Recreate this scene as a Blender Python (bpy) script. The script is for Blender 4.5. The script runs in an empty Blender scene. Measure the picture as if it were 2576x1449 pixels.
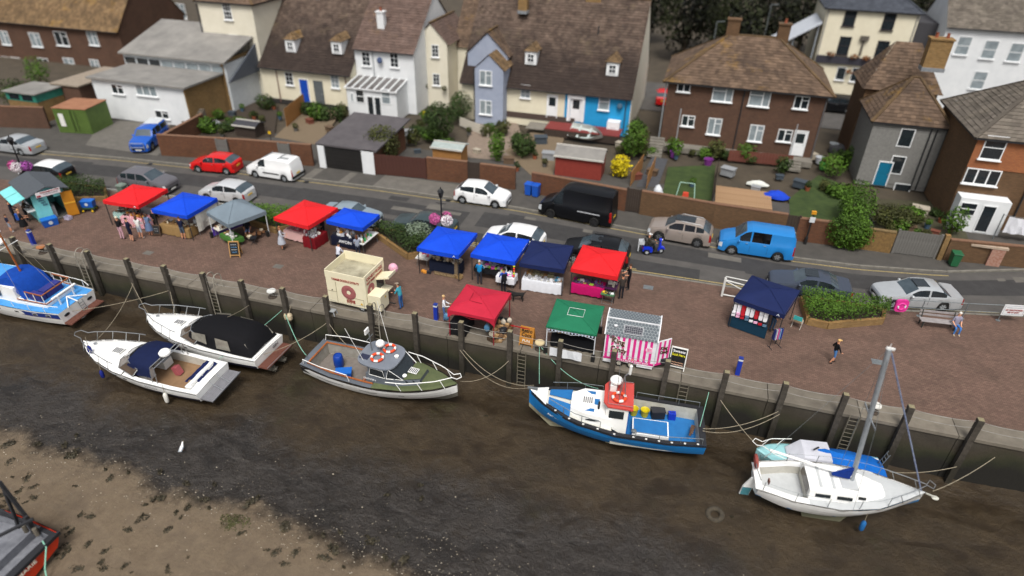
import bpy, math, random
from mathutils import Vector as V, Matrix
from math import sin, cos, pi, radians, sqrt, atan2, hypot

sc = bpy.context.scene
COL = sc.collection

# ------------------------------------------------------------------ camera (drone, 21.6 m above the quay)
FOC, YAW, PITCH, ROLL, CH = 1639.85, -0.270735, 0.569152, 0.022421, 21.6
CF = V((sin(YAW)*cos(PITCH), cos(YAW)*cos(PITCH), -sin(PITCH)))
_r = V((cos(YAW), -sin(YAW), 0)); _u = _r.cross(CF)
CR = _r*cos(ROLL) + _u*sin(ROLL); CU = _u*cos(ROLL) - _r*sin(ROLL)
cd = bpy.data.cameras.new('camera'); cam = bpy.data.objects.new('camera', cd); COL.objects.link(cam)
cam.matrix_world = Matrix(((CR.x, CU.x, -CF.x, 0), (CR.y, CU.y, -CF.y, 0), (CR.z, CU.z, -CF.z, CH), (0, 0, 0, 1)))
cd.sensor_width = 36; cd.lens = 36*FOC/2576; cd.clip_start = .1; cd.clip_end = 3000
cd.dof.use_dof = True; cd.dof.focus_distance = 34; cd.dof.aperture_fstop = .092
sc.camera = cam

# ------------------------------------------------------------------ overcast daylight
SUN_EL, SUN_AZ = radians(60), radians(166)
w = bpy.data.worlds.new('World'); sc.world = w; w.use_nodes = True
nt = w.node_tree; bg = nt.nodes['Background']
sky = nt.nodes.new('ShaderNodeTexSky'); sky.sky_type = 'NISHITA'; sky.sun_disc = False
sky.sun_elevation = SUN_EL; sky.sun_rotation = SUN_AZ; sky.dust_density = 6; sky.air_density = 1.2; sky.ozone_density = 1
hs = nt.nodes.new('ShaderNodeHueSaturation'); hs.inputs['Saturation'].default_value = .35
nt.links.new(sky.outputs[0], hs.inputs['Color']); nt.links.new(hs.outputs[0], bg.inputs[0]); bg.inputs[1].default_value = .075
sl = bpy.data.lights.new('sun', 'SUN'); sl.energy = 1.5; sl.angle = radians(20); sl.color = (1, .97, .92)
so = bpy.data.objects.new('sun', sl); COL.objects.link(so)
so.rotation_euler = (radians(90)-SUN_EL, 0, radians(180)-SUN_AZ)
sc.view_settings.view_transform = 'Standard'; sc.view_settings.look = 'None'
sc.view_settings.exposure = .82; sc.view_settings.gamma = 1; sc.view_settings.use_curve_mapping = False
sc.cycles.use_denoising = True; sc.cycles.max_bounces = 5; sc.cycles.diffuse_bounces = 3

# ------------------------------------------------------------------ survey helpers: a sight line met with a level or a wall plane
def ray(x, y): return CR*((x-1288)/FOC) - CU*((y-724.5)/FOC) + CF
def G(x, y, z=0):
    d = ray(x, y); return V((0, 0, CH)) + d*((z-CH)/d.z)
def PY(x, y, Y):
    d = ray(x, y); return V((0, 0, CH)) + d*(Y/d.y)

# ------------------------------------------------------------------ materials
def C(h):
    h = h.lstrip('#'); o = []
    for i in (0, 2, 4):
        c = int(h[i:i+2], 16)/255; o.append(c/12.92 if c <= .04045 else ((c+.055)/1.055)**2.4)
    return (o[0], o[1], o[2], 1)
MATS = {}
def mat(name, a, b=None, r=.6, metal=0, sc_=3., var=.16, bump=0, bsc=30, spec=.5, coat=0, tint=0, emit=0, detail=6):
    """principled; base colour wanders between a and b (or around a) by noise"""
    if name in MATS: return MATS[name]
    m = bpy.data.materials.new(name); m.use_nodes = True; n = m.node_tree.nodes; l = m.node_tree.links
    p = n['Principled BSDF']; p.inputs['Roughness'].default_value = r; p.inputs['Metallic'].default_value = metal
    p.inputs['Specular IOR Level'].default_value = spec; p.inputs['Coat Weight'].default_value = coat
    ca = C(a)
    if b: cb = C(b)
    else:
        cb = tuple(min(1, x*(1+var)) for x in ca[:3])+(1,); ca = tuple(x*(1-var) for x in ca[:3])+(1,)
    tc = n.new('ShaderNodeTexCoord'); nz = n.new('ShaderNodeTexNoise'); nz.inputs['Scale'].default_value = sc_; nz.inputs['Detail'].default_value = detail
    nz.inputs['Roughness'].default_value = .65
    l.new(tc.outputs['Object'], nz.inputs['Vector'])
    rp = n.new('ShaderNodeMapRange'); rp.inputs[1].default_value = .3; rp.inputs[2].default_value = .7; l.new(nz.outputs[0], rp.inputs[0])
    mx = n.new('ShaderNodeMix'); mx.data_type = 'RGBA'; mx.inputs[6].default_value = ca; mx.inputs[7].default_value = cb
    l.new(rp.outputs[0], mx.inputs[0]); out = mx.outputs[2]
    if tint:
        at = n.new('ShaderNodeAttribute'); at.attribute_name = 'tv'
        mr = n.new('ShaderNodeMapRange'); mr.inputs[3].default_value = 1-tint; mr.inputs[4].default_value = 1+tint; l.new(at.outputs['Fac'], mr.inputs[0])
        m2 = n.new('ShaderNodeVectorMath'); m2.operation = 'SCALE'; l.new(out, m2.inputs[0]); l.new(mr.outputs[0], m2.inputs['Scale']); out = m2.outputs[0]
    l.new(out, p.inputs['Base Color'])
    if bump:
        n2 = n.new('ShaderNodeTexNoise'); n2.inputs['Scale'].default_value = bsc; n2.inputs['Detail'].default_value = 4; l.new(tc.outputs['Object'], n2.inputs['Vector'])
        bp = n.new('ShaderNodeBump'); bp.inputs['Strength'].default_value = bump; bp.inputs['Distance'].default_value = .02; l.new(n2.outputs[0], bp.inputs['Height']); l.new(bp.outputs[0], p.inputs['Normal'])
    if emit: p.inputs['Emission Color'].default_value = C(a); p.inputs['Emission Strength'].default_value = emit
    MATS[name] = m; return m
def brickmat(name, a, b, mortar, bw=.225, bh=.075, off=.5, r=.85, msize=.012, stain='3a322b', stainf=.35, axis='wall', spec=.3):
    if name in MATS: return MATS[name]
    m = bpy.data.materials.new(name); m.use_nodes = True; n = m.node_tree.nodes; l = m.node_tree.links
    p = n['Principled BSDF']; p.inputs['Roughness'].default_value = r; p.inputs['Specular IOR Level'].default_value = spec
    tc = n.new('ShaderNodeTexCoord'); sx = n.new('ShaderNodeSeparateXYZ'); cx = n.new('ShaderNodeCombineXYZ'); l.new(tc.outputs['Object'], sx.inputs[0])
    ad = n.new('ShaderNodeMath'); ad.operation = 'ADD'
    if axis == 'wall':
        l.new(sx.outputs[0], ad.inputs[0]); l.new(sx.outputs[1], ad.inputs[1]); l.new(ad.outputs[0], cx.inputs[0]); l.new(sx.outputs[2], cx.inputs[1])
    else:
        l.new(sx.outputs[0], cx.inputs[0]); l.new(sx.outputs[1], cx.inputs[1])
    bt = n.new('ShaderNodeTexBrick'); bt.offset = off; bt.inputs['Scale'].default_value = 1; bt.inputs['Mortar Size'].default_value = msize
    bt.inputs['Brick Width'].default_value = bw; bt.inputs['Row Height'].default_value = bh; bt.inputs['Mortar Smooth'].default_value = .3
    bt.inputs['Color1'].default_value = C(a); bt.inputs['Color2'].default_value = C(b); bt.inputs['Mortar'].default_value = C(mortar)
    l.new(cx.outputs[0], bt.inputs['Vector'])
    nz = n.new('ShaderNodeTexNoise'); nz.inputs['Scale'].default_value = .6; nz.inputs['Detail'].default_value = 8; nz.inputs['Roughness'].default_value = .7; l.new(tc.outputs['Object'], nz.inputs[0])
    rp = n.new('ShaderNodeMapRange'); rp.inputs[1].default_value = .42; rp.inputs[2].default_value = .72; rp.inputs[4].default_value = stainf; l.new(nz.outputs[0], rp.inputs[0])
    mx = n.new('ShaderNodeMix'); mx.data_type = 'RGBA'; l.new(rp.outputs[0], mx.inputs[0]); l.new(bt.outputs[0], mx.inputs[6]); mx.inputs[7].default_value = C(stain)
    l.new(mx.outputs[2], p.inputs['Base Color'])
    bp = n.new('ShaderNodeBump'); bp.inputs['Strength'].default_value = .5; bp.inputs['Distance'].default_value = .01; bp.invert = True; l.new(bt.outputs['Fac'], bp.inputs['Height']); l.new(bp.outputs[0], p.inputs['Normal'])
    MATS[name] = m; return m
def tilemat(name, a, b, lichen, moss, lf=.5, mf=.5, tint=.3, low=None):
    """roof tiles: each tile its own tone (attribute), lichen and moss in blotches"""
    m = mat(name, a, b, r=.9, sc_=1.2, tint=tint, bump=.5, bsc=9, spec=.2)
    n = m.node_tree.nodes; l = m.node_tree.links; p = n['Principled BSDF']; src = p.inputs['Base Color'].links[0].from_socket
    tc = n['Texture Coordinate']
    for c, s, lo, hi, f in ((moss, .5, .48, .66, mf), (lichen, .35, .56, .7, lf), (lichen, 5, .62, .75, lf*.6)):
        nz = n.new('ShaderNodeTexNoise'); nz.inputs['Scale'].default_value = s; nz.inputs['Detail'].default_value = 9; nz.inputs['Roughness'].default_value = .75
        mp = n.new('ShaderNodeMapping'); mp.inputs['Location'].default_value = (s*7, s*3, lo*11); l.new(tc.outputs['Object'], mp.inputs[0]); l.new(mp.outputs[0], nz.inputs[0])
        rp = n.new('ShaderNodeMapRange'); rp.inputs[1].default_value = lo; rp.inputs[2].default_value = hi; rp.inputs[4].default_value = f; l.new(nz.outputs[0], rp.inputs[0])
        mx = n.new('ShaderNodeMix'); mx.data_type = 'RGBA'; l.new(rp.outputs[0], mx.inputs[0]); l.new(src, mx.inputs[6]); mx.inputs[7].default_value = C(c); src = mx.outputs[2]
    if low:                                                                   # moss and soot thickest on the lower courses
        sx = n.new('ShaderNodeSeparateXYZ'); l.new(tc.outputs['Object'], sx.inputs[0]); nz = n.new('ShaderNodeTexNoise'); nz.inputs['Scale'].default_value = .8; nz.inputs['Detail'].default_value = 9; l.new(tc.outputs['Object'], nz.inputs[0])
        ad = n.new('ShaderNodeMath'); ad.operation = 'MULTIPLY_ADD'; l.new(nz.outputs[0], ad.inputs[0]); ad.inputs[1].default_value = 6; l.new(sx.outputs[2], ad.inputs[2])
        rp = n.new('ShaderNodeMapRange'); rp.inputs[1].default_value = low+3; rp.inputs[2].default_value = low; rp.inputs[4].default_value = .8; l.new(ad.outputs[0], rp.inputs[0])
        mx = n.new('ShaderNodeMix'); mx.data_type = 'RGBA'; l.new(rp.outputs[0], mx.inputs[0]); l.new(src, mx.inputs[6]); mx.inputs[7].default_value = C(moss); src = mx.outputs[2]
    l.new(src, p.inputs['Base Color']); return m
def paint(h, r=.25, name=None): return mat(name or 'paint_'+h, h, r=r, var=.04, sc_=1.5, coat=.25)
def cloth(h, var=.12): return mat('cloth_'+h, h, r=.85, var=var, sc_=5, bump=.2, bsc=25, spec=.2)
def pl(h, r=.5, var=.1): return mat('plain_%s_%d' % (h, r*100), h, r=r, var=var, sc_=4)
GLASS = mat('glass_dark', '1c2226', '2a3136', r=.06, sc_=.8, spec=.8)
GLASSL = mat('glass_pale', '6f7a80', '97a1a5', r=.08, sc_=1.2, spec=.8)
BLACK = mat('black_rubber', '131313', r=.75, var=.2)
CHROME = mat('bright_metal', 'b9bcbe', r=.28, metal=.85, var=.06)
STEEL = mat('galvanised_steel', '8b9193', '6d7375', r=.5, metal=.5, sc_=6)
WHITE = mat('white_gelcoat', 'f0f0ee', 'e2e2de', r=.3, sc_=1.3, coat=.2)
WUPVC = mat('white_window_frame', 'e3e5e6', r=.45, var=.04)
ROPE = mat('rope_pale', 'a09682', '776e5c', r=.9, sc_=8)
ROPEG = mat('rope_green', '8fc4ae', '6a9f8c', r=.9, sc_=8)
TIMBER = mat('weathered_timber', '6e675b', '4b463d', r=.9, sc_=4, bump=.6, bsc=18)

# ------------------------------------------------------------------ mesh builder
class MB:
    def __init__(s): s.v = []; s.f = []; s.m = []
    def add(s, vs, fs, m=0):
        o = len(s.v); s.v += [tuple(v) for v in vs]; s.f += [[i+o for i in f] for f in fs]; s.m += [m]*len(fs); return s
    def box(s, c, d, m=0, rz=0, M=None, taper=1):
        x, y, z = d[0]/2, d[1]/2, d[2]/2; t = taper
        p = [V(q) for q in ((-x, -y, -z), (x, -y, -z), (x, y, -z), (-x, y, -z), (-x*t, -y*t, z), (x*t, -y*t, z), (x*t, y*t, z), (-x*t, y*t, z))]
        if M: p = [M @ q for q in p]
        elif rz: R = Matrix.Rotation(rz, 3, 'Z'); p = [R @ q for q in p]
        c = V(c); return s.add([q+c for q in p], [[3, 2, 1, 0], [4, 5, 6, 7], [0, 1, 5, 4], [1, 2, 6, 5], [2, 3, 7, 6], [3, 0, 4, 7]], m)
    def bar(s, a, b, w, h=None, m=0, up=V((0, 0, 1))):
        a, b = V(a), V(b); d = b-a; L = d.length
        if L < 1e-6: return s
        d /= L; sx = d.cross(up)
        if sx.length < 1e-4: sx = d.cross(V((1, 0, 0)))
        sx.normalize(); uz = sx.cross(d); M = Matrix((d, sx, uz)).transposed()
        return s.box((a+b)/2, (L, w, h or w), m, M=M)
    def poly(s, ps, m=0): return s.add(ps, [list(range(len(ps)))], m)
    def prism(s, poly, ax, a, b, m=0):
        f = {'x': lambda p, t: (t, p[0], p[1]), 'y': lambda p, t: (p[0], t, p[1]), 'z': lambda p, t: (p[0], p[1], t)}[ax]; n = len(poly)
        fs = [list(range(n))[::-1], list(range(n, 2*n))]+[[i, (i+1) % n, n+(i+1) % n, n+i] for i in range(n)]
        return s.add([f(p, a) for p in poly]+[f(p, b) for p in poly], fs, m)
    def grid(s, rows, m=0, closed=False, flip=False):
        n = len(rows[0]); vs = [p for r in rows for p in r]; fs = []
        for i in range(len(rows)-1):
            for j in range(n if closed else n-1):
                k = (j+1) % n; q = [i*n+j, i*n+k, (i+1)*n+k, (i+1)*n+j]; fs.append(q[::-1] if flip else q)
        return s.add(vs, fs, m)
    def tube(s, pts, r, n=6, m=0, caps=True):
        pts = [V(p) for p in pts]; rows = []; up = None
        for i, p in enumerate(pts):
            d = (pts[min(i+1, len(pts)-1)]-pts[max(i-1, 0)])
            if d.length < 1e-9: d = V((0, 0, 1))
            d.normalize()
            if up is None: up = V((0, 0, 1)) if abs(d.z) < .9 else V((1, 0, 0))
            a = d.cross(up)
            if a.length < 1e-4: a = d.cross(V((0, 1, 0)))
            a.normalize(); b = a.cross(d); up = b
            rr = r[i] if isinstance(r, (list, tuple)) else r
            rows.append([p+a*(cos(2*pi*k/n)*rr)+b*(sin(2*pi*k/n)*rr) for k in range(n)])
        o = len(s.v); s.grid(rows, m, closed=True)
        if caps: s.f += [[o+k for k in range(n)][::-1], [o+(len(rows)-1)*n+k for k in range(n)]]; s.m += [m, m]
        return s
    def cyl(s, a, b, r, r2=None, n=12, m=0): return s.tube([a, b], [r, r if r2 is None else r2], n, m)
    def lathe(s, c, prof, n=14, m=0, M=None):
        c = V(c); rows = []
        for r, z in prof:
            row = [V((r*cos(2*pi*k/n), r*sin(2*pi*k/n), z)) for k in range(n)]
            rows.append([c+(M @ p if M else p) for p in row])
        return s.grid(rows, m, closed=True)
    def ball(s, c, r, n=10, m=0, k=6):
        rx, ry, rz = (r, r, r) if not isinstance(r, (tuple, list)) else r; c = V(c); rows = []
        for i in range(k+1):
            t = -pi/2+pi*i/k; rows.append([c+V((rx*cos(t)*cos(2*pi*j/n), ry*cos(t)*sin(2*pi*j/n), rz*sin(t))) for j in range(n)])
        return s.grid(rows, m, closed=True)
    def torus(s, c, R, r, M=None, n=20, k=8, m=0, seg=None):
        rows = []; c = V(c)
        for i in range(n+1):
            t = 2*pi*i/n; row = []
            for j in range(k):
                u = 2*pi*j/k; p = V(((R+r*cos(u))*cos(t), (R+r*cos(u))*sin(t), r*sin(u))); row.append(c+(M @ p if M else p))
            rows.append(row)
        if seg:
            for i in range(n): s.grid(rows[i:i+2], m[0] if not seg(i/n) else m[1], closed=True)
            return s
        return s.grid(rows, m, closed=True)
    def xf(s, M): s.v = [tuple(M @ V(p)) for p in s.v]; return s
    def mesh(s, name, mats, smooth=None, tv=None):
        me = bpy.data.meshes.new(name); me.from_pydata(s.v, [], s.f)
        for q in (mats if isinstance(mats, (list, tuple)) else [mats]): me.materials.append(q)
        if isinstance(mats, (list, tuple)) and len(mats) > 1: me.polygons.foreach_set('material_index', s.m)
        if smooth is not None:
            me.polygons.foreach_set('use_smooth', [True]*len(s.f)); me.set_sharp_from_angle(angle=radians(smooth))
        if tv is not None:
            a = me.attributes.new('tv', 'FLOAT', 'FACE'); a.data.foreach_set('value', tv)
        me.update(); return me
    def build(s, name, mats, parent=None, smooth=None, tv=None, loc=None, rz=0):
        return place(name, s.mesh(name, mats, smooth, tv), parent, loc, rz)
def place(name, me, parent=None, loc=None, rz=0):
    o = bpy.data.objects.new(name, me); COL.objects.link(o)
    if parent is not None: o.parent = parent
    if loc is not None: o.location = loc
    if rz: o.rotation_euler = (0, 0, rz)
    return o
def tag(o, label=None, cat=None, group=None, kind=None):
    if label: o['label'] = label
    if cat: o['category'] = cat
    if group: o['group'] = group
    if kind: o['kind'] = kind
    return o
def thing(name, label, cat, loc=(0, 0, 0), rz=0, group=None):
    o = bpy.data.objects.new(name, None); COL.objects.link(o); o.location = loc; o.rotation_euler = (0, 0, rz); o.empty_display_size = .2
    return tag(o, label, cat, group)
def copy_tree(o, parent=None):
    c = o.copy(); COL.objects.link(c); c.parent = parent
    for ch in list(o.children): copy_tree(ch, c)
    return c
def lerp(a, b, t): return a+(b-a)*t
def pw(tab, x):
    """piecewise linear table"""
    if x <= tab[0][0]: return tab[0][1]
    for (a, p), (b, q) in zip(tab, tab[1:]):
        if x <= b: return p+(q-p)*(x-a)/(b-a)
    return tab[-1][1]
def smooth_tab(tab, n=40):
    """Catmull-Rom through (x, y...) points"""
    out = []
    for i in range(len(tab)-1):
        p0, p1, p2, p3 = V(tab[max(i-1, 0)]), V(tab[i]), V(tab[i+1]), V(tab[min(i+2, len(tab)-1)])
        for k in range(n):
            t = k/n; out.append(.5*((2*p1)+(p2-p0)*t+(2*p0-5*p1+4*p2-p3)*t*t+(3*p1-p0-3*p2+p3)*t**3))
    out.append(V(tab[-1])); return out
def sag(a, b, d, n=10):
    a, b = V(a), V(b); return [a.lerp(b, i/n)-V((0, 0, d*4*(i/n)*(1-i/n))) for i in range(n+1)]
# lettering: outlines of words as thin solid meshes
_TX = {}
def word(s, bold=.0):
    if (s, bold) in _TX: return _TX[(s, bold)]
    cu = bpy.data.curves.new('lettering', 'FONT'); cu.body = s; cu.size = 1; cu.align_x = 'CENTER'; cu.align_y = 'CENTER'; cu.offset = bold; cu.extrude = .01; cu.resolution_u = 3
    o = bpy.data.objects.new('lettering', cu); COL.objects.link(o); dg = bpy.context.evaluated_depsgraph_get()
    me = bpy.data.meshes.new_from_object(o.evaluated_get(dg)); bpy.data.objects.remove(o); bpy.data.curves.remove(cu); _TX[(s, bold)] = me; return me
def lettering(s, m, parent, c, xd, yd, h, width=None, bold=.01, name='lettering', skew=0):
    """word s centred at c, reading along xd, letters upright along yd, cap height about .7h, optional total width"""
    me = word(s, bold).copy(); me.materials.clear(); me.materials.append(m)
    xs = [v.co.x for v in me.vertices]; wd = max(xs)-min(xs); sx = h if width is None else width/wd
    xd, yd = V(xd).normalized(), V(yd).normalized(); zd = xd.cross(yd)
    M = Matrix((xd*sx, yd*h, zd)).transposed().to_4x4(); M.translation = V(c)
    me.transform(M); return place(name, me, parent)
RNG = random.Random(7)
def leaves(n, c, r, size, seed, shell=.55, lump=.35, flat=0, zmin=None, tvbase=.5):
    """many leaf faces through a lumpy ellipsoid; returns MB, tone list"""
    R = random.Random(seed); b = MB(); tv = []
    lobes = [(V((R.gauss(0, 1), R.gauss(0, 1), R.gauss(0, .8))).normalized(), R.uniform(.55, 1.12), R.random()) for _ in range(14)]
    c = V(c)
    while len(b.f) < n:
        d = V((R.gauss(0, 1), R.gauss(0, 1), R.gauss(0, 1))).normalized()
        best = max(lobes, key=lambda q: q[0].dot(d)+R.uniform(-.12, .12)); k = 1-lump+lump*best[1]
        t = (shell+(1-shell)*R.random()**.6)*k
        p = c+V((d.x*r[0]*t, d.y*r[1]*t, d.z*r[2]*t))
        if zmin is not None and p.z < zmin: continue
        s = size*R.uniform(.6, 1.4); nrm = (d+V((R.gauss(0, .6), R.gauss(0, .6), R.gauss(0, .6)+.4))).normalized()
        a = nrm.cross(V((R.gauss(0, 1), R.gauss(0, 1), R.gauss(0, 1)))).normalized(); e = nrm.cross(a)
        b.add([p-a*s, p-e*s*.55+nrm*s*.1, p+a*s, p+e*s*.55+nrm*s*.1], [[0, 1, 2, 3]])
        tv.append(min(1, max(0, tvbase+(best[2]-.5)*.7+R.uniform(-.3, .3))))
    return b, tv
def leafmat(name, a, b, tint=.5): return mat(name, a, b, r=.7, sc_=2.5, tint=tint, spec=.25)
LEAF = leafmat('leaf_dark', '1f2e12', '36481c'); LEAFB = leafmat('leaf_bright', '304a12', '4d6b1e'); LEAFG = leafmat('leaf_grey', '5f6e5c', '7f8c78', .3)
LEAFY = leafmat('leaf_yellow', 'a8960c', 'cbb91a', .35); LEAFO = leafmat('leaf_olive', '2e3216', '474a22'); LEAFD = leafmat('leaf_wood', '10160a', '272b10', .9)
# ------------------------------------------------------------------ bodies grown from joint skeletons (made once per pose, dressed later)
def grow(verts, edges, tags, lev=1):
    """verts (x,y,z,radius); edges with a tag each; returns mesh with polygons sorted to tags (material slots)"""
    me = bpy.data.meshes.new('body'); me.from_pydata([v[:3] for v in verts], edges, []); o = bpy.data.objects.new('body', me); COL.objects.link(o)
    o.modifiers.new('s', 'SKIN'); sv = me.skin_vertices[0].data if me.skin_vertices else None
    if sv is None:
        bpy.context.view_layer.objects.active = o; sv = me.skin_vertices.new().data if hasattr(me.skin_vertices, 'new') else None
    for i, v in enumerate(verts): r = v[3]; sv[i].radius = r if isinstance(r, tuple) else (r, r); sv[i].use_root = i == 0
    u = o.modifiers.new('u', 'SUBSURF'); u.levels = u.render_levels = lev
    out = bpy.data.meshes.new_from_object(o.evaluated_get(bpy.context.evaluated_depsgraph_get())); bpy.data.objects.remove(o)
    seg = [(V(verts[a][:3]), V(verts[b][:3]), t) for (a, b), t in zip(edges, tags)]; idx = []
    for p in out.polygons:
        c = p.center; best = (9, 0)
        for a, b, t in seg:
            d = b-a; k = max(0, min(1, (c-a).dot(d)/d.length_squared)); q = (c-a-d*k).length_squared
            if q < best[0]: best = (q, t)
        idx.append(best[1])
    out.polygons.foreach_set('use_smooth', [True]*len(idx)); return out, idx
def human(pose, arm):
    T, S, L = .0, 0, 0; pz = .56 if pose == 'sit' else .95; dz = pz-.95; lean = .1 if pose == 'lean' else 0
    v = [(0, 0, pz, (.13, .15)), (lean*.4, 0, 1.14+dz, (.115, .14)), (lean, 0, 1.36+dz, (.115, .16)), (lean*1.2, 0, 1.5+dz, .055), (lean*1.3+.01, 0, 1.6+dz, .085), (lean*1.3+.02, 0, 1.7+dz, .075)]
    e = [(0, 1), (1, 2), (2, 3), (3, 4), (4, 5)]; t = [0, 0, 0, 2, 2]; hands = []
    for s in (1, -1):
        k = len(v); ax = dict(down=((-.03, .25, 1.13), (.06, .25, .9)), fwd=((.1, .25, 1.14), (.33, .15, 1.08)), swing=((-.12*s, .26, 1.15), (-.02-.22*s if s < 0 else .2, .3, .98)), bars=((.2, .26, 1.2), (.46, .22, 1.16)), lap=((.02, .25, 1.14), (.25, .17, 1.0)))[arm]
        v += [(lean, s*.17, 1.42+dz, .06), (lean+ax[0][0], s*ax[0][1], ax[0][2]+dz, .045), (lean+ax[1][0], s*ax[1][1], ax[1][2]+dz, .034), (lean+ax[1][0]+.05, s*ax[1][1], ax[1][2]+dz-.06*(arm == 'down'), .03)]
        e += [(2, k), (k, k+1), (k+1, k+2), (k+2, k+3)]; t += [0, 0, 1, 2]; hands.append((v[k+2], v[k+3], s))
        lg = dict(stand=((.02, .1, .5), (-.03, .1, .09), (.15, .12, .04)), lean=((.02, .1, .5), (-.03, .1, .09), (.15, .12, .04)), walk=(((.17, .09, .52), (.12, .09, .11), (.29, .1, .07)) if s > 0 else ((.03, .09, .5), (-.16, .09, .12), (-.0, .1, .04))), sit=((.42, .13, .52), (.42, .14, .09), (.6, .15, .04)))[pose]; k = len(v)
        v += [(0, s*.09, pz-.06, .085), (lg[0][0], s*lg[0][1], lg[0][2], .06), (lg[1][0], s*lg[1][1], lg[1][2], .042), (lg[2][0], s*lg[2][1], lg[2][2], .04)]; e += [(0, k), (k, k+1), (k+1, k+2), (k+2, k+3)]; t += [3, 3, 4, 5]
    me, idx = grow(v, e, t); b = MB(); hd = v[5]
    for w_, h_, s in hands:                                                  # five fingers rooted in each palm
        w_, h_ = V(w_[:3]), V(h_[:3]); d = (h_-w_).normalized(); sd = V((0, 1, 0)) if abs(d.y) < .8 else V((1, 0, 0))
        for q, L_ in ((-.024, .07), (-.008, .085), (.008, .08), (.024, .06)): a = h_+sd*q; b.tube([a, a+d*L_*.6, a+d*L_+V((0, 0, -.02))], [.011, .01, .008], 5)
        b.tube([w_+d*.02, w_+d*.05-sd*.035*s, w_+d*.09-sd*.045*s], [.012, .011, .009], 5)
    c = V(hd[:3]); b.ball(c+V((.075, 0, -.035)), (.016, .012, .02), 6); [b.ball(c+V((.06, q*.03, .0)), .011, 6, 1) for q in (1, -1)]; [b.ball(c+V((-.0, q*.078, -.03)), (.02, .012, .03), 6) for q in (1, -1)]
    f = b.mesh('f', [BLACK, BLACK]); n0 = len(me.vertices); vs = [p.co.copy() for p in me.vertices]+[V(p) for p in b.v]; fs = [list(p.vertices) for p in me.polygons]+[[i+n0 for i in q] for q in b.f]; idx += [6 if m else 2 for m in b.m]
    out = bpy.data.meshes.new('person'); out.from_pydata([tuple(p) for p in vs], [], fs)
    for _ in range(7): out.materials.append(BLACK)
    out.polygons.foreach_set('material_index', idx); out.polygons.foreach_set('use_smooth', [True]*len(fs)); return out, c
POSES = {k: human(*k) for k in (('stand', 'down'), ('stand', 'fwd'), ('lean', 'fwd'), ('walk', 'swing'), ('sit', 'lap'), ('sit', 'bars'))}
_dv = [(-.3, 0, .5, .13), (0, 0, .5, .12), (.25, 0, .52, .14), (.42, 0, .64, .08), (.55, 0, .7, .09), (.7, 0, .66, .045), (-.45, 0, .62, .03), (-.55, 0, .72, .025)]; _de = [(0, 1), (1, 2), (2, 3), (3, 4), (4, 5), (0, 6), (6, 7)]
for _s in (1, -1):
    k = len(_dv); _dv += [(-.32, _s*.09, .4, .07), (-.24, _s*.1, .3, .05), (-.36, _s*.1, .17, .032), (-.33, _s*.1, .03, .03), (.25, _s*.09, .38, .055), (.24, _s*.1, .2, .036), (.26, _s*.1, .03, .032)]; _de += [(0, k), (k, k+1), (k+1, k+2), (k+2, k+3), (2, k+4), (k+4, k+5), (k+5, k+6)]
    k = len(_dv); _dv += [(.52, _s*.09, .7, .035), (.5, _s*.11, .6, .03)]; _de += [(4, k), (k, k+1)]
DOG = grow(_dv, _de, [0]*len(_de))[0]
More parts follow.
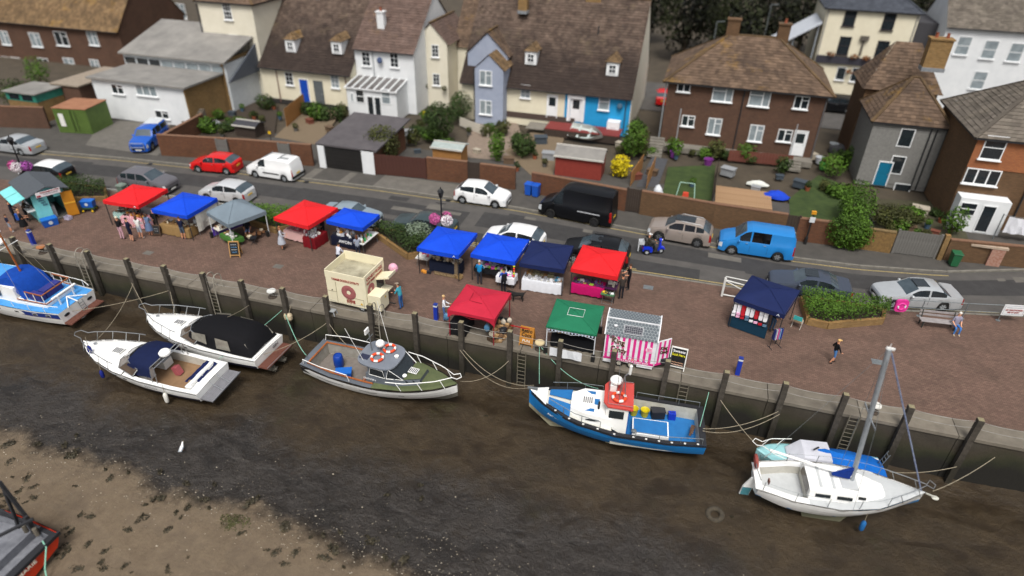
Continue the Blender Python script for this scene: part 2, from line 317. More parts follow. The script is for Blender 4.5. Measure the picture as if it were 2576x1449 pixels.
# ================================================================== THE SETTING
# ---- mud bed of the creek
def mudz(x, y):
    z = -2.38-.011*max(-45, min(25, x))
    z += .10*sin(x*.21+y*.33)+.06*sin(x*.57-y*.41+1.3)
    z -= .25*max(0, 1-abs(y-25.6)/1.6)                       # scour against the wall
    return z
DK_TOP = [(-80, 25), (-45, 21), (-36, 20.2), (-29, 20.3), (-25, 19.2), (-21.6, 19.6), (-18.7, 21.4), (-15.7, 19.2), (-12.3, 20.6), (-4.8, 20.4), (0, 20.3), (3.8, 19.8), (7.8, 18.6), (20, 15), (60, 4)]
DK_BOT = [(-80, 19), (-40, 16), (-30.8, 16.0), (-25.9, 16.1), (-20.9, 15.4), (-16.6, 15.7), (-11.4, 15.3), (-6.9, 14.5), (-2, 12), (20, 4), (60, -8)]
def build_mud():
    b = MB(); xs = [-150, -110, -80]+[-60+i*.25 for i in range(0, 361)]+[40, 60, 100, 150]
    ys = [-160, -90, -50, -20, -8]+[0+i*.25 for i in range(0, 110)]
    R = random.Random(3); nx = len(xs); dk = []; sd = []
    for y in ys:
        for x in xs:
            z = mudz(x, y)
            t1 = pw(DK_TOP, x); t2 = pw(DK_BOT, x); wob = .9*sin(x*.8+1)+.5*sin(x*1.9)+.35*sin(x*3.3+y)
            d = max(0, min(1, (t1+wob*.3-y)/2.4)); s = max(0, min(1, (t2+wob*.25-y)/1.6))
            dk.append(d*(1-s)); sd.append(s)
            z += R.gauss(0, .012+.022*d*(1-s))-.06*d*(1-s)+.12*s
            b.v.append((x, y, z))
    for j in range(len(ys)-1):
        for i in range(nx-1): q = j*nx+i; b.f.append([q, q+1, q+nx+1, q+nx])
    b.m = [0]*len(b.f)
    m = bpy.data.materials.new('mud'); m.use_nodes = True; n = m.node_tree.nodes; l = m.node_tree.links; p = n['Principled BSDF']
    tc = n.new('ShaderNodeTexCoord')
    def noise(s, d=8, rough=.65):
        q = n.new('ShaderNodeTexNoise'); q.inputs['Scale'].default_value = s; q.inputs['Detail'].default_value = d; q.inputs['Roughness'].default_value = rough; l.new(tc.outputs['Object'], q.inputs[0]); return q.outputs[0]
    def ramp(x, a, b2, lo=0, hi=1):
        q = n.new('ShaderNodeMapRange'); q.inputs[1].default_value = a; q.inputs[2].default_value = b2; q.inputs[3].default_value = lo; q.inputs[4].default_value = hi; l.new(x, q.inputs[0]); return q.outputs[0]
    def mix(f, a, c):
        q = n.new('ShaderNodeMix'); q.data_type = 'RGBA'; l.new(f, q.inputs[0])
        for k, x in ((6, a), (7, c)):
            if isinstance(x, str): q.inputs[k].default_value = C(x)
            else: l.new(x, q.inputs[k])
        return q.outputs[2]
    def math_(op, a, c):
        q = n.new('ShaderNodeMath'); q.operation = op
        for k, x in ((0, a), (1, c)):
            if isinstance(x, (int, float)): q.inputs[k].default_value = x
            else: l.new(x, q.inputs[k])
        return q.outputs[0]
    at1 = n.new('ShaderNodeAttribute'); at1.attribute_name = 'dark'; at2 = n.new('ShaderNodeAttribute'); at2.attribute_name = 'sand'
    mp = n.new('ShaderNodeMapping'); mp.inputs['Scale'].default_value = (.5, .9, 1); mp.inputs['Rotation'].default_value = (0, 0, .12); l.new(tc.outputs['Object'], mp.inputs[0]); rip = n.new('ShaderNodeTexNoise'); rip.inputs['Scale'].default_value = 1.1; rip.inputs['Detail'].default_value = 9; rip.inputs['Distortion'].default_value = .8; l.new(mp.outputs[0], rip.inputs[0]); rip = rip.outputs[0]
    big = noise(.35); mid = noise(2.2); fine = noise(14, 10, .8); vf = noise(60, 4)
    brown = mix(ramp(mid, .3, .7), '31271a', '423624'); brown = mix(ramp(big, .4, .65, 0, .6), brown, '261f16'); brown = mix(ramp(big, .6, .72, 0, .5), brown, '37351c')
    dark = mix(ramp(mid, .35, .65), '282523', '393532'); dark = mix(ramp(fine, .5, .68, 0, .7), dark, '1a1817')
    sand = mix(ramp(mid, .3, .7), '5f5243', '706250'); sand = mix(ramp(fine, .55, .72, 0, .6), sand, '382e25'); sand = mix(ramp(vf, .6, .75, 0, .5), sand, '7d7062')
    f1 = ramp(math_('ADD', at1.outputs['Fac'], math_('MULTIPLY', math_('SUBTRACT', mid, .5), 1.9)), .1, .95)
    brown = mix(ramp(rip, .45, .7, 0, .6), brown, '1f1812'); dark = mix(ramp(rip, .45, .68, 0, .6), dark, '151413'); sand = mix(ramp(rip, .52, .75, 0, .35), sand, '453a2f')
    f2 = ramp(math_('ADD', at2.outputs['Fac'], math_('MULTIPLY', math_('SUBTRACT', mid, .5), 1.3)), .2, .75)
    base = mix(f2, mix(ramp(f1, 0, 1, 0, .9), brown, dark), sand); l.new(base, p.inputs['Base Color'])
    wet = math_('ADD', ramp(f1, 0, 1, .54, .34), ramp(f2, 0, 1, 0, .35)); rr = math_('ADD', wet, ramp(rip, .4, .62, .1, -.14)); l.new(rr, p.inputs['Roughness'])
    p.inputs['Specular IOR Level'].default_value = .35
    bp = n.new('ShaderNodeBump'); bp.inputs['Strength'].default_value = 1; bp.inputs['Distance'].default_value = .09
    l.new(math_('ADD', math_('MULTIPLY', noise(5, 8), math_('MULTIPLY', ramp(f1, 0, 1, .75, 1.3), ramp(rip, .42, .65, 1, .4))), math_('MULTIPLY', fine, .35)), bp.inputs['Height']); l.new(bp.outputs[0], p.inputs['Normal'])
    me = b.mesh('mud', m, 60)
    for nm, dat in (('dark', dk), ('sand', sd)):
        a = me.attributes.new(nm, 'FLOAT', 'POINT'); a.data.foreach_set('value', dat)
    o = place('mud_bed', me); tag(o, 'wet brown and grey tidal mud of the creek', kind='structure')
build_mud()

# ---- ground under everything behind the quay
o = MB().box((0, 228, -.42), (900, 400.4, .4)).build('ground', mat('earth', '3a3329', '4c4336', r=.95, sc_=.7)); tag(o, kind='structure')

# ---- road sheet with patches, kerbs, paving
NEAR = [(-120, 27.95+1), (-80, 32.5), (-60, 34.9), (-43.3, 36.5), (-37.8, 37.0), (-24, 37.0), (-2, 36.8), (3, 36.9), (12.6, 37.1), (20.6, 38.9), (34, 43), (70, 56)]
FAR = [(-120, 35), (-80, 38.6), (-54, 41.4), (-47.4, 42.2), (-40, 42.8), (-28.4, 43.4), (-23, 43.6), (-12, 43.6), (-4.8, 43.0), (2.2, 42.4), (7.7, 42.0), (11.9, 42.2), (17.3, 43.1), (25, 46), (34, 50), (70, 66)]
ASPH = mat('asphalt_worn', '484644', '575451', r=.88, sc_=.8, bump=.5, bsc=60, spec=.3)
ASPD = mat('asphalt_patch_dark', '343333', '3e3d3d', r=.88, sc_=1.5, bump=.5, bsc=60, spec=.3)
ASPL = mat('asphalt_patch_light', '5a5752', '6b6761', r=.9, sc_=1.5, bump=.5, bsc=60, spec=.3)
def strip(b, lo, hi, z, x0, x1, step=1., m=0):
    n = max(1, int((x1-x0)/step)); xs = [x0+(x1-x0)*i/n for i in range(n+1)]
    b.grid([[(x, lo(x), z) for x in xs], [(x, hi(x), z) for x in xs]], m)
nearf = lambda x: pw(NEAR, x); farf = lambda x: pw(FAR, x)
b = MB(); strip(b, lambda x: nearf(x)+.02, lambda x: farf(x)-.02, -.1, -120, 70); o = b.build('road', ASPH); tag(o, kind='structure')
# long resurfaced strips and square trench patches lie 4 mm proud of the road
def lane(t): return lambda x: lerp(nearf(x), farf(x), t)
b = MB(); strip(b, lane(.40), lane(.74), -.096, -60, -15); strip(b, lane(.44), lane(.80), -.096, -14, 26); strip(b, lane(.05), lane(.3), -.096, -26, 2)
o = b.build('resurfaced_strip', ASPD); o.parent = bpy.data.objects['road']
R = random.Random(11); b = MB(); b2 = MB()
for i in range(44):
    x = R.uniform(-58, 24); t = R.uniform(.06, .9); L = R.uniform(.5, 2.6); h = R.uniform(.05, .13); q = (b, b2)[i % 2]
    strip(q, lane(t), lane(min(.97, t+h)), -.092 + (i % 3)*.0013, x, x+L, .5)
b.build('trench_patch', ASPL, bpy.data.objects['road']); b2.build('trench_patch', ASPD, bpy.data.objects['road'])
YEL = mat('road_paint_yellow', 'b9a468', '8f8155', r=.8, sc_=9); WHT = mat('road_paint_white', 'c9c8c2', 'a09e98', r=.8, sc_=9)
b = MB(); strip(b, lambda x: farf(x)-.42, lambda x: farf(x)-.34, -.086, -75, -33); strip(b, lambda x: farf(x)-.42, lambda x: farf(x)-.34, -.086, -32.6, 17.6)
strip(b, lambda x: nearf(x)+.3, lambda x: nearf(x)+.38, -.086, -22, 28); strip(b, lambda x: nearf(x)+.5, lambda x: nearf(x)+.58, -.086, -22, -2)
o = b.build('yellow_line', YEL); o.parent = bpy.data.objects['road']
b = MB(); strip(b, lambda x: nearf(x)+.28, lambda x: nearf(x)+.36, -.086, -46, -22.4); b.build('white_line', WHT, bpy.data.objects['road'])
# drain covers in the road
for x, t in ((-29.5, .93), (-17.3, .95), (-44, .92)):
    MB().box((x, lane(t)(x), -.082), (.42, .42, .008)).build('drain_cover', BLACK, bpy.data.objects['road'])
# far pavement
b = MB(); strip(b, farf, lambda x: farf(x)+9, -.004, -120, 70)
PAVT = mat('pavement_tarmac', '42403d', '504d49', r=.9, sc_=1.1, bump=.4, bsc=60, spec=.3)
o = b.build('pavement', PAVT); tag(o, kind='structure')
b = MB(); strip(b, lambda x: farf(x)+.15, lambda x: farf(x)+2.6, 0.0, -24, -17.2); o = b.build('driveway_apron', ASPL, bpy.data.objects['pavement'])
b = MB()
for x, L in ((-30.2, .8), (-27, .7), (-14.2, 1.0)): strip(b, lambda x: farf(x)+.15, lambda x: farf(x)+2.2, .002, x, x+L)
b.build('trench_patch', ASPL, bpy.data.objects['pavement'])
# kerbs: single stones
KERB = mat('kerb_stone', '8b877d', '716d64', r=.9, sc_=3, tint=.2)
kmesh = MB().box((0, 0, 0), (.9, .15, .16)).mesh('kerb_stone', KERB)
def kerbrow(fn, name, lab, x0, x1, side):
    root = thing(name, lab, 'kerb')
    x = x0
    while x < x1:
        a = V((x, fn(x), 0)); c = V((x+.92, fn(x+.92), 0)); d = (c-a).normalized(); x += .92*d.x
        mid = (a+c)/2+V((0, side*.075, -.068)); place('kerbstone', kmesh, root, mid, atan2(d.y, d.x))
kerbrow(farf, 'far_kerb', 'pale kerb of single stones along the pavement before the garden walls', -64, 27, 1)
kerbrow(nearf, 'quay_kerb', 'pale kerb of single stones between road and brick quay', -50, 26, -1)
# brick-paved quay
PAVE = brickmat('clay_pavers', '735b4f', '614b42', '4d4038', bw=.2, bh=.1, msize=.01, stain='42372f', stainf=.6, axis='floor', r=.85)
_n = PAVE.node_tree.nodes
b = MB(); strip(b, lambda x: 27.95, lambda x: nearf(x)-.15, -.005, -120, 70)
o = b.build('quay_paving', PAVE); tag(o, 'red brown brick paving of the quay', kind='structure')
for x, y in ((-1.0, 35.2), (11.5, 31.5), (-24, 30.4), (-33, 29.3)): MB().box((x, y, .0), (.6, .45, .012)).build('inspection_cover', STEEL if x > -2 else ASPL, o)

# ---- quay wall: concrete face with board joints, coping slabs
def wallmat():
    m = mat('quay_concrete', '423d34', '2f2a23', r=.92, sc_=1.6, bump=.8, bsc=7)
    n = m.node_tree.nodes; l = m.node_tree.links; p = n['Principled BSDF']; src = p.inputs['Base Color'].links[0].from_socket; tc = n['Texture Coordinate']
    sx = n.new('ShaderNodeSeparateXYZ'); l.new(tc.outputs['Object'], sx.inputs[0])
    nz = n.new('ShaderNodeTexNoise'); nz.inputs['Scale'].default_value = .45; nz.inputs['Detail'].default_value = 7; l.new(tc.outputs['Object'], nz.inputs[0])
    ad = n.new('ShaderNodeMath'); ad.operation = 'MULTIPLY_ADD'; l.new(nz.outputs[0], ad.inputs[0]); ad.inputs[1].default_value = 2.6; l.new(sx.outputs[2], ad.inputs[2])
    for lo, hi, c, f in ((1.35, .35, '3a3225', .75), (.75, -.1, '232a10', .8), (.2, -.5, '15120d', .95)):
        rp = n.new('ShaderNodeMapRange'); rp.inputs[1].default_value = lo; rp.inputs[2].default_value = hi; rp.inputs[4].default_value = f; l.new(ad.outputs[0], rp.inputs[0])
        mx = n.new('ShaderNodeMix'); mx.data_type = 'RGBA'; l.new(rp.outputs[0], mx.inputs[0]); l.new(src, mx.inputs[6]); mx.inputs[7].default_value = C(c); src = mx.outputs[2]
    l.new(src, p.inputs['Base Color']); return m
QW = wallmat()
qroot = thing('quay_wall', 'stained concrete quay wall with algae and pale coping slabs', 'wall')
COPE = mat('coping_concrete', '787165', '615a50', r=.92, sc_=1.3, bump=.4, bsc=25, tint=.12)
PX0, PSP = -53.74, 2.806
for i in range(-3, 30):
    x0 = PX0+i*PSP*1.5+.6; L = PSP*1.5-.03
    MB().box((x0+L/2, 27.5, -1.95), (L, 1.5, 3.55)).build('wall_panel', QW, qroot)
for i in range(-3, 30):
    x0 = PX0+i*PSP*1.5+.6; L = PSP*1.5-.035
    bb = MB().box((x0+L/2, 27.32, -.0875), (L, 1.25, .175)); bb.build('coping_slab', COPE, qroot, tv=[random.Random(i).random()]*6)
MB().box((0, 27.55, -1.9), (140, 1.3, 3.4)).build('joint_filler', mat('joint_dark', '1b1814', r=.95), qroot)

# ---- fender posts and guard wires
def postmesh(seed):
    R = random.Random(seed); b = MB(); w_ = .26
    rows = []
    for z in (-3.3, -2.6, -1.8, -1, -.2, .5, 1.27, 1.3):
        k = w_/2*(1.0+R.uniform(-.04, .04))*(.93 if z > 1.28 else 1); dx, dy = R.uniform(-.012, .012), R.uniform(-.012, .012)
        rows.append([(dx-k, dy-k, z), (dx+k, dy-k, z), (dx+k, dy+k, z), (dx-k, dy+k, z)])
    b.grid(rows, 0, closed=True); b.f.append([28, 29, 30, 31]); b.m.append(1)
    return b.mesh('post', [POSTM, CAPM])
def postmat():
    m = mat('post_timber', '4c463e', '312c25', r=.95, sc_=5, bump=.8, bsc=12)
    n = m.node_tree.nodes; l = m.node_tree.links; p = n['Principled BSDF']; src = p.inputs['Base Color'].links[0].from_socket; tc = n['Texture Coordinate']
    sx = n.new('ShaderNodeSeparateXYZ'); l.new(tc.outputs['Object'], sx.inputs[0])
    nz = n.new('ShaderNodeTexNoise'); nz.inputs['Scale'].default_value = 1.5; l.new(tc.outputs['Object'], nz.inputs[0])
    ad = n.new('ShaderNodeMath'); ad.operation = 'MULTIPLY_ADD'; l.new(nz.outputs[0], ad.inputs[0]); ad.inputs[1].default_value = 1.5; l.new(sx.outputs[2], ad.inputs[2])
    rp = n.new('ShaderNodeMapRange'); rp.inputs[1].default_value = .2; rp.inputs[2].default_value = -1.2; rp.inputs[4].default_value = .9; l.new(ad.outputs[0], rp.inputs[0])
    mx = n.new('ShaderNodeMix'); mx.data_type = 'RGBA'; l.new(rp.outputs[0], mx.inputs[0]); l.new(src, mx.inputs[6]); mx.inputs[7].default_value = C('252116'); l.new(mx.outputs[2], p.inputs['Base Color']); return m
POSTM = postmat(); CAPM = mat('post_top', '8e8467', '6f6a52', r=.95, sc_=6)
PM = [postmesh(i) for i in range(5)]
PTOP = [(27, 592), (122, 612), (217, 632), (316, 650), (410, 668), (508, 688), (606, 708), (710, 728), (818, 747), (930, 769), (1043, 793), (1160, 820), (1283, 845), (1410, 866), (1545, 890), (1680, 912), (1828, 940), (1978, 965), (2130, 990), (2295, 1020), (2468, 1055)]
POSTX = [PY(x, y, 26.55).x for x, y in PTOP]
plab = ['at the far left by the radar mast', 'nearest the rusty mooring bollard above the cruiser stern', 'beside the leftmost quay ladder', 'wrapped in mooring rope above the two white cruisers', 'with slack lines running down to the white cruisers', 'just left of the second quay ladder', 'just right of the second quay ladder', 'tied with pale green rope, right of the white fenders', 'behind the doughnut trailer, beside the plastic step', 'at the near corner of the doughnut trailer', 'midway between doughnut trailer and dark red gazebo', 'in front of the dark red gazebo', 'beside the orange board', 'in front of the green gazebo', 'in front of the pink striped trailer', 'beside the sweets board', 'right of the blue bollard above the fishing boat stern', 'tied with the fishing boat stern ropes', 'behind the small covered turquoise boat', 'behind the blue furled forestay', 'nearest the right edge of the quay']
for i, x in enumerate(POSTX):
    o = place('fender_post', PM[i % 5], None, (x, 26.55, 0)); tag(o, 'grey timber fender post '+plab[i], 'post', 'timber fender posts along the quay')
WX = [POSTX[0]-2.8]+POSTX+[POSTX[-1]+2.85, POSTX[-1]+5.7]
for nm, z, lab in (('guard_wire', 1.12, 'upper sagging guard wire strung between the timber posts'), ('guard_wire', .72, 'lower sagging guard wire strung between the timber posts')):
    b = MB()
    for a, c in zip(WX, WX[1:]): b.tube(sag((a, 26.6, z), (c, 26.6, z), .12, 6), .014, 4)
    tag(b.build(nm, mat('wire_grey', '8d8a84', '6c6963', r=.7)), lab, 'wire')
# ================================================================== BUILDINGS
TILE = tilemat('tiles_brown', '54453a', '6b594a', '94722f', '352d29', .6, .6)
TILED = tilemat('tiles_dark', '4a3d36', '63554b', '85765c', '2b2422', .5, .6, low=8.6)
TILER = tilemat('tiles_plain', '56463f', '685750', '927447', '463c38', .3, .35, .2)
TILEO = tilemat('tiles_ochre', '63503b', '7a6449', '9a7426', '3f352a', .6, .7)
SLATE = tilemat('slates', '3d4149', '4c5058', '5e6066', '2f3238', .2, .4, .15)
TILEG = tilemat('tiles_grey', '5d564f', '6d665d', '8a8070', '454039', .4, .5)
CREAM = mat('render_cream', 'ded7c0', 'd2cab2', r=.9, sc_=.8, bump=.2, bsc=20)
CREAM2 = mat('render_pale', 'dbd5c4', 'cfc9b6', r=.9, sc_=.8, bump=.2, bsc=20)
WREND = mat('render_white', 'dfe1e2', 'cfd2d4', r=.85, sc_=.8, bump=.2, bsc=20)
BLUEG = mat('render_blue_grey', '9ca4b6', '8e97aa', r=.9, sc_=1, bump=.2, bsc=20)
BLUEW = mat('render_sky_blue', '1c94cc', '1587bd', r=.85, sc_=1, bump=.2, bsc=20)
BRB = brickmat('brick_brown', '563d30', '654738', '52443a', stain='35281f')
BRR = brickmat('brick_red', '70452e', '5c3826', '5a483a', stain='382719')
BRY = brickmat('brick_stock', '9a7a4c', '836339', '7d6b4f', stain='54452f', stainf=.5)
BRO = brickmat('brick_orange', 'a8683f', '985a38', '7c5a43', stain='5c4030', stainf=.2)
BRT = brickmat('brick_tan', '6e5239', '5c442f', '5c4b39', stain='3a2e20')
DARKP = mat('plinth_dark', '2c2a28', r=.9)
LEAD = mat('lead_flashing', '8f9499', '777b80', r=.6, metal=.2)
PIPE = mat('pipe_black', '232427', r=.6)

def roofplane(b, tv, A, B, Cc, D, R, cw=.3, tw=.34):
    A, B, Cc, D = V(A), V(B), V(Cc), V(D)
    n = (B-A).cross(D-A)
    if n.length < 1e-6: n = (Cc-A).cross(D-A)
    n.normalize()
    if n.z < 0: n = -n
    k = max(2, int(((D+Cc)/2-(A+B)/2).length/cw))
    for i in range(k):
        t0, t1 = i/k, min(1, (i+1.02)/k); L0, R0, L1, R1 = A.lerp(D, t0), B.lerp(Cc, t0), A.lerp(D, t1), B.lerp(Cc, t1)
        m = max(1, int((R0-L0).length/tw)); off = .5 if i % 2 else 0
        ed = [0]+[(j+off)/m for j in range(1 if off == 0 else 0, m) if 0 < (j+off)/m < 1]+[1]
        base = R.uniform(-.12, .12)
        for s0, s1 in zip(ed, ed[1:]):
            h = .035+R.uniform(-.012, .014); q0, q1 = L0.lerp(R0, s0), L0.lerp(R0, s1)
            b.add([q0+n*h, q1+n*h, L1.lerp(R1, s1)+n*.004, L1.lerp(R1, s0)+n*.004, q0, q1], [[0, 1, 2, 3], [4, 5, 1, 0]])
            t = min(1, max(0, .5+base+R.uniform(-.45, .45))); tv += [t, t]
def roofobj(root, planes, m, seed, cw=.3, tw=.34):
    b = MB(); tv = []; R = random.Random(seed)
    for p in planes: roofplane(b, tv, *p, R, cw, tw)
    o = b.build('roof', m, root, tv=tv); return o
def house(name, label, x0, x1, y0, y1, ze, zr, kind, wm, rm, over=.3, base=-.1, ins=None, seed=1, cw=.3, tw=.34, gutter=PIPE):
    root = thing(name, label, 'house', ((x0+x1)/2, y0, 0)); ox, oy = (x0+x1)/2, y0
    x0 -= ox; x1 -= ox; y1 -= oy; y0 = 0; xm, ym = (x0+x1)/2, (y0+y1)/2; e = over
    if kind == 'gx':
        MB().prism([(y0, base), (y1, base), (y1, ze), (ym, zr-.05), (y0, ze)], 'x', x0, x1).build('wall', wm, root)
        sl = (zr-ze)/(ym-y0); za = ze-e*sl+.06; P = [((x0-.12, y0-e, za), (x1+.12, y0-e, za), (x1+.12, ym, zr+.06), (x0-.12, ym, zr+.06)), ((x1+.12, y1+e, za), (x0-.12, y1+e, za), (x0-.12, ym, zr+.06), (x1+.12, ym, zr+.06))]
        rd = [((x0-.12, ym, zr+.1), (x1+.12, ym, zr+.1))]
    elif kind == 'gy':
        MB().prism([(x0, base), (x1, base), (x1, ze), (xm, zr-.05), (x0, ze)], 'y', y0, y1).build('wall', wm, root)
        sl = (zr-ze)/(xm-x0); za = ze-e*sl+.06; P = [((x0-e, y1, za), (x0-e, y0-.15, za), (xm, y0-.15, zr+.06), (xm, y1, zr+.06)), ((x1+e, y0-.15, za), (x1+e, y1, za), (xm, y1, zr+.06), (xm, y0-.15, zr+.06))]
        rd = [((xm, y0-.15, zr+.1), (xm, y1, zr+.1))]
    elif kind == 'hip':
        MB().prism([(x0, y0), (x1, y0), (x1, y1), (x0, y1)], 'z', base, ze).build('wall', wm, root)
        i = (y1-y0)/2 if ins is None else ins; a, c = x0+i, x1-i; za = ze-.05
        Q = [(x0-e, y0-e, za), (x1+e, y0-e, za), (x1+e, y1+e, za), (x0-e, y1+e, za)]; U, W = (a, ym, zr), (c, ym, zr)
        P = [(Q[0], Q[1], W, U), (Q[2], Q[3], U, W), (Q[3], Q[0], U, U), (Q[1], Q[2], W, W)]
        rd = [(U, W)]+[(Q[0], U), (Q[3], U), (Q[1], W), (Q[2], W)]
        MB().box((xm, ym, za-.08), (x1-x0+2*e-.02, y1-y0+2*e-.02, .12)).build('soffit', gutter, root)
    elif kind == 'flat':
        MB().prism([(x0, y0), (x1, y0), (x1, y1), (x0, y1)], 'z', base, ze).build('wall', wm, root)
        MB().box((xm, ym, ze+.09), (x1-x0+2*e, y1-y0+2*e, .18)).build('roof', rm, root); P = None
    if P:
        ro = roofobj(root, P, rm, seed, cw, tw)
        b = MB()
        for p, q in rd: b.bar(p, q, .26, .12)
        b.build('ridge_tiles', TILEO if rm not in (SLATE, TILEG) else rm, ro)
        if kind == 'gx':
            b = MB(); b.bar((x0, y0-e-.03, za-.02), (x1, y0-e-.03, za-.02), .11, .09)
            b.build('gutter', gutter, root)
    root['oy'] = oy; root['ox'] = ox; return root
def win(root, X, Z, w_, h, style='g23', Y=None, fm=None, gm=None, proud=.05, sill=True):
    """window centred at world X, Z on the front (camera-facing) wall plane of a house"""
    ox, oy = root['ox'], root['oy']; fy = 0 if Y is None else Y-oy; x, z = X-ox, Z; fm = fm or WUPVC; gm = gm or GLASS; t = .07
    b = MB(); d = proud+.06; yc = fy-proud+d/2
    for sx in (-1, 1): b.box((x+sx*(w_/2-t/2), yc, z), (t, d, h))
    for sz in (-1, 1): b.box((x, yc, z+sz*(h/2-t/2)), (w_-2*t, d, t))
    def vb(k, tt=.04, z0=-.5, z1=.5): b.box((x+k*w_, yc+.005, z+(z0+z1)/2*h), (tt, d-.02, (z1-z0)*(h-2*t)))
    def hb(k, tt=.04, x0=-.5, x1=.5): b.box((x+(x0+x1)/2*w_, yc+.005, z+k*h), ((x1-x0)*(w_-2*t), d-.024, tt))
    if style == 'g23': vb(0); hb(-.17); hb(.17)
    elif style == 'g33': vb(-.17); vb(.17); hb(-.17); hb(.17)
    elif style == 'g34': vb(-.17); vb(.17); hb(-.25); hb(0, .06); hb(.25)
    elif style == 'sash': hb(.0, .07)
    elif style == 'case': vb(0, .1); hb(.18, .06, 0, .5)
    elif style == 'case3': vb(-.17, .1); vb(.17, .1)
    elif style == 'pic': vb(.15, .09); hb(.2, .07, -.5, .15)
    o = b.build('window', fm, root)
    MB().box((x, fy-.012, z), (w_-2*t, .02, h-2*t)).build('pane', gm, o)
    if sill: MB().box((x, fy-.08, z-h/2-.04), (w_+.16, .2, .07)).build('sill', fm if fm is not WUPVC else WUPVC, o)
    return o
def door(root, X, z0, w_, h, m, Y=None, glass=False, fm=None):
    ox, oy = root['ox'], root['oy']; fy = 0 if Y is None else Y-oy; x = X-ox
    b = MB()
    for s in (-1, 1): b.box((x+s*(w_/2+.04), fy-.03, z0+h/2), (.08, .12, h))
    b.box((x, fy-.03, z0+h+.04), (w_+.16, .12, .08)); f = b.build('door_frame', fm or WUPVC, root)
    d = MB().box((x, fy-.02, z0+h/2), (w_, .06, h)); d.box((x, fy-.055, z0+h*.27), (w_*.7, .02, h*.34)); d.box((x, fy-.055, z0+h*.72), (w_*.7, .02, h*.38), 1 if glass else 0)
    d = d.build('door', [m, GLASS], root); MB().ball((x+w_*.38, fy-.08, z0+1.0), .045, 8).build('handle', CHROME, d)
def pipe(root, X, z0, z1, Y=None, m=None):
    fy = (0 if Y is None else Y-root['oy'])-.07
    MB().tube([(X-root['ox'], fy, z0), (X-root['ox'], fy, z1)], .055, 8).build('downpipe', m or PIPE, root)
def chimney(root, X, Y, z0, z1, w_, d, m, pots=2, cap=True):
    x, y = X-root['ox'], Y-root['oy']
    b = MB().box((x, y, (z0+z1)/2), (w_, d, z1-z0)); b.box((x, y, z1+.06), (w_+.16, d+.16, .12)); c = b.build('chimney', m, root)
    for k in range(pots): MB().lathe((x+(k-(pots-1)/2)*w_/max(1, pots), y, z1+.12), [(.13, 0), (.11, .3), (.14, .36), (.1, .36), (.09, .1)], 10).build('chimney_pot', pl('8a4a32', .8), c)
    if cap: MB().box((x, y-.02, z0+.15), (w_+.08, d+.12, .3)).build('flashing', LEAD, c)
def dormer(root, X, zb, yf, w_=1.15, h=1.25, depth=2.4, rm=TILEO):
    """small gabled dormer: white cheeks and window, tiled hipped top"""
    x, y = X-root['ox'], yf-root['oy']
    b = MB().box((x, y+depth/2, zb+h/2), (w_, depth, h)); d = b.build('dormer', WUPVC, root)
    t = .055; f = MB()
    for s in (-1, 1): f.box((x+s*w_*.27, y-.03, zb+h*.5), (t, .08, h*.62))
    for s in (-1, 0, 1): f.box((x, y-.03, zb+h*(.5+s*.29)), (w_*.54, .078, t))
    f.box((x, y-.03, zb+h*.5), (t*.8, .076, h*.58)); f.build('window', WUPVC, d)
    MB().box((x, y-.012, zb+h*.5), (w_*.5, .016, h*.56)).build('pane', GLASS, d)
    bb = MB(); tv = []; R = random.Random(int(X*10)); e = .14; zt = zb+h; zr = zt+.62
    A, B, Cc, D = (x-w_/2-e, y-e, zt), (x+w_/2+e, y-e, zt), (x+w_/2+e, y+depth, zt), (x-w_/2-e, y+depth, zt); U, W = (x, y+.45, zr), (x, y+depth, zr)
    for p in ((A, B, U, U), (B, Cc, W, U), (D, A, U, W)): roofplane(bb, tv, *p, R, .25, .28)
    bb.build('dormer_roof', rm, d, tv=tv)

# --- tall cream house
h = house('tall_house', 'tall plain cream rendered house beside the dormered cottages', -51.75, -45.25, 61.3, 71, 9.7, 12.5, 'hip', CREAM2, TILE, seed=2, base=-.1)
for px, py in ((572, 28), (590, 108)): p = PY(px, py, 61.3); win(h, p.x, p.z, 1.0, 1.7, 'g34', gm=GLASS)
p = PY(607, 197, 61.3); win(h, p.x, p.z, 1.0, 1.7, 'g34', gm=GLASSL)
p = PY(626, 110, 61.3); MB().box((p.x-h['ox'], -.02, p.z), (.16, .1, 1.3)).build('wall_slit', pl('8d8478', .9), h)
pipe(h, -51.9, 0, 9.3)
p = PY(533, 172, 61.3); MB().lathe((p.x-h['ox'], -.35, p.z), [(.36, 0), (.28, .1), (0, .14)], 12, M=Matrix.Rotation(radians(70), 3, 'X')).build('satellite_dish', PIPE, h)
# --- cottages with dormers, cream front
h = house('cottage_row', 'cream cottages with brown roof, two dormers, blue door and grey door', -45.2, -34.55, 60.8, 75.2, 3.85, 10.2, 'gx', CREAM, TILED, seed=3, over=.35)
for px, py, s in ((728, 198, 'g23'), (843, 205, 'g23')): p = PY(px, py, 60.8); win(h, p.x, p.z, .95, 1.35, s, gm=GLASS if px < 800 else GLASSL)
p = PY(769, 240, 60.8); door(h, p.x, .35, .95, 2.35, paint('1446a8', .4)); p = PY(805, 244, 60.8); door(h, p.x, .35, .9, 2.3, pl('5b6062', .5), fm=pl('5b6062', .5))
for px in (702, 872): p = PY(px, 220, 60.8); pipe(h, p.x, 0, 3.8, m=pl('6b4a44', .6))
MB().box((0, -.03, .1), (10.6, .08, .5)).build('plinth', DARKP, h)
for px, py in ((731, 122), (847, 127)): p = PY(px, py, 62.0); dormer(h, p.x, p.z-.35, 62.0)
chimney(h, -41.5, 67.6, 9.3, 11.4, 1.2, .8, BRR)
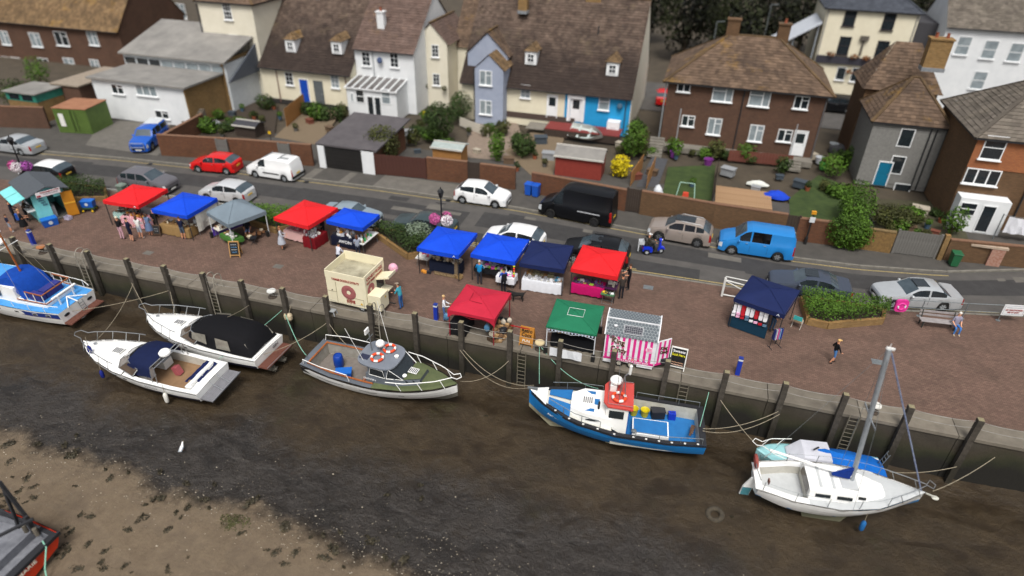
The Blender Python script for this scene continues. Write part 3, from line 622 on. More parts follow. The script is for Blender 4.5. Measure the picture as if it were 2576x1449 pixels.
# --- white house with conservatory
h = house('white_house', 'white cottage with plain brown roof and a glazed white lean-to in front', -34.5, -27.95, 62, 74, 6.15, 10.9, 'gx', WREND, TILER, seed=4, over=.25, cw=.33)
for px, py in ((921, 148), (992, 152)): p = PY(px, py, 62); win(h, p.x, p.z, .95, 1.4, 'g23')
p = PY(958, 150, 62); MB().lathe((p.x-h['ox'], -.3, p.z), [(.32, 0), (.25, .1), (0, .13)], 12, M=Matrix.Rotation(radians(75), 3, 'X')).build('satellite_dish', pl('3b4a6a', .6), h)
p = PY(940, 160, 62); pipe(h, p.x, 3.2, 6.0, m=pl('8f9497', .5))
chimney(h, PY(962, 80, 64.2).x, 64.2, 7.4, 9.3, .75, .6, WREND, 1)
# lean-to: white frame, dark glass roof between white bars
c = MB().prism([(59.3-62, -.1), (0, -.1), (0, 3.25), (59.3-62, 2.85)], 'x', -3.15, 2.35).build('lean_to', WREND, h)
for k in range(7):
    x = -3.1+k*.79; MB().prism([(-2.85, 2.86), (0, 3.34), (0, 3.4), (-2.85, 2.92)], 'x', x+.05, x+.62).build('roof_pane', mat('grey_glazing', '54504f', '625e5c', r=.25), c)
b = MB()
for k in range(8): x = -3.1+k*.79; b.prism([(-2.95, 2.88), (0, 3.37), (0, 3.46), (-2.95, 2.97)], 'x', x-.1, x+.02)
b.box((-.4, -2.85, 2.86), (5.8, .12, .12)); b.build('roof_bar', WUPVC, c)
for px, py, w_, hh, g, s in ((886, 245, .3, .9, GLASSL, 'x'), (906, 242, .95, 1.35, GLASS, 'sash'), (971, 243, 1.0, 1.5, GLASSL, 'sash')): p = PY(px, py, 59.3); win(h, p.x, p.z, w_, hh, s, Y=59.3, gm=g, sill=False)
for px in (933, 951): p = PY(px, 265, 59.3); win(h, p.x, 1.15, .72, 2.1, 'x', Y=59.3, sill=False)
# --- cream gable house
h = house('gabled_house', 'cream gabled house with two small windows behind the lean-to', -29.1, -25.6, 65.2, 72, 6.6, 8.4, 'gy', CREAM2, TILER, seed=5, over=.25, tw=.4)
for px, py in ((1095, 128), (1098, 200)): p = PY(px, py, 65.2); win(h, p.x, p.z, .8, 1.25, 'g23')
b = MB().box((4.4, 5.5, 2.9), (5.2, 5.4, 6.0)); b.build('wing', CREAM2, h)
bb = MB(); tv = []; roofplane(bb, tv, (1.4, 2.6, 5.7), (7.2, 2.6, 5.7), (7.2, 6.6, 10.2), (1.4, 6.6, 10.2), random.Random(8)); bb.build('wing_roof', TILE, h, tv=tv)
pipe(h, -29.2, 0, 6.3, m=pl('6f5d54', .6))
for px, py in ((1071, 215), (1119, 221)):
    p = PY(px, py, 65.0); lb, tv = leaves(140, (p.x-h['ox'], -.35, p.z), (.3, .3, .32), .08, int(px)); lb.build('hanging_basket', LEAFO, h, tv=tv)
# --- blue-grey gable
h = house('blue_grey_house', 'pale blue grey gabled house with lower front gable and brown roofs', -22.75, -18.6, 63.5, 70, 6.3, 8.3, 'gy', BLUEG, TILE, seed=6, over=.2)
root = h; ox, oy = h['ox'], h['oy']
MB().prism([(-21.2-ox, -.1), (-18.3-ox, -.1), (-18.3-ox, 5.45), (-19.75-ox, 6.75), (-21.2-ox, 5.45)], 'y', 61.1-oy, -.01).build('front_gable', BLUEG, h)
bb = MB(); tv = []; R = random.Random(12)
for s, xe in ((-1, -21.35-ox), (1, -18.15-ox)):
    A, B = (xe, 61-oy, 5.4), (xe, .8, 5.4); U, W = (-19.75-ox, 61-oy, 6.85), (-19.75-ox, .8, 6.85)
    roofplane(bb, tv, *((B, A, U, W) if s < 0 else (A, B, W, U)), R)
bb.build('front_roof', TILEO, h, tv=tv)
for px, py in ((1222, 196), (1222, 270)): p = PY(px, py, 61.1); win(h, p.x, p.z, 1.25, 1.4, 'case', Y=61.1, gm=GLASSL)
pipe(h, -21.25, 0, 5.4, Y=61.1)
# --- long roof: cream cottage and blue cottage
h = house('long_cottage', 'cream cottage sharing a big mottled brown roof with the blue cottage', -23.1, -12.4, 62.5, 76.5, 3.9, 11.2, 'gx', CREAM, TILED, seed=7, over=.35)
ox = h['ox']
p = PY(1322, 230, 62.5); win(h, p.x, p.z, 1.0, 1.3, 'g23', gm=GLASSL); p = PY(1390, 250, 62.5); door(h, p.x, 1.0, .95, 2.2, WUPVC, glass=True)
p = PY(1335, 152, 63.8); dormer(h, p.x, p.z-.4, 63.8); MB().box((2.5, -.03, .9), (7.9, .07, .55)).build('plinth', pl('4a3c36', .9), h)
chimney(h, -18.2, 67.5, 9.6, 12.6, .9, .8, BRY)
h = house('blue_cottage', 'bright sky blue cottage at the end of the big mottled roof', -12.4, -6.0, 62.5, 76.5, 3.9, 11.2, 'gx', BLUEW, TILED, seed=17, over=.35)
p = PY(1520, 256, 62.5); win(h, p.x, p.z, 1.05, 1.6, 'sash', gm=GLASSL); p = PY(1450, 262, 62.5); door(h, p.x, .9, .95, 2.3, WUPVC, glass=True)
b = MB().box((p.x-h['ox'], -.12, 3.35), (1.7, .3, .35))
for s in (-1, 1): b.box((p.x-h['ox']+s*.72, -.1, 2.05), (.26, .24, 2.3))
b.build('door_surround', WUPVC, h)
p = PY(1540, 180, 63.6); dormer(h, p.x, p.z-.4, 63.6); MB().prism([(0, -.1), (14, -.1), (14, 3.9), (7, 11.15), (0, 3.9)], 'x', 3.2, 3.26).build('gable_wall', CREAM2, h)
p = PY(1575, 265, 62.5); pipe(h, p.x, .3, 3.7, m=pl('2f4656', .6)); p = PY(1560, 265, 62.5); MB().lathe((p.x-h['ox'], -.28, p.z), [(.28, 0), (.2, .1), (0, .12)], 12, M=Matrix.Rotation(radians(75), 3, 'X')).build('satellite_dish', pl('35566c', .6), h)
chimney(h, PY(1492, 30, 69.5).x, 69.5, 10.4, 12.8, 1.5, .9, BRY); MB().box((PY(1504, 60, 66).x-h['ox'], 4.2, 8.5), (.12, .12, 1.2)).build('vent_pipe', PIPE, h)
# --- brown brick semi
h = house('brick_semi', 'brown brick semi-detached pair with hipped tiled roof and white windows', -2.75, 10.7, 60.8, 70, 6.1, 9.5, 'hip', BRB, TILE, seed=9, over=.45, cw=.32)
for px, py, w_, hh, s, g in ((1721, 216, 1.15, 1.05, 'case', GLASS), (1818, 237, 1.75, 1.3, 'pic', GLASSL), (1911, 248, 1.75, 1.35, 'pic', GLASSL), (2016, 258, 1.2, 1.1, 'case', GLASS), (1731, 304, 1.15, 1.0, 'case', GLASS), (1797, 318, 1.2, 1.5, 'case', GLASSL), (1902, 335, 1.2, 1.5, 'case', GLASSL), (1974, 341, 1.2, 1.1, 'case', GLASS)):
    p = PY(px, py, 60.8); win(h, p.x, p.z, w_, hh, s, gm=g)
p = PY(2009, 362, 60.8); door(h, p.x, .55, 1.0, 2.2, WUPVC, glass=True)
for px in (1859,): p = PY(px, 300, 60.8); pipe(h, p.x, 0, 5.9)
pipe(h, -2.9, 0, 5.9, m=pl('8f9497', .5)); pipe(h, 10.6, 0, 5.9, m=pl('5a5c5e', .5))
chimney(h, PY(1840, 95, 65.6).x, 65.6, 8.8, 10.7, 1.1, .8, BRT, 0); chimney(h, PY(1966, 105, 65.6).x, 65.6, 8.8, 10.6, 1.0, .8, BRT, 1)
MB().box((0, -.6, .2), (13.3, 1.2, .5)).build('step', mat('concrete_path', '7d786f', '68645c', r=.9), h)
for px, py in ((1711, 290), (2003, 330)):
    p = PY(px, py, 59.6); b = MB().tube([(p.x-h['ox'], -1.2, 0), (p.x-h['ox'], -1.2, p.z+.6)], .05, 6)
    b.build('pole', pl('9a9da0', .5), h)
# --- pub
h = house('pub', 'large cream pub with dark sash windows and a dark shopfront, at the back right', 12.45, 22.0, 86, 96, 9.3, 12.8, 'hip', CREAM, SLATE, seed=10, over=.35)
DF = mat('window_frame_dark', '2a2326', r=.5)
for px, py in ((2139, 42), (2237, 52), (2123, 115), (2218, 126)): p = PY(px, py, 86); win(h, p.x, p.z, 1.25, 2.0, 'sash', fm=DF)
p = PY(2150, 150, 86); MB().box((0, -.12, 3.75), (9.4, .3, .8)).build('shop_fascia', mat('fascia_dark', '2f3038', '3b3740', r=.5), h)
for px, py, w_, hh in ((2115, 185, 1.0, 1.5), (2150, 188, .8, 1.6), (2195, 193, 2.0, 1.6)): p = PY(px, py, 86); win(h, p.x, p.z, w_, hh, 'x', gm=GLASS)
for px, py in ((2091, 135), (2149, 143), (2179, 146), (2137, 180), (2172, 185)): p = PY(px, py, 85.6); lb, tv = leaves(90, (p.x-h['ox'], -.4, p.z), (.5, .3, .3), .1, px); lb.build('flower_basket', leafmat('basket_brown', '6a3a1c', '8a5a2c', .5), h, tv=tv)
p = PY(2172, 105, 86); b = MB().box((p.x-h['ox'], -.1, p.z-.6), (.22, .12, 1.8)); b.box((p.x-h['ox'], -.2, p.z+.4), (.9, .2, .5)); b.build('wall_emblem', pl('57524a', .7), h)
for X in (12.6, 21.8): pipe(h, X, 0, 9, m=pl('6e6f74', .5))
MB().box((6.6, 5, 4), (3.4, 8, 8.4)).build('side_wing', pl('3d3c40', .8), h)
# grey membrane canopy beside the pub
t = thing('canopy_shelter', 'pale grey membrane canopy beside the pub', 'canopy', (9.6, 86, 0))
b = MB().prism([(-2.6, 4.2), (2.6, 7.6), (2.6, 7.75), (-2.6, 4.35)], 'y', -.5, 6); b.build('membrane', mat('membrane_grey', 'aeb3bb', 'c0c5cc', r=.6), t)
for x, z in ((-2.4, 4.2), (0, 5.8), (2.4, 7.4)): MB().tube([(x, 0, 0), (x, 0, z)], .09, 8).build('post', pl('8f959b', .5), t)
MB().box((0, .5, 2.4), (4.8, .06, 2.2)).build('side_curtain', pl('7d848c', .6), t)
# --- grey weatherboarded house: ridge along y, lower hip in front
h = house('weatherboard_house', 'grey weatherboarded house with pyramid roof, blue door and white windows', 13.9, 19.3, 57.3, 63, 5.35, 8.3, 'hip', mat('boarding_grey', '7f7e7a', '6a6966', r=.85, sc_=6), TILE, seed=11, over=.25, ins=2.45)
ox = h['ox']; b = MB(); z = .3
while z < 5.2: b.prism([(-.06, z), (-.01, z), (-.01, z+.16), (-.025, z+.16)], 'x', 13.9-ox, 19.3-ox); z += .165
o = b.build('weatherboard', MATS['boarding_grey'], h); o['kind'] = 'stuff'
for px, py, w_, hh in ((2279, 347, 1.05, 1.5), (2256, 415, 1.05, 1.55)): p = PY(px, py, 57.25); win(h, p.x, p.z, w_, hh, 'x', Y=57.25, sill=False)
p = PY(2264, 487, 57.25); win(h, p.x, p.z+.35, 1.25, 1.1, 'x', Y=57.25); p = PY(2205, 480, 57.25); door(h, p.x, .05, .95, 2.0, paint('0f6a8a', .4), Y=57.25)
for X in (18.1, 18.5, 19.2): pipe(h, X, 0, 5.2, Y=57.25)
chimney(h, PY(2345, 165, 61.5).x, 61.5, 8.6, 11, 1.6, 1.0, BRY, 2)
MB().box((0, 8.2, 3.2), (5.6, 5, 6.6)).build('rear_block', BRT, h); bb = MB(); tv = []; R = random.Random(4)
for pp in (((-3.1, 5.4, 6.4), (3.1, 5.4, 6.4), (1.0, 8.3, 9.9), (-1.0, 8.3, 9.9)), ((-3.1, 11, 6.4), (-3.1, 5.4, 6.4), (-1, 8.3, 9.9), (-1, 8.3, 9.9)), ((3.1, 5.4, 6.4), (3.1, 11, 6.4), (1, 8.3, 9.9), (1, 8.3, 9.9))): roofplane(bb, tv, *pp, R)
bb.build('rear_roof', TILE, h, tv=tv)
# --- white sash house far right
h = house('white_sash_house', 'tall white house with sash windows and grey tiled roof at the upper right', 24.4, 36, 84, 93, 8.6, 12.4, 'gx', WREND, TILEG, seed=13, over=.3)
for px, py in ((2423, 115), (2490, 125), (2555, 132), (2462, 202)): p = PY(px, py, 84); win(h, p.x, p.z, 1.35, 1.9, 'sash', gm=GLASSL)
# --- orange and brown brick house, right edge
h = house('brick_house', 'orange and brown brick house with hipped roof at the right edge', 19.2, 30, 51.2, 60, 6.7, 10.2, 'hip', BRT, TILEG, seed=14, over=.3)
ox = h['ox']; MB().box((0, -.02, 5.55), (10.78, .05, 2.2)).build('upper_brickwork', BRO, h)
p = PY(2500, 372, 51.15); win(h, p.x, p.z, 1.35, 1.7, 'sash', Y=51.15); p = PY(2470, 445, 51.15); win(h, p.x, p.z, 2.2, 1.15, 'case3', Y=51.15)
MB().box((-3.7, -.55, 1.25), (3.2, 1.1, 2.6)).build('porch', WREND, h)
p = PY(2430, 530, 50.0); win(h, p.x+.1, 1.75, 1.1, 1.0, 'sash', Y=50.1, sill=False); p = PY(2470, 550, 50.0); win(h, p.x+.25, 1.15, .9, 2.1, 'x', Y=50.1, sill=False)
pipe(h, 23.4, 0, 6.5, Y=51.15)
# --- flat-roofed white building (left)
FELT = mat('roof_felt', '6c6a67', '8b8883', r=.9, sc_=.5, detail=9)
h = house('workshop', 'low white flat-roofed building with clerestory and worn grey roof', -57.35, -46.6, 50.8, 56.6, 3.75, 0, 'flat', WREND, FELT, over=.3)
for px, py, w_, hh, s in ((296, 224, 1.4, .95, 'case'), (368, 228, 2.4, 1.0, 'case3'), (408, 288, 1.6, .8, 'case')): p = PY(px, py, 50.8); win(h, p.x, p.z, w_, hh, s, gm=GLASS if px != 368 else GLASSL)
b = MB().box((-.2, 8.7, 2.3), (12.4, 6.2, 4.9)); u = b.build('upper_storey', mat('clad_pale', 'c3c8cb', 'b3b8bc', r=.7), h)
for k in range(8): MB().box((-5.6+k*1.52, 5.56, 4.2), (1.2, .06, .55)).build('pane', GLASSL if k > 2 else GLASS, u)
b = MB().prism([(5.2, 4.85), (12.4, 6.9), (12.4, 7.05), (5.2, 5.0)], 'x', -6.6, 6.2); b.build('upper_roof', FELT, h); MB().box((5.6, 8.5, 2.6), (.3, 5.9, 5)).build('side_brickwork', BRY, h)
b = MB().prism([(5.2, 3), (13, 3), (13, 7.1)], 'x', 6.2, 6.35); b.build('gable_cladding', pl('4a4f58', .7), h)
MB().box((5.35, 2.9, 1.82), (.12, 5.9, 3.8)).build('side_wall', BRY, h)
# --- brown terrace upper left
h = house('brown_terrace', 'long dark brick terrace with orange brown roof at the upper left', -100, -68.5, 66.5, 78, 4.6, 10.8, 'gx', BRB, TILEO, seed=15, over=.35, base=-6)
for px, py, w_, hh in ((12, 95, 1.5, 1.7), (90, 100, 1.7, 1.7), (155, 97, 2.0, 1.7), (234, 97, 1.5, 1.6), (18, 160, 1.6, 1.8), (45, 162, 1.6, 1.8), (113, 165, 1.7, 1.9), (178, 168, 1.7, 2.2), (240, 165, 1.4, 1.5)): p = PY(px, py, 66.5); win(h, p.x, p.z, w_, hh, 'case', gm=GLASS if px % 2 else GLASSL)
h = house('rear_brick_house', 'dark brick house half hidden behind the grey workshop roof', -66, -56, 84, 94, 9, 12.5, 'gx', BRB, TILE, seed=16)
for px, py in ((350, 25), (425, 25), (455, 28)): p = PY(px, py, 84); win(h, p.x, p.z, 1.6, 2.0, 'case', gm=GLASSL)
# --- dark wood behind
for i, (x, y, s) in enumerate(((-3, 96, 1.2), (3.5, 92, 1.0), (8, 99, 1.15), (13, 108, 1.2), (0.5, 104, 1.1), (24.5, 100, .8), (-9, 106, 1.2), (28, 110, 1))):
    t = thing('woodland_tree', 'dark tree of the wood, '+['just right of the big mottled roof', 'behind the red car', 'left of the grey canopy', 'behind the pub roof', 'in the second row of the wood', 'between the pub and the white sash house', 'behind the big mottled roof', 'behind the white sash house'][i], 'tree', (x, y, 0), group='trees of the dark wood')
    b = MB().tube([(0, 0, -.1), (.1, .1, 3), (.2, -.1, 6)], [.35, .28, .12], 8); b.tube([(.1, .1, 3), (1.6, .4, 5.5)], [.16, .06], 6); b.tube([(.1, .1, 3.4), (-1.3, -.5, 6)], [.15, .05], 6); b.build('trunk', pl('3a2f24', .9), t)
    lb, tv = leaves(2600, (0, 0, 5.4*s), (3.6*s, 3.4*s, 4.8*s), .26, 40+i, shell=.35, lump=.5, tvbase=.45); lb.build('crown', LEAFD, t, tv=tv)
b = MB(); strip(b, lambda x: 72.0, lambda x: 83.5, -.14, -12, 60, 4); o = b.build('back_street', ASPH); tag(o, kind='structure')
b = MB(); strip(b, lambda x: 88, lambda x: 110, -.14, 22.2, 60, 4); o = b.build('back_lawn', mat('lawn', '22330f', '3a4a1e', r=.95, sc_=1.2, detail=9)); tag(o, kind='structure')
# ================================================================== GARDEN WALLS AND YARDS
COPB = mat('wall_coping_brick', '7d5a44', '69503e', r=.9, sc_=4)
def gwall(name, label, pts, h, m, th=.24, cope=COPB, base=-.02):
    root = thing(name, label, 'wall', (pts[0][0], pts[0][1], 0)); o = V((pts[0][0], pts[0][1], 0))
    for a, c in zip(pts, pts[1:]):
        a, c = V((a[0], a[1], 0))-o, V((c[0], c[1], 0))-o; d = c-a; an = atan2(d.y, d.x); L = d.length
        w_ = MB().box((L/2, 0, base+h/2), (L, th, h)).build('wall', m, root, loc=a); w_.rotation_euler = (0, 0, an)
        k = MB(); n = max(1, int(L/.45))
        for i in range(n): k.box(((i+.5)*L/n, 0, base+h+.04), (L/n-.015, th+.06, .08))
        q = k.build('coping', cope, root, loc=a); q.rotation_euler = (0, 0, an)
    return root
def boards(root, a, c, h, m, n=None, th=.03, bw=.14, z0=.04, name='plank', gap=.012):
    """upright boards from a to c, each its own part"""
    a, c = V((a[0], a[1], 0))-root.location, V((c[0], c[1], 0))-root.location; a.z = c.z = 0; d = c-a; L = d.length; n = n or max(2, int(L/bw)); w_ = L/n; an = atan2(d.y, d.x)
    me = MB().box((0, 0, h/2), (w_-gap, th, h)).mesh(name, m)
    for i in range(n): p = a.lerp(c, (i+.5)/n); place(name, me, root, (p.x, p.y, z0+((i*7) % 5)*.006), an)
WOODO = mat('fence_orange', 'a5753f', '8e6233', r=.85, sc_=5); WOODG = mat('gate_grey_wood', '6f6d69', '5a5854', r=.9, sc_=7); WOODB = mat('gate_brown', '3f2019', '4b2a20', r=.7, sc_=5); WOODD = mat('gate_dark', '2e241e', '3d3128', r=.85, sc_=6)
def gate(name, label, a, c, h, m, bw=.16, frame=None):
    root = thing(name, label, 'gate', (a[0], a[1], 0)); boards(root, a, c, h, m, bw=bw)
    d = (V((c[0], c[1]))-V((a[0], a[1]))); b = MB()
    for z in (.35, h-.3): b.bar((0, .05, z), (d.x, d.y+.05, z), .05, .1)
    b.build('rail', frame or m, root)
    for p in ((0, 0), (d.x, d.y)): MB().box((p[0], p[1]+.02, h/2+.05), (.14, .14, h+.1)).build('post', frame or m, root)
    return root
# front walls along the pavement
gwall('garden_wall', 'long red brick garden wall behind the red hatchback and white van', [(-44.3, 43.9), (-37.2, 45.15), (-36.4, 45.3), (-30.6, 46.0)], 1.85, BRR)
for x, lab in ((-38.9, 'grey wooden door in the brick wall behind the red hatchback'), (-33.4, 'grey wooden door in the brick wall behind the white van')):
    y = pw([(-44.3, 43.9), (-30.6, 46)], x)-.16; gate('garden_door', lab, (x, y), (x+.9, y+.12), 1.8, WOODG)
gwall('return_wall', 'side wall of the first garden beside the forecourt', [(-44.3, 44.05), (-45.0, 50.5)], 1.6, BRR)
gwall('garden_wall', 'red brick wall with dark door right of the brown gate', [(-20.35, 46.5), (-16.9, 46.7)], 1.85, BRR)
gate('garden_door', 'narrow dark door between brick walls right of the brown gate', (-16.85, 46.7), (-15.9, 46.72), 1.8, WOODD)
gwall('garden_wall', 'red brick wall behind the white hatchback', [(-15.85, 46.75), (-12.9, 46.8)], 1.8, BRR)
gwall('garden_wall', 'brick wall behind the two blue wheelie bins and black van', [(-11.5, 46.6), (-3.9, 45.65)], 1.7, BRR)
gate('garden_door', 'dark plank door in the wall right of the black van', (-3.85, 45.6), (-2.85, 45.5), 1.85, WOODD)
gwall('garden_wall', 'dark brown brick wall behind the silver crossover', [(-2.8, 45.5), (2.5, 44.95), (7.4, 44.75)], 1.85, BRT)
gwall('garden_wall', 'brown brick wall between blue van and ivy', [(8.2, 44.75), (10.4, 44.8)], 1.7, BRR)
gate('garden_door', 'black door behind the roof of the blue van', (7.4, 44.7), (8.2, 44.7), 1.8, WOODD)
gwall('garden_wall', 'rough yellow stone wall between the ivy and the grey gates', [(10.4, 44.85), (14.4, 44.85)], 1.55, mat('stone_yellow', '86683c', '5f4a2b', r=.95, sc_=6, bump=1, bsc=9), cope=mat('stone_cap', '7d6843', '5c4c33', r=.95))
g_ = gate('double_gate', 'weathered grey double gates beside the green wheelie bin', (14.55, 44.85), (17.15, 44.9), 1.7, WOODG, bw=.17)
MB().box((17.45-14.55, .05, .9), (.3, .3, 1.9)).build('gate_pier', BRY, g_)
r_ = gwall('yard_wall', 'low brick wall with two dark doors and a whitewashed pier at the right edge', [(17.7, 45.0), (24, 45.6)], 1.5, BRT)
for x0 in (19.0, 21.2): boards(r_, (x0, 44.92+(x0-17.7)*.095), (x0+1.2, 44.92+(x0+1.2-17.7)*.095), 1.2, WOODD, n=8, name='door_plank')
MB().box((20.7-17.7, .12, .68), (.8, .3, 1.4)).build('whitewashed_pier', mat('whitewash_brick', 'a98b7c', '8a5744', r=.9, sc_=7), r_); MB().box((20.1-17.7, .08, 1.32), (2.2, .28, .14)).build('lintel', mat('lintel_pale', 'b5a493', '95826f', r=.9), r_)
gwall('yard_wall', 'dark brick wall behind the silver saloon at the left edge', [(-75, 42.5), (-62.5, 45.3), (-59, 46.2)], 2.0, BRB)
t = thing('wall_door', 'tall black door in the brick wall behind the silver saloon', 'door', (-65.2, 44.5, 0), radians(13)); boards(t, (-65.2, 44.5), (-64.0, 44.5), 2.1, BLACK); 
# garage with white pillars, black door
t = thing('garage', 'single garage with white piers, black door and grey felt roof', 'garage', (-30.2, 45.85, 0))
MB().box((.55, .2, 1.02), (.6, .4, 2.1)).build('pier', WREND, t); MB().box((4.85, .2, 1.02), (1.1, .4, 2.1)).build('pier', WREND, t)
d = MB()
for k in range(12): d.box((2.55, .14+(.012 if k % 2 else 0), .09+k*.165), (3.4, .05, .16))
d.build('roller_door', mat('door_black', '161514', '201e1d', r=.55), t)
MB().box((2.9, 3.4, .95), (4.9, 5.9, 1.95)).build('wall', BRR, t)
b = MB().prism([(.0, 1.98), (7.0, 2.55), (7.0, 2.68), (.0, 2.12)], 'x', .1, 5.7); b.build('roof', mat('felt_dark', '474346', '565254', r=.9, sc_=1), t)
gate('yard_gates', 'oxblood red double gates right of the garage', (-24.75, 45.95), (-20.45, 46.4), 1.75, WOODB, bw=.3)
# green shipping container and corrugated end
t = thing('green_container', 'green steel container with rusty roof beside the blue pickup', 'container', (-55.9, 47.4, 0), radians(10))
b = MB()
for k in range(14): b.box((-1.5+k*.23, -1.55, 1.15), (.12, .06, 2.2))
b.box((0, 0, 1.15), (3.3, 3.05, 2.3)); b.build('body', mat('container_green', '5c7433', '4a6028', r=.7, sc_=1.5), t)
MB().box((0, 0, 2.34), (3.4, 3.2, .06)).build('roof', mat('rust_roof', '9a6d51', '84583f', r=.9, sc_=1.2), t); MB().box((-.95, -1.6, 1.25), (.5, .02, 1.2)).build('notice', pl('d8d6d2', .6), t)
for x in (.1, .5): MB().tube([(x, -1.62, .2), (x, -1.62, 2.2)], .03, 6).build('lock_rod', pl('3d4a26', .6), t)
# store buildings left of the container
t = thing('green_store', 'low brick store with pale roof and green clerestory left of the container', 'shed', (-62.6, 47.2, 0))
MB().box((0, 1.6, .95), (3.6, 3.2, 2.1)).build('wall', BRY, t); MB().box((0, 1.6, 2.35), (3.65, 3.25, .75)).build('upper_panel', mat('store_green', '2f8270', '256a5b', r=.6), t)
MB().box((0, 1.6, 2.78), (4.0, 3.6, .1)).build('roof', FELT, t)
for k in (-1, 1): MB().box((k*.8, -.03, 2.35), (1.2, .04, .5)).build('pane', GLASS, t)
t = thing('brick_outhouse', 'dark brick outhouse with pale flat roof between store and white workshop', 'shed', (-60.2, 51, 0)); MB().box((0, 2.5, 1.4), (3.2, 6.6, 3)).build('wall', BRB, t); MB().box((0, 2.5, 2.98), (3.5, 6.9, .14)).build('roof', mat('roof_pale', '96897a', '7d7264', r=.9), t)

# ---- garden surfaces
def patch(name, pix, m, z, lab=None, parent=None):
    b = MB().poly([G(x, y, z) for x, y in pix]); o = b.build(name, m)
    return tag(o, lab, kind='structure')
GRAV = mat('gravel_warm', '7a6a54', '5d5040', r=.95, sc_=9); SLABS = mat('paving_slabs', '8a8278', '736c63', r=.9, sc_=2.5); LAWN = MATS['lawn']; SOIL = mat('soil', '2b231b', '3f352a', r=.95, sc_=5); CONC = MATS['concrete_path']
patch('gravel_yard', [(690, 345), (770, 270), (860, 280), (800, 365)], GRAV, .012); patch('soil_bed', [(400, 335), (545, 235), (700, 262), (690, 345), (640, 350)], SOIL, .008)
patch('patio', [(1165, 395), (1190, 310), (1300, 300), (1330, 410)], mat('slab_pink', '8a7a6c', '6f6256', r=.9, sc_=3), .012)
patch('gravel_yard', [(1335, 440), (1270, 380), (1340, 330), (1420, 345), (1390, 440)], GRAV, .016); patch('lawn', [(1665, 500), (1680, 420), (1800, 415), (1790, 505)], LAWN, .02)
patch('lawn', [(1990, 600), (1985, 500), (2060, 440), (2160, 480), (2190, 570), (2080, 590)], LAWN, .02); patch('soil_bed', [(2200, 585), (2200, 500), (2400, 510), (2440, 610)], mat('soil_green', '333020', '474530', r=.95, sc_=4), .014)
patch('garden_path', [(1600, 470), (1640, 395), (1680, 400), (1655, 470)], mat('path_dark', '3b3c40', '4a4b4f', r=.9), .018); patch('forecourt', [(215, 365), (260, 300), (480, 318), (395, 392)], ASPL, .004)
def fence(label, a, c, h=1.5, m=WOODO, bw=.15): 
    t = thing('garden_fence', label, 'fence', (a[0], a[1], 0)); boards(t, a, c, h, m, bw=bw); d = V((c[0]-a[0], c[1]-a[1])); 
    for z in (.3, h-.25): MB().bar((0, .04, z), (d.x, d.y+.04, z), .04, .07).build('rail', m, t)
    return t
a, c = G(722, 320), G(769, 278); fence('orange timber fence panels in front of the cottages with blue door', (a.x, a.y), (c.x, c.y), 1.75)
a, c = G(1585, 470), G(1615, 425); fence('short orange fence left of the path between red shed and lawn', (a.x, a.y), (c.x, c.y), 1.3); a, c = G(1625, 478), G(1645, 430); fence('short orange fence right of the path between red shed and lawn', (a.x, a.y), (c.x, c.y), 1.3)
a, c = G(1260, 320), G(1340, 345); fence('pale picket fence behind the small shed', (a.x-4, a.y-1), (c.x-4, c.y-1.5), .9, pl('c9c2b4', .8), bw=.2)
a, c = G(1800, 470), G(1790, 520); fence('dark fence between the lawn and the timber deck', (a.x, a.y+3), (c.x, c.y), 1.3, WOODD)
a, c = G(1990, 420), G(1830, 405); fence('low brown railing under the brick semi', (c.x, c.y), (a.x, a.y), 1.0, mat('rail_red', '5b2f25', '6d3d30', r=.8), bw=.25)
# timber deck of single boards
t = thing('timber_deck', 'pale timber deck of long boards behind the brown wall', 'deck', G(1870, 500))
dm = mat('deck_boards', 'a58565', '8f7152', r=.85, sc_=4); me = MB().box((0, 0, .12), (.13, 3.4, .05)).mesh('board', dm)
for k in range(30): place('board', me, t, (-2.1+k*.142, 0, (k % 3)*.004))
t = thing('red_deck', 'dark red raised deck in front of the blue cottage', 'deck', (-10.2, 60.9, 0)); me = MB().box((0, 0, .75), (.18, 2.2, .06)).mesh('board', mat('deck_red', '6e2421', '7d302b', r=.7))
for k in range(38): place('board', me, t, (-3.4+k*.19, 0, 0))
MB().box((.1, -1.06, .36), (7.2, .06, .76)).build('skirt', WOODD, t); MB().box((-4.6, .2, .45), (1.8, 2, .08)).build('landing', CONC, t)
def stairs(label, p, n, w_, rz, m=CONC):
    t = thing('garden_steps', label, 'steps', p, rz)
    for k in range(n): MB().box((0, k*.28, .09+k*.09), (w_, .3, .18+k*.18)).build('step', m, t)
stairs('grey garden steps climbing beside the brick semi', G(1645, 395), 7, 1.3, 0); stairs('stone steps in the first walled garden', G(470, 325), 8, 1.6, 0, mat('step_stone', '6b6256', '574f45', r=.95)); stairs('steps up to the door at the right of the brick semi', G(1996, 430), 4, 1.1, 0)
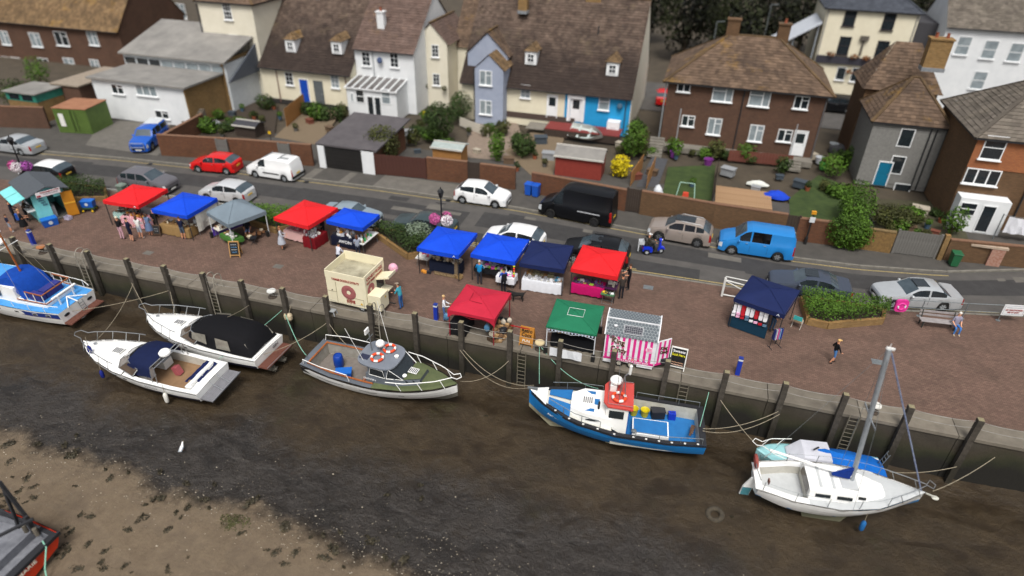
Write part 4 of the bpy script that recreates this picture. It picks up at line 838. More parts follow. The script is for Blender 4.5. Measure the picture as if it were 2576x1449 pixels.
# sheds
def shed(name, label, pix, w_, d, h, wm, rm, rz=0, pitch=.5):
    t = thing(name, label, 'shed', G(*pix), rz); n = int(w_/.16)
    for k in range(n): MB().box((-w_/2+(k+.5)*w_/n, 0, h/2), (w_/n-.012, .04, h)).build('plank', wm, t) if w_ < 4 else None
    MB().prism([(.02, -.02), (d, -.02), (d, h), (d/2, h+pitch), (.02, h)], 'x', -w_/2, w_/2).build('wall', wm, t)
    for s in (0, 1):
        y0, y1 = ((-.15, d/2), (d/2, d+.15))[s]; z0, z1 = ((h-.08, h+pitch), (h+pitch, h-.08))[s]
        MB().prism([(y0, z0+.02), (y1, z1+.02), (y1, z1+.09), (y0, z0+.09)], 'x', -w_/2-.15, w_/2+.15).build('roof', rm, t)
    b = MB()
    for z, y in ((h-.02, -.17), (h+pitch+.1, d/2)): b.box((0, y, z), (w_+.34, .1, .12))
    b.build('trim', pl('b9b5ad', .7), t); return t
shed('red_shed', 'dark red timber shed with grey felt roof and pale trim behind the wall', (1452, 447), 3.9, 2.1, 1.75, mat('shed_red', '7a2a20', '8a352a', r=.8, sc_=4), FELT)
shed('small_shed', 'small shed with pale sloping roof right of the oxblood gates', (1125, 415), 2.6, 1.6, 1.5, WOODO, mat('roof_pale_green', '9fa9a6', '8b9592', r=.7), pitch=.15)
shed('tool_shed', 'dark tool shed in the first walled garden', (620, 345), 2.2, 1.4, 1.1, WOODD, mat('felt_slate', '34343a', r=.9), pitch=.2)
t = thing('white_box', 'square white cabinet below the blue cottage', 'cabinet', G(1541, 342)); MB().box((0, 0, .75), (1.2, .9, 1.5)).build('body', WUPVC, t); MB().box((0, -.46, .75), (.5, .02, .6)).build('hatch', pl('d5d6d8', .6), t)
# garden plants: each its own bush
def bush(label, pix, r, m, n=1000, size=.11, name='garden_bush', z=0, cat='bush', seed=None, group=None):
    p = G(*pix, z); t = thing(name, label, cat, p, group=group); lb, tv = leaves(n, (0, 0, r[2]*.95), r, size, seed or int(pix[0]), shell=.4, lump=.45, zmin=.02); lb.build('foliage', m, t, tv=tv)
    b = MB()
    for k in range(3): b.tube([(0, 0, -.05), (.15*cos(k*2.1), .15*sin(k*2.1), r[2]*.6), (r[0]*.4*cos(k*2.1), r[1]*.4*sin(k*2.1), r[2]*1.2)], [.05, .035, .015], 5)
    b.build('stem', pl('4a3b2a', .9), t); return t
bush('olive green fruit tree beside the garage roof', (965, 408), (1.9, 1.6, 1.75), LEAFO, 2200, .11); bush('tall dark hedge between white house and blue grey house', (1105, 350), (1.5, 2.4, 2.0), LEAF, 2400, .11, 'hedge'); bush('dark hedge end below the cream gabled house', (1160, 300), (1.2, 2.6, 1.5), LEAF, 1800, .11, 'hedge')
bush('narrow bright conifer behind the white hatchback wall', (1250, 405), (.75, .7, 1.5), LEAFB, 700, .12); bush('round dark green bush left of the red shed', (1315, 395), (1.4, 1.2, 1.25), LEAF, 900); bush('bright yellow flowering bush beside the red shed', (1558, 445), (.95, .9, 1.05), LEAFY, 900, .11); bush('tall green bush behind the yellow bush', (1590, 395), (1.2, 1.2, 1.9), LEAFB, 1000)
bush('big bright ivy spilling over the wall by the grey gates', (2128, 625), (1.55, .9, 1.35), LEAFB, 3600, .085, 'ivy'); bush('tall ivy growing up behind the wall left of the weatherboarded house', (2140, 560), (1.4, 1.9, 1.7), LEAFB, 2600, .09, 'ivy'); bush('dark brambles in the yard of the weatherboarded house', (2240, 570), (2.0, 1.3, .9), LEAFO, 1600, .1)
bush('small rounded green shrub in the first walled garden', (553, 300), (.7, .6, .6), LEAFB, 350, .1); bush('scrubby bush at the foot of the tall cream house', (600, 262), (1.3, 1.0, 1.0), LEAFO, 500); bush('dark bush under the cottage windows', (670, 275), (1.2, .9, .9), LEAF, 500); bush('bush beside the lean-to of the white house', (850, 300), (.8, .7, .8), LEAF, 400)
bush('yellow green shrub in the terrace garden at upper left', (105, 215), (1.6, 1.3, 1.7), LEAFB, 800); bush('dark shrub in the garden left of the store', (50, 260), (2.2, 1.8, 1.4), LEAF, 900); bush('bush beside the weatherboarded house wall', (2090, 440), (1.3, 1.5, 1.0), LEAFB, 600); bush('bush against the porch of the brick house', (2390, 590), (.8, .7, 1.2), LEAFB, 500); bush('small yellow shrub beside the white lean-to', (1072, 300), (.6, .5, .5), LEAFY, 250, .1)
R = random.Random(5); pots = [(480, 300), (520, 330), (575, 315), (640, 300), (660, 325), (705, 300), (690, 275), (745, 330), (1010, 330), (1030, 360), (1180, 340), (1240, 310), (1345, 400), (1370, 420), (1740, 470), (2030, 480), (2290, 545), (2330, 575), (2365, 560), (2250, 600), (2300, 600), (860, 320), (560, 345), (610, 280), (1300, 430), (1620, 400), (1700, 400)]
pm = [MB().lathe((0, 0, 0), [(.0, 0), (.16, 0), (.22, .34), (.24, .36), (.2, .36), (.18, .28), (0, .28)], 10).mesh('pot', pl(c, .8)) for c in ('8f4f34', '5b5a58', '3e566b')]
fm_ = [leaves(90, (0, 0, .55), (.3, .3, .3), .09, 70+i) for i in range(3)]; fm_ = [a.mesh('foliage', (LEAF, LEAFB, LEAFO)[i], tv=tv) for i, (a, tv) in enumerate(fm_)]
for i, q in enumerate(pots):
    t = thing('flower_pot', 'potted plant standing about in the gardens behind the wall', 'plant', G(*q), group='potted plants in the gardens'); place('pot', pm[i % 3], t); place('foliage', fm_[(i*2) % 3], t)
# dinghy on the terrace, swing, tarpaulin, bathtub junk
t = thing('garden_dinghy', 'white dinghy tipped on its side below the blue cottage', 'dinghy', G(1475, 350), radians(-12)); rows = []; rin = []
for k in range(9):
    s = k/8; w_ = .78*(1-(max(0, s-.45)/.55)**2.2)+.02; z = .62+.18*s*s; x = -1.6+3.3*s; rows.append([V((x, -w_, z)), V((x, -w_*.8, .25)), V((x, 0, .03+.2*s**3)), V((x, w_*.8, .25)), V((x, w_, z))]); rin.append([V((x, -w_+.05, z-.02)), V((x, -w_*.7, .3)), V((x, 0, .12+.2*s**3)), V((x, w_*.7, .3)), V((x, w_-.05, z-.02))])
b = MB(); b.grid(rows); b.grid(rin, 1, flip=True); b.poly(rows[0]); M_ = Matrix.Rotation(radians(38), 4, 'X'); M_.translation = (0, 0, .35); b.xf(M_); b.build('hull', [WHITE, mat('dinghy_inside', 'c6d0cc', 'aab6b2', r=.6)], t, 40)
b = MB()
for x in (-.7, .4): b.box((x, 0, .45), (.22, 1.3, .04))
b.xf(M_); b.build('thwart', pl('a9b3b0', .6), t)
t = thing('garden_swing', 'small pale green swing with red seat on the lawn', 'swing', G(1722, 505)); b = MB()
for s in (-1, 1): b.tube([(s*.75, -.5, 0), (s*.55, 0, 1.5), (s*.75, .5, 0)], .035, 6)
b.tube([(-.55, 0, 1.5), (.55, 0, 1.5)], .035, 6); b.build('frame', pl('8fb0a0', .5), t); MB().box((0, -.05, .55), (.5, .35, .35), taper=.8).build('seat', pl('c4452f', .5), t)
def lump(name, label, cat, pix, d, m, seed):
    R = random.Random(seed); b = MB(); rows = []
    for i in range(6):
        t_ = i/5; rr = cos(t_*pi/2)**.6; rows.append([(d[0]*rr*cos(2*pi*k/12)*R.uniform(.8, 1.15), d[1]*rr*sin(2*pi*k/12)*R.uniform(.8, 1.15), d[2]*t_*R.uniform(.85, 1.1)) for k in range(12)])
    b.grid(rows, closed=True); o = b.build(name, m, None, 50, loc=G(*pix)); return tag(o, label, cat)
lump('tarpaulin', 'crumpled bright blue tarpaulin beside the timber deck', 'tarpaulin', (1952, 495), (1.0, .6, .55), cloth('1b3fb4'), 3); lump('junk_heap', 'heap of black bags and scrap between brick semi and grey house', 'rubbish', (2125, 385), (1.6, 1.3, .8), mat('scrap_dark', '26262a', '4a4a4e', r=.7, sc_=5), 5)
lump('white_sheet', 'white sheeting bundled against the wall by the lawn', 'sheet', (1655, 485), (.4, .4, .7), pl('cfd3d8', .7), 6); lump('white_cushions', 'white covered seat at the back of the timber deck', 'seat', (1905, 465), (.9, .35, .4), pl('c9cbc4', .7), 9)
for px, py, c, lab in ((1695, 395, '7a3a8a', 'purple plastic tub near the lawn steps'), (1780, 415, '74307e', 'purple crate on the lawn below the brick semi'), (2060, 410, 'b9bdc2', 'white plastic drum in the junk yard'), (2095, 375, 'aab0b6', 'pale bathtub in the junk yard'), (2070, 425, '4aa04a', 'green plastic tub in the junk yard')):
    t = thing('plastic_tub', lab, 'tub', G(px, py)); MB().lathe((0, 0, 0), [(0, 0), (.3, 0), (.4, .55), (.43, .57), (.37, .56), (.3, .1), (0, .1)], 12).build('body', pl(c, .5), t)
def tvpole(label, pix, h):
    t = thing('street_light', label, 'lamp', G(*pix)); MB().tube([(0, 0, 0), (0, 0, h)], [.08, .05], 8).build('pole', STEEL, t); MB().bar((0, 0, h), (.9, 0, h+.1), .1, .08).build('lamp_head', STEEL, t)
tvpole('grey lamp pole before the dark wood', (1780, 190), 6.5); tvpole('thin lamp pole behind the semi chimney', (1905, 175), 8)
# washing line
t = thing('washing_line', 'white washing hung on a line beside the porch at the right edge', 'washing', G(2560, 610)); b = MB()
b.tube([(-1.6, 0, 0), (-1.6, 0, 2.0)], .04, 6); b.tube(sag((-1.6, 0, 1.95), (2.5, .3, 1.95), .15), .012, 4); b.build('line_post', STEEL, t)
b = MB(); b.grid([[(-1.2+k*.25, .03*sin(k*2.1), 1.85-.02*k % .1) for k in range(13)], [(-1.2+k*.25, .05*sin(k*1.7), 1.2) for k in range(13)], [(-1.2+k*.25, .1*sin(k*1.9), .6) for k in range(13)]]); b.build('sheet', pl('d5d6dc', .8), t)
R = random.Random(9); vm = []
for i in range(6): lb, tv = leaves(420, (0, 0, .5), (.75, .65, .6), .1, 300+i, shell=.3, lump=.6, zmin=.0); vm.append(lb.mesh('foliage', (LEAF, LEAFO, LEAFB)[i % 3], tv=tv))
def inq(poly): 
    a, b, c, d = [V(p) for p in poly]; u, v = R.random(), R.random(); return a.lerp(b, u).lerp(d.lerp(c, u), v)
k = 0
for poly, n in (([(430, 330), (530, 250), (700, 270), (660, 345)], 12), ([(1010, 390), (1060, 300), (1180, 320), (1160, 390)], 9), ([(1190, 330), (1270, 310), (1330, 330), (1330, 400)], 7), ([(1545, 400), (1600, 330), (1660, 380), (1600, 440)], 7), ([(1680, 400), (1690, 375), (1990, 410), (1980, 435)], 8), ([(2060, 500), (2080, 400), (2160, 420), (2170, 540)], 9), ([(2200, 590), (2210, 520), (2400, 540), (2420, 620)], 12), ([(20, 300), (30, 220), (200, 215), (190, 290)], 8), ([(760, 300), (780, 275), (870, 285), (860, 315)], 4)):
    for _ in range(n):
        q = inq(poly); s = R.uniform(.5, 1.5); t = thing('garden_shrub', 'scrubby shrub among the crowded back gardens', 'shrub', G(q.x, q.y), R.uniform(0, 6), 'shrubs of the back gardens'); t.scale = (s, s, s*R.uniform(.7, 1.3)); place('foliage', vm[k % 6], t); k += 1
cm = [MB().box((0, 0, .25), (.9, .6, .5)).box((0, 0, .53), (1.0, .7, .06)).mesh('box', pl(c, .7)) for c in ('5d4a38', '8a8d90', '39424a', 'a59c8c', '6a3a2c')]
for k, q in enumerate(((500, 320), (545, 325), (585, 290), (640, 330), (780, 310), (830, 330), (1030, 340), (1050, 385), (1200, 385), (1225, 330), (1280, 410), (1380, 400), (1360, 360), (1560, 370), (1600, 450), (1640, 440), (1830, 440), (1960, 450), (2040, 400), (2080, 420), (2110, 400), (2150, 400), (2230, 560), (2310, 540), (2350, 590), (2290, 580), (1900, 480), (2010, 470))): o = place('garden_box', cm[k % 5], None, G(*q), R.uniform(-.6, .6)); s = R.uniform(.6, 1.3); o.scale = (s, s, s); tag(o, 'storage box or bench standing about in the back gardens', 'box', 'boxes in the back gardens')
# ================================================================== VEHICLES
SPEC = dict(
 hatch=dict(L=4.0, W=1.74, wb=2.52, fo=.78, r=.31, top=[(0, .6), (.012, .72), (.05, .82), (.18, .95), (.25, 1.01), (.43, 1.43), (.53, 1.48), (.7, 1.46), (.83, 1.4), (.885, 1.26), (.965, 1.0), (.99, .9), (1, .6)], belt=[(0, .7), (.25, .94), (.6, .99), (.9, 1.07), (1, 1.05)], ws=(.25, .43), rw=(.84, .955), sg=(.34, .86), bp=[.59]),
 suv=dict(L=4.35, W=1.82, wb=2.63, fo=.84, r=.35, top=[(0, .75), (.012, .88), (.05, .98), (.2, 1.1), (.26, 1.14), (.41, 1.57), (.5, 1.63), (.7, 1.62), (.84, 1.55), (.895, 1.4), (.965, 1.12), (.99, 1.0), (1, .7)], belt=[(0, .85), (.25, 1.06), (.6, 1.1), (.9, 1.16), (1, 1.1)], ws=(.26, .41), rw=(.85, .955), sg=(.33, .87), bp=[.56, .74]),
 saloon=dict(L=4.75, W=1.8, wb=2.78, fo=.85, r=.32, top=[(0, .58), (.01, .7), (.04, .78), (.2, .92), (.29, .98), (.42, 1.37), (.5, 1.42), (.62, 1.41), (.71, 1.34), (.82, 1.05), (.87, 1.01), (.97, .98), (.99, .9), (1, .6)], belt=[(0, .7), (.28, .92), (.6, .96), (.85, .99), (1, .95)], ws=(.29, .42), rw=(.71, .82), sg=(.35, .76), bp=[.56]),
 van=dict(L=5.6, W=2.0, wb=3.35, fo=1.0, r=.36, top=[(0, .75), (.01, .95), (.05, 1.12), (.13, 1.28), (.17, 1.36), (.27, 2.1), (.33, 2.4), (.4, 2.5), (.97, 2.48), (.985, 2.4), (.995, 1.4), (1, .6)], belt=[(0, .9), (.15, 1.2), (.3, 1.28), (1, 1.3)], ws=(.165, .285), rw=(2, 2), sg=(.21, .335), bp=[]),
 midvan=dict(L=4.85, W=1.92, wb=2.95, fo=.9, r=.34, top=[(0, .72), (.01, .9), (.05, 1.02), (.16, 1.2), (.2, 1.27), (.33, 1.85), (.4, 1.97), (.95, 1.95), (.975, 1.86), (.99, 1.3), (1, .6)], belt=[(0, .85), (.2, 1.12), (.35, 1.17), (1, 1.17)], ws=(.2, .335), rw=(.955, .985), sg=(.26, .66), bp=[.41]),
 smallvan=dict(L=4.4, W=1.8, wb=2.72, fo=.85, r=.31, top=[(0, .7), (.012, .86), (.05, .98), (.17, 1.12), (.22, 1.18), (.36, 1.72), (.44, 1.82), (.9, 1.8), (.955, 1.72), (.985, 1.2), (1, .6)], belt=[(0, .8), (.22, 1.05), (.4, 1.1), (1, 1.12)], ws=(.22, .36), rw=(2, 2), sg=(.29, .44), bp=[]),
 pickup=dict(L=5.0, W=1.76, wb=3.0, fo=.85, r=.37, top=[(0, .75), (.012, .9), (.04, 1.0), (.22, 1.12), (.27, 1.15), (.36, 1.62), (.42, 1.7), (.6, 1.7), (.66, 1.62), (.68, 1.62), (.96, 1.6), (.985, 1.12), (1, .7)], belt=[(0, .85), (.25, 1.06), (.6, 1.08), (1, 1.1)], ws=(.27, .36), rw=(2, 2), sg=(.31, .94), bp=[.46, .655]))
_WH = {}
def wheel(par, x, y, r, side, rim):
    k = (round(r, 2), rim)
    if k not in _WH:
        ty = MB(); M_ = Matrix.Rotation(radians(90), 3, 'X'); ty.lathe((0, 0, 0), [(r*.62, -.1), (r*.9, -.105), (r, -.075), (r, .075), (r*.9, .105), (r*.62, .1)], 20, M=M_)
        rb = MB(); rb.lathe((0, 0, 0), [(r*.64, -.07), (r*.64, .07)], 18, M=M_); rb.lathe((0, .03, 0), [(.0, 0), (r*.2, 0), (r*.2, .08)], 10, 0, M=M_); rb.lathe((0, .055, 0), [(0, 0), (r*.62, 0)], 18, 1, M=M_); rb.lathe((0, -.055, 0), [(0, 0), (r*.62, 0)], 18, 1, M=M_)
        for s in (-1, 1):
            for q in range(6):
                a = q*pi/3; rb.bar((r*.12*cos(a), s*.075, r*.12*sin(a)), (r*.6*cos(a), s*.07, r*.6*sin(a)), .03, .075)
        _WH[k] = (ty.mesh('tyre', BLACK, 40), rb.mesh('rim', [pl(rim, .35), BLACK], 40))
    w_ = place('wheel', _WH[k][0], par, (x, y, r)); place('rim', _WH[k][1], w_); return w_
def car(name, label, kind, col, F=None, Rr=None, pos=None, head=None, z=-.1, rim='8f9396', group=None, roofc=None, plate='d8b43c', cat='car', scale=1, rails=False, sunroof=False, trim=None, z0=.19, privacy=False):
    S = SPEC[kind]; L, W, wb, fo, r = (S[k]*scale for k in ('L', 'W', 'wb', 'fo', 'r')); sy = (W/2-.12)
    xf, xr = L/2-fo, L/2-fo-wb
    if F:
        a, c = G(*F, z), G(*Rr, z); d = a-c; d.z = 0; d.normalize(); n = V((-d.y, d.x, 0))
        if n.y > 0: n = -n
        ctr = (a+c)/2 - n*(W/2-.1) - d*((xf+xr)/2); hd = atan2(d.y, d.x)
    else: ctr = V(pos); hd = head
    ctr.z = z; root = thing(name, label, cat, ctr, hd, group)
    fs = sorted(set([i/44 for i in range(45)]+[p[0] for p in S['top']]+[S['ws'][0], S['ws'][1], S['rw'][0], S['rw'][1], S['sg'][0], S['sg'][1]]+[.008, .022]+[q+e for q in S['bp'] for e in (-.011, .011)])); fs = [f for f in fs if 0 <= f <= 1]
    st = [tuple(q) for q in S['top']]; rows = []; top = []
    k = scale if scale != 1 else 1
    for f in fs:
        x = L/2-f*L; zt = pw(st, f)*k; zb = min(pw(S['belt'], f)*k, zt-.015); e = abs(f-.5)*2
        w_ = W/2*(1-.16*max(0, (e-.72)/.28)**2.2); zs = z0+.02
        for xw in (xf, xr):
            dd = abs(x-xw)
            if dd < r*1.13: zs = max(zs, sqrt((r*1.13)**2-dd*dd)+r*.98)
        zs = min(zs, zb-.12); gh = zt-zb; wr = w_*.96-gh*(.2 if kind not in ('van', 'midvan', 'smallvan') else .1)
        zm = max(zs+.03, .52*k if zs < .5 else zs+.06); zm = min(zm, zb-.08)
        half = [(w_*.93, zs), (w_*.985, zs+.03), (w_, zm), (w_*.985, zb-.05), (w_*.955, zb), (wr, zt-min(.07, gh*.35)), (wr-.13, zt-.012), (0, zt+.02)]
        rows.append([V((x, q, zz)) for q, zz in half]+[V((x, -q, zz)) for q, zz in half[-2::-1]])
    cats = {}; n = 15
    def cat_of(f, j):
        jj = j if j < 7 else 13-j; sd = 'l' if j < 7 else 'r'; ws, rw, sg = S['ws'], S['rw'], S['sg']
        if jj == 6 and ws[0] <= f <= ws[1]: return 'windscreen'
        if jj in (5, 6) and rw[0] <= f <= rw[1]: return 'rear_window'
        if jj == 4 and sg[0] <= f <= sg[1]:
            if any(abs(f-q) < .0115 for q in S['bp']): return 'pillar'
            return 'side_window_'+sd+str(sum(f > q for q in S['bp']))
        if jj == 2 and f < .035: return 'headlight_'+sd
        if jj in (2, 3) and f > .968: return 'tail_light_'+sd
        if jj >= 5 and ws[1] < f < rw[0] and roofc: return 'roof'
        return 'body'
    for i in range(len(fs)-1):
        fm = (fs[i]+fs[i+1])/2
        for j in range(14):
            cats.setdefault(cat_of(fm, j), []).append((i, j))
    def sub(cells):
        idx = {}; b = MB()
        for i, j in cells:
            q = []
            for a, c in ((i, j), (i, j+1), (i+1, j+1), (i+1, j)):
                if (a, c) not in idx: idx[(a, c)] = len(b.v); b.v.append(tuple(rows[a][c]))
                q.append(idx[(a, c)])
            b.f.append(q); b.m.append(0)
        return b
    bm = sub(cats['body']+([] if trim else cats.get('pillar', []))); bm.poly(rows[0][::-1]); bm.poly(rows[-1]); bm.build('body', col, root, 32)
    if roofc: sub(cats['roof']).build('roof', roofc, root, 32)
    if trim and 'pillar' in cats: sub(cats['pillar']).build('pillar', BLACK, root)
    HL = mat('headlamp_glass', 'c9ced1', r=.1, var=.1); TL = mat('tail_lamp_red', '8a1414', r=.2)
    for q, cells in cats.items():
        if q.startswith('side_window'): sub(cells).build('side_window', mat('glass_black', '0c0d0f', r=.05, spec=.8) if privacy and not q.endswith('0') else GLASS, root, 32)
        elif q in ('windscreen', 'rear_window'): sub(cells).build(q, mat('windscreen_glass', '37424a', '4a565d', r=.06, sc_=1, spec=.8), root, 32)
        elif q.startswith('headlight'): sub(cells).build('headlight', HL, root, 32)
        elif q.startswith('tail_light'): sub(cells).build('tail_light', TL, root, 32)
    MB().box(((xf+xr)/2, 0, .42*k), (wb+.9, W-.5, .42)).build('underbody', BLACK, root)
    for x in (xf, xr):
        for s in (1, -1): wheel(root, x, s*(W/2-.12), r, s, rim)
    MB().box((L/2+.005, 0, .42*k), (.05, W*.62, .16)).build('grille', BLACK, root); MB().box((L/2+.035, 0, .36*k), (.02, .52, .11)).build('number_plate', pl('d9d9d4', .5), root); MB().box((-L/2-.012, 0, .68*k), (.02, .52, .12)).build('number_plate', pl(plate, .5), root)
    fm = S['ws'][0]+.055; x = L/2-fm*L; zz = pw(S['belt'], fm)*k+.06
    for s in (1, -1): MB().ball((x, s*(W/2+.09), zz), (.09, .12, .08), 8).build('wing_mirror', col if not trim else BLACK, root, 40)
    if rails:
        for s in (1, -1): MB().tube([(L/2-L*.47, s*(W/2-.3), pw(st, .47)*k-.0), (L/2-L*.5, s*(W/2-.3), pw(st, .5)*k+.05), (L/2-L*.8, s*(W/2-.3), pw(st, .8)*k+.05), (L/2-L*.83, s*(W/2-.3), pw(st, .83)*k)], .022, 6).build('roof_rail', CHROME, root)
    if sunroof: MB().box((L/2-L*(.49 if kind != 'suv' else .56), 0, pw(st, .5)*k+.012+(.004 if kind == 'suv' else 0)), (.75 if kind != 'suv' else 1.3, .9, .02)).build('sunroof', GLASS, root)
    # door shut lines: thin dark strips on the flanks
    b = MB()
    for f in ([S['ws'][0]+.04]+S['bp']+([] if kind == 'van' else [S['sg'][1]-.02])):
        x = L/2-f*L
        if min(abs(x-xf), abs(x-xr)) < r*1.1: continue
        for s in (1, -1): b.box((x, s*(W/2-.002), .68*k), (.012, .02, .5*k))
    if b.v: b.build('door_seam', BLACK, root)
    b = MB()
    for f in [q-.05 for q in S['bp'][:1]]+[S['sg'][1]-.06]:
        for s in (1, -1): b.box((L/2-f*L, s*(W/2+.002), pw(S['belt'], f)*k-.14), (.16, .03, .03))
    b.build('door_handle', CHROME if kind != 'van' else BLACK, root)
    return root
def par(px, py, hd, z=-.1): return dict(pos=G(px, py, z), head=hd)
metal = lambda h, nm: mat('metallic_'+nm, h, r=.32, metal=.35, var=.05, coat=.3)
SILV = metal('b4b8bb', 'silver'); GREYM = metal('6d6b70', 'grey'); BRONZ = metal('9b9088', 'bronze'); LBLUE = metal('93a3ad', 'pale_blue'); DBLUE = metal('454d5c', 'slate'); DGRN = metal('3f4d50', 'teal_grey')
WP = paint('e2e3e3'); RP = paint('c41c1c'); BK = mat('paint_black', '0c0d10', r=.3, var=.04, spec=.4); BLU = paint('1653b0'); BLV = paint('2277bb')
car('parked_car', 'silver saloon parked by the brick wall at the left edge', 'saloon', SILV, F=(-19, 382), Rr=(68, 393))
car('parked_car', 'black hatchback with white roof parked behind the turquoise hut', 'hatch', BK, pos=(-49.3, 36.95, -.1), head=radians(186), roofc=WP)
car('parked_car', 'dark grey off-roader facing right behind the red gazebo', 'suv', GREYM, pos=(-40.3, 37.8, -.1), head=radians(3), plate='d9d9d4')
car('pickup_truck', 'bright blue pickup with bull bar on the forecourt', 'pickup', BLU, F=(337, 381), Rr=(378, 347), z=0, cat='pickup', roofc=None)
car('parked_car', 'bright red hatchback by the brick wall', 'hatch', RP, F=(502, 434), Rr=(571, 440))
t = car('parked_van', 'small white panel van with roof bars by the brick wall', 'smallvan', WP, F=(646, 447), Rr=(716, 458), cat='van')
b = MB()
for x in (.35, -.9): b.box((x, 0, 1.87), (.05, 1.3, .04))
b.tube([(-1.0, .45, 1.9), (-1.75, .45, 1.9)], .025, 6); b.tube([(-1.0, .3, 1.9), (-1.75, .3, 1.9)], .025, 6); b.build('roof_bar', STEEL, t); MB().box((-.2, .905, .62), (1.5, .03, .1)).build('side_moulding', BLACK, t); MB().box((-2.2, 0, .45), (.12, 1.75, .2)).build('rear_bumper', BLACK, t)
car('parked_car', 'pale silver hatchback facing left behind the blue and grey gazebos', 'hatch', metal('d0d2d4', 'pale_silver'), pos=(-33.4, 38.2, -.1), head=radians(182))
car('parked_car', 'pale blue car half hidden behind the red and blue gazebos', 'saloon', LBLUE, pos=(-22.7, 37.8, -.1), head=radians(1), scale=.92)
car('parked_car', 'dark teal car half hidden behind the planter', 'saloon', DGRN, pos=(-17.0, 37.9, -.1), head=radians(180), scale=.97)
car('parked_car', 'white hatchback facing right by the brick wall', 'hatch', WP, F=(1245, 524), Rr=(1164, 512), plate='d9d9d4', scale=1.05)
t = car('parked_van', 'big black high-roofed panel van', 'van', BK, F=(1378, 546), Rr=(1500, 571), cat='van', rim='2b2b2d', roofc=None)
MB().box((-1.1, 1.005, 1.0), (1.7, .02, .06)).build('side_stripe', pl('b9bcc0', .5), t)
car('parked_car', 'white car peeping over the blue gazebo', 'hatch', WP, pos=(-10.4, 37.85, -.1), head=radians(178), scale=1.03)
car('parked_car', 'black estate car hidden behind the navy and red gazebos', 'hatch', BK, pos=(-4.75, 37.75, -.1), head=radians(180), scale=1.1, sunroof=True)
car('parked_car', 'bronze silver crossover with glass roof by the brown wall', 'suv', BRONZ, F=(1657, 605), Rr=(1750, 622), rails=True, sunroof=True, rim='5a5b5e')
car('parked_van', 'bright blue mid-size van with black side windows', 'midvan', BLV, F=(1839, 640), Rr=(1951, 657), cat='van', privacy=True, rim='7d8083')
car('parked_car', 'slate blue saloon with sunroof behind the planter hedge', 'saloon', DBLUE, pos=G(2030, 738, -.1)+V((0, .1, 0)), head=radians(180), sunroof=True)
car('parked_car', 'silver saloon behind the railing with the pink lifebuoy', 'saloon', SILV, F=(2240, 775), Rr=(2371, 783), sunroof=True)
car('parked_car', 'red car in the back street between the roofs', 'hatch', RP, pos=(-3.6, 75.5, -.14), head=radians(90)); car('parked_car', 'black car outside the pub', 'suv', BK, pos=(14.6, 78.5, -.14), head=radians(180)); car('parked_car', 'pale blue car outside the pub', 'hatch', paint('9fc3cf'), pos=(19.6, 77.5, -.14), head=radians(185))
b = MB(); P_ = [o for o in bpy.data.objects if o.name.startswith('pickup_truck')][0]
b.tube([(2.55, -.55, .35), (2.62, -.55, 1.0), (2.62, .55, 1.0), (2.55, .55, .35)], .04, 8); b.tube([(2.62, -.6, .62), (2.62, .6, .62)], .035, 8); b.build('bull_bar', CHROME, P_)
MB().box((-1.55, 0, 1.645), (1.5, 1.3, .03)).build('canopy_top', pl('c2c6c9', .4), P_)
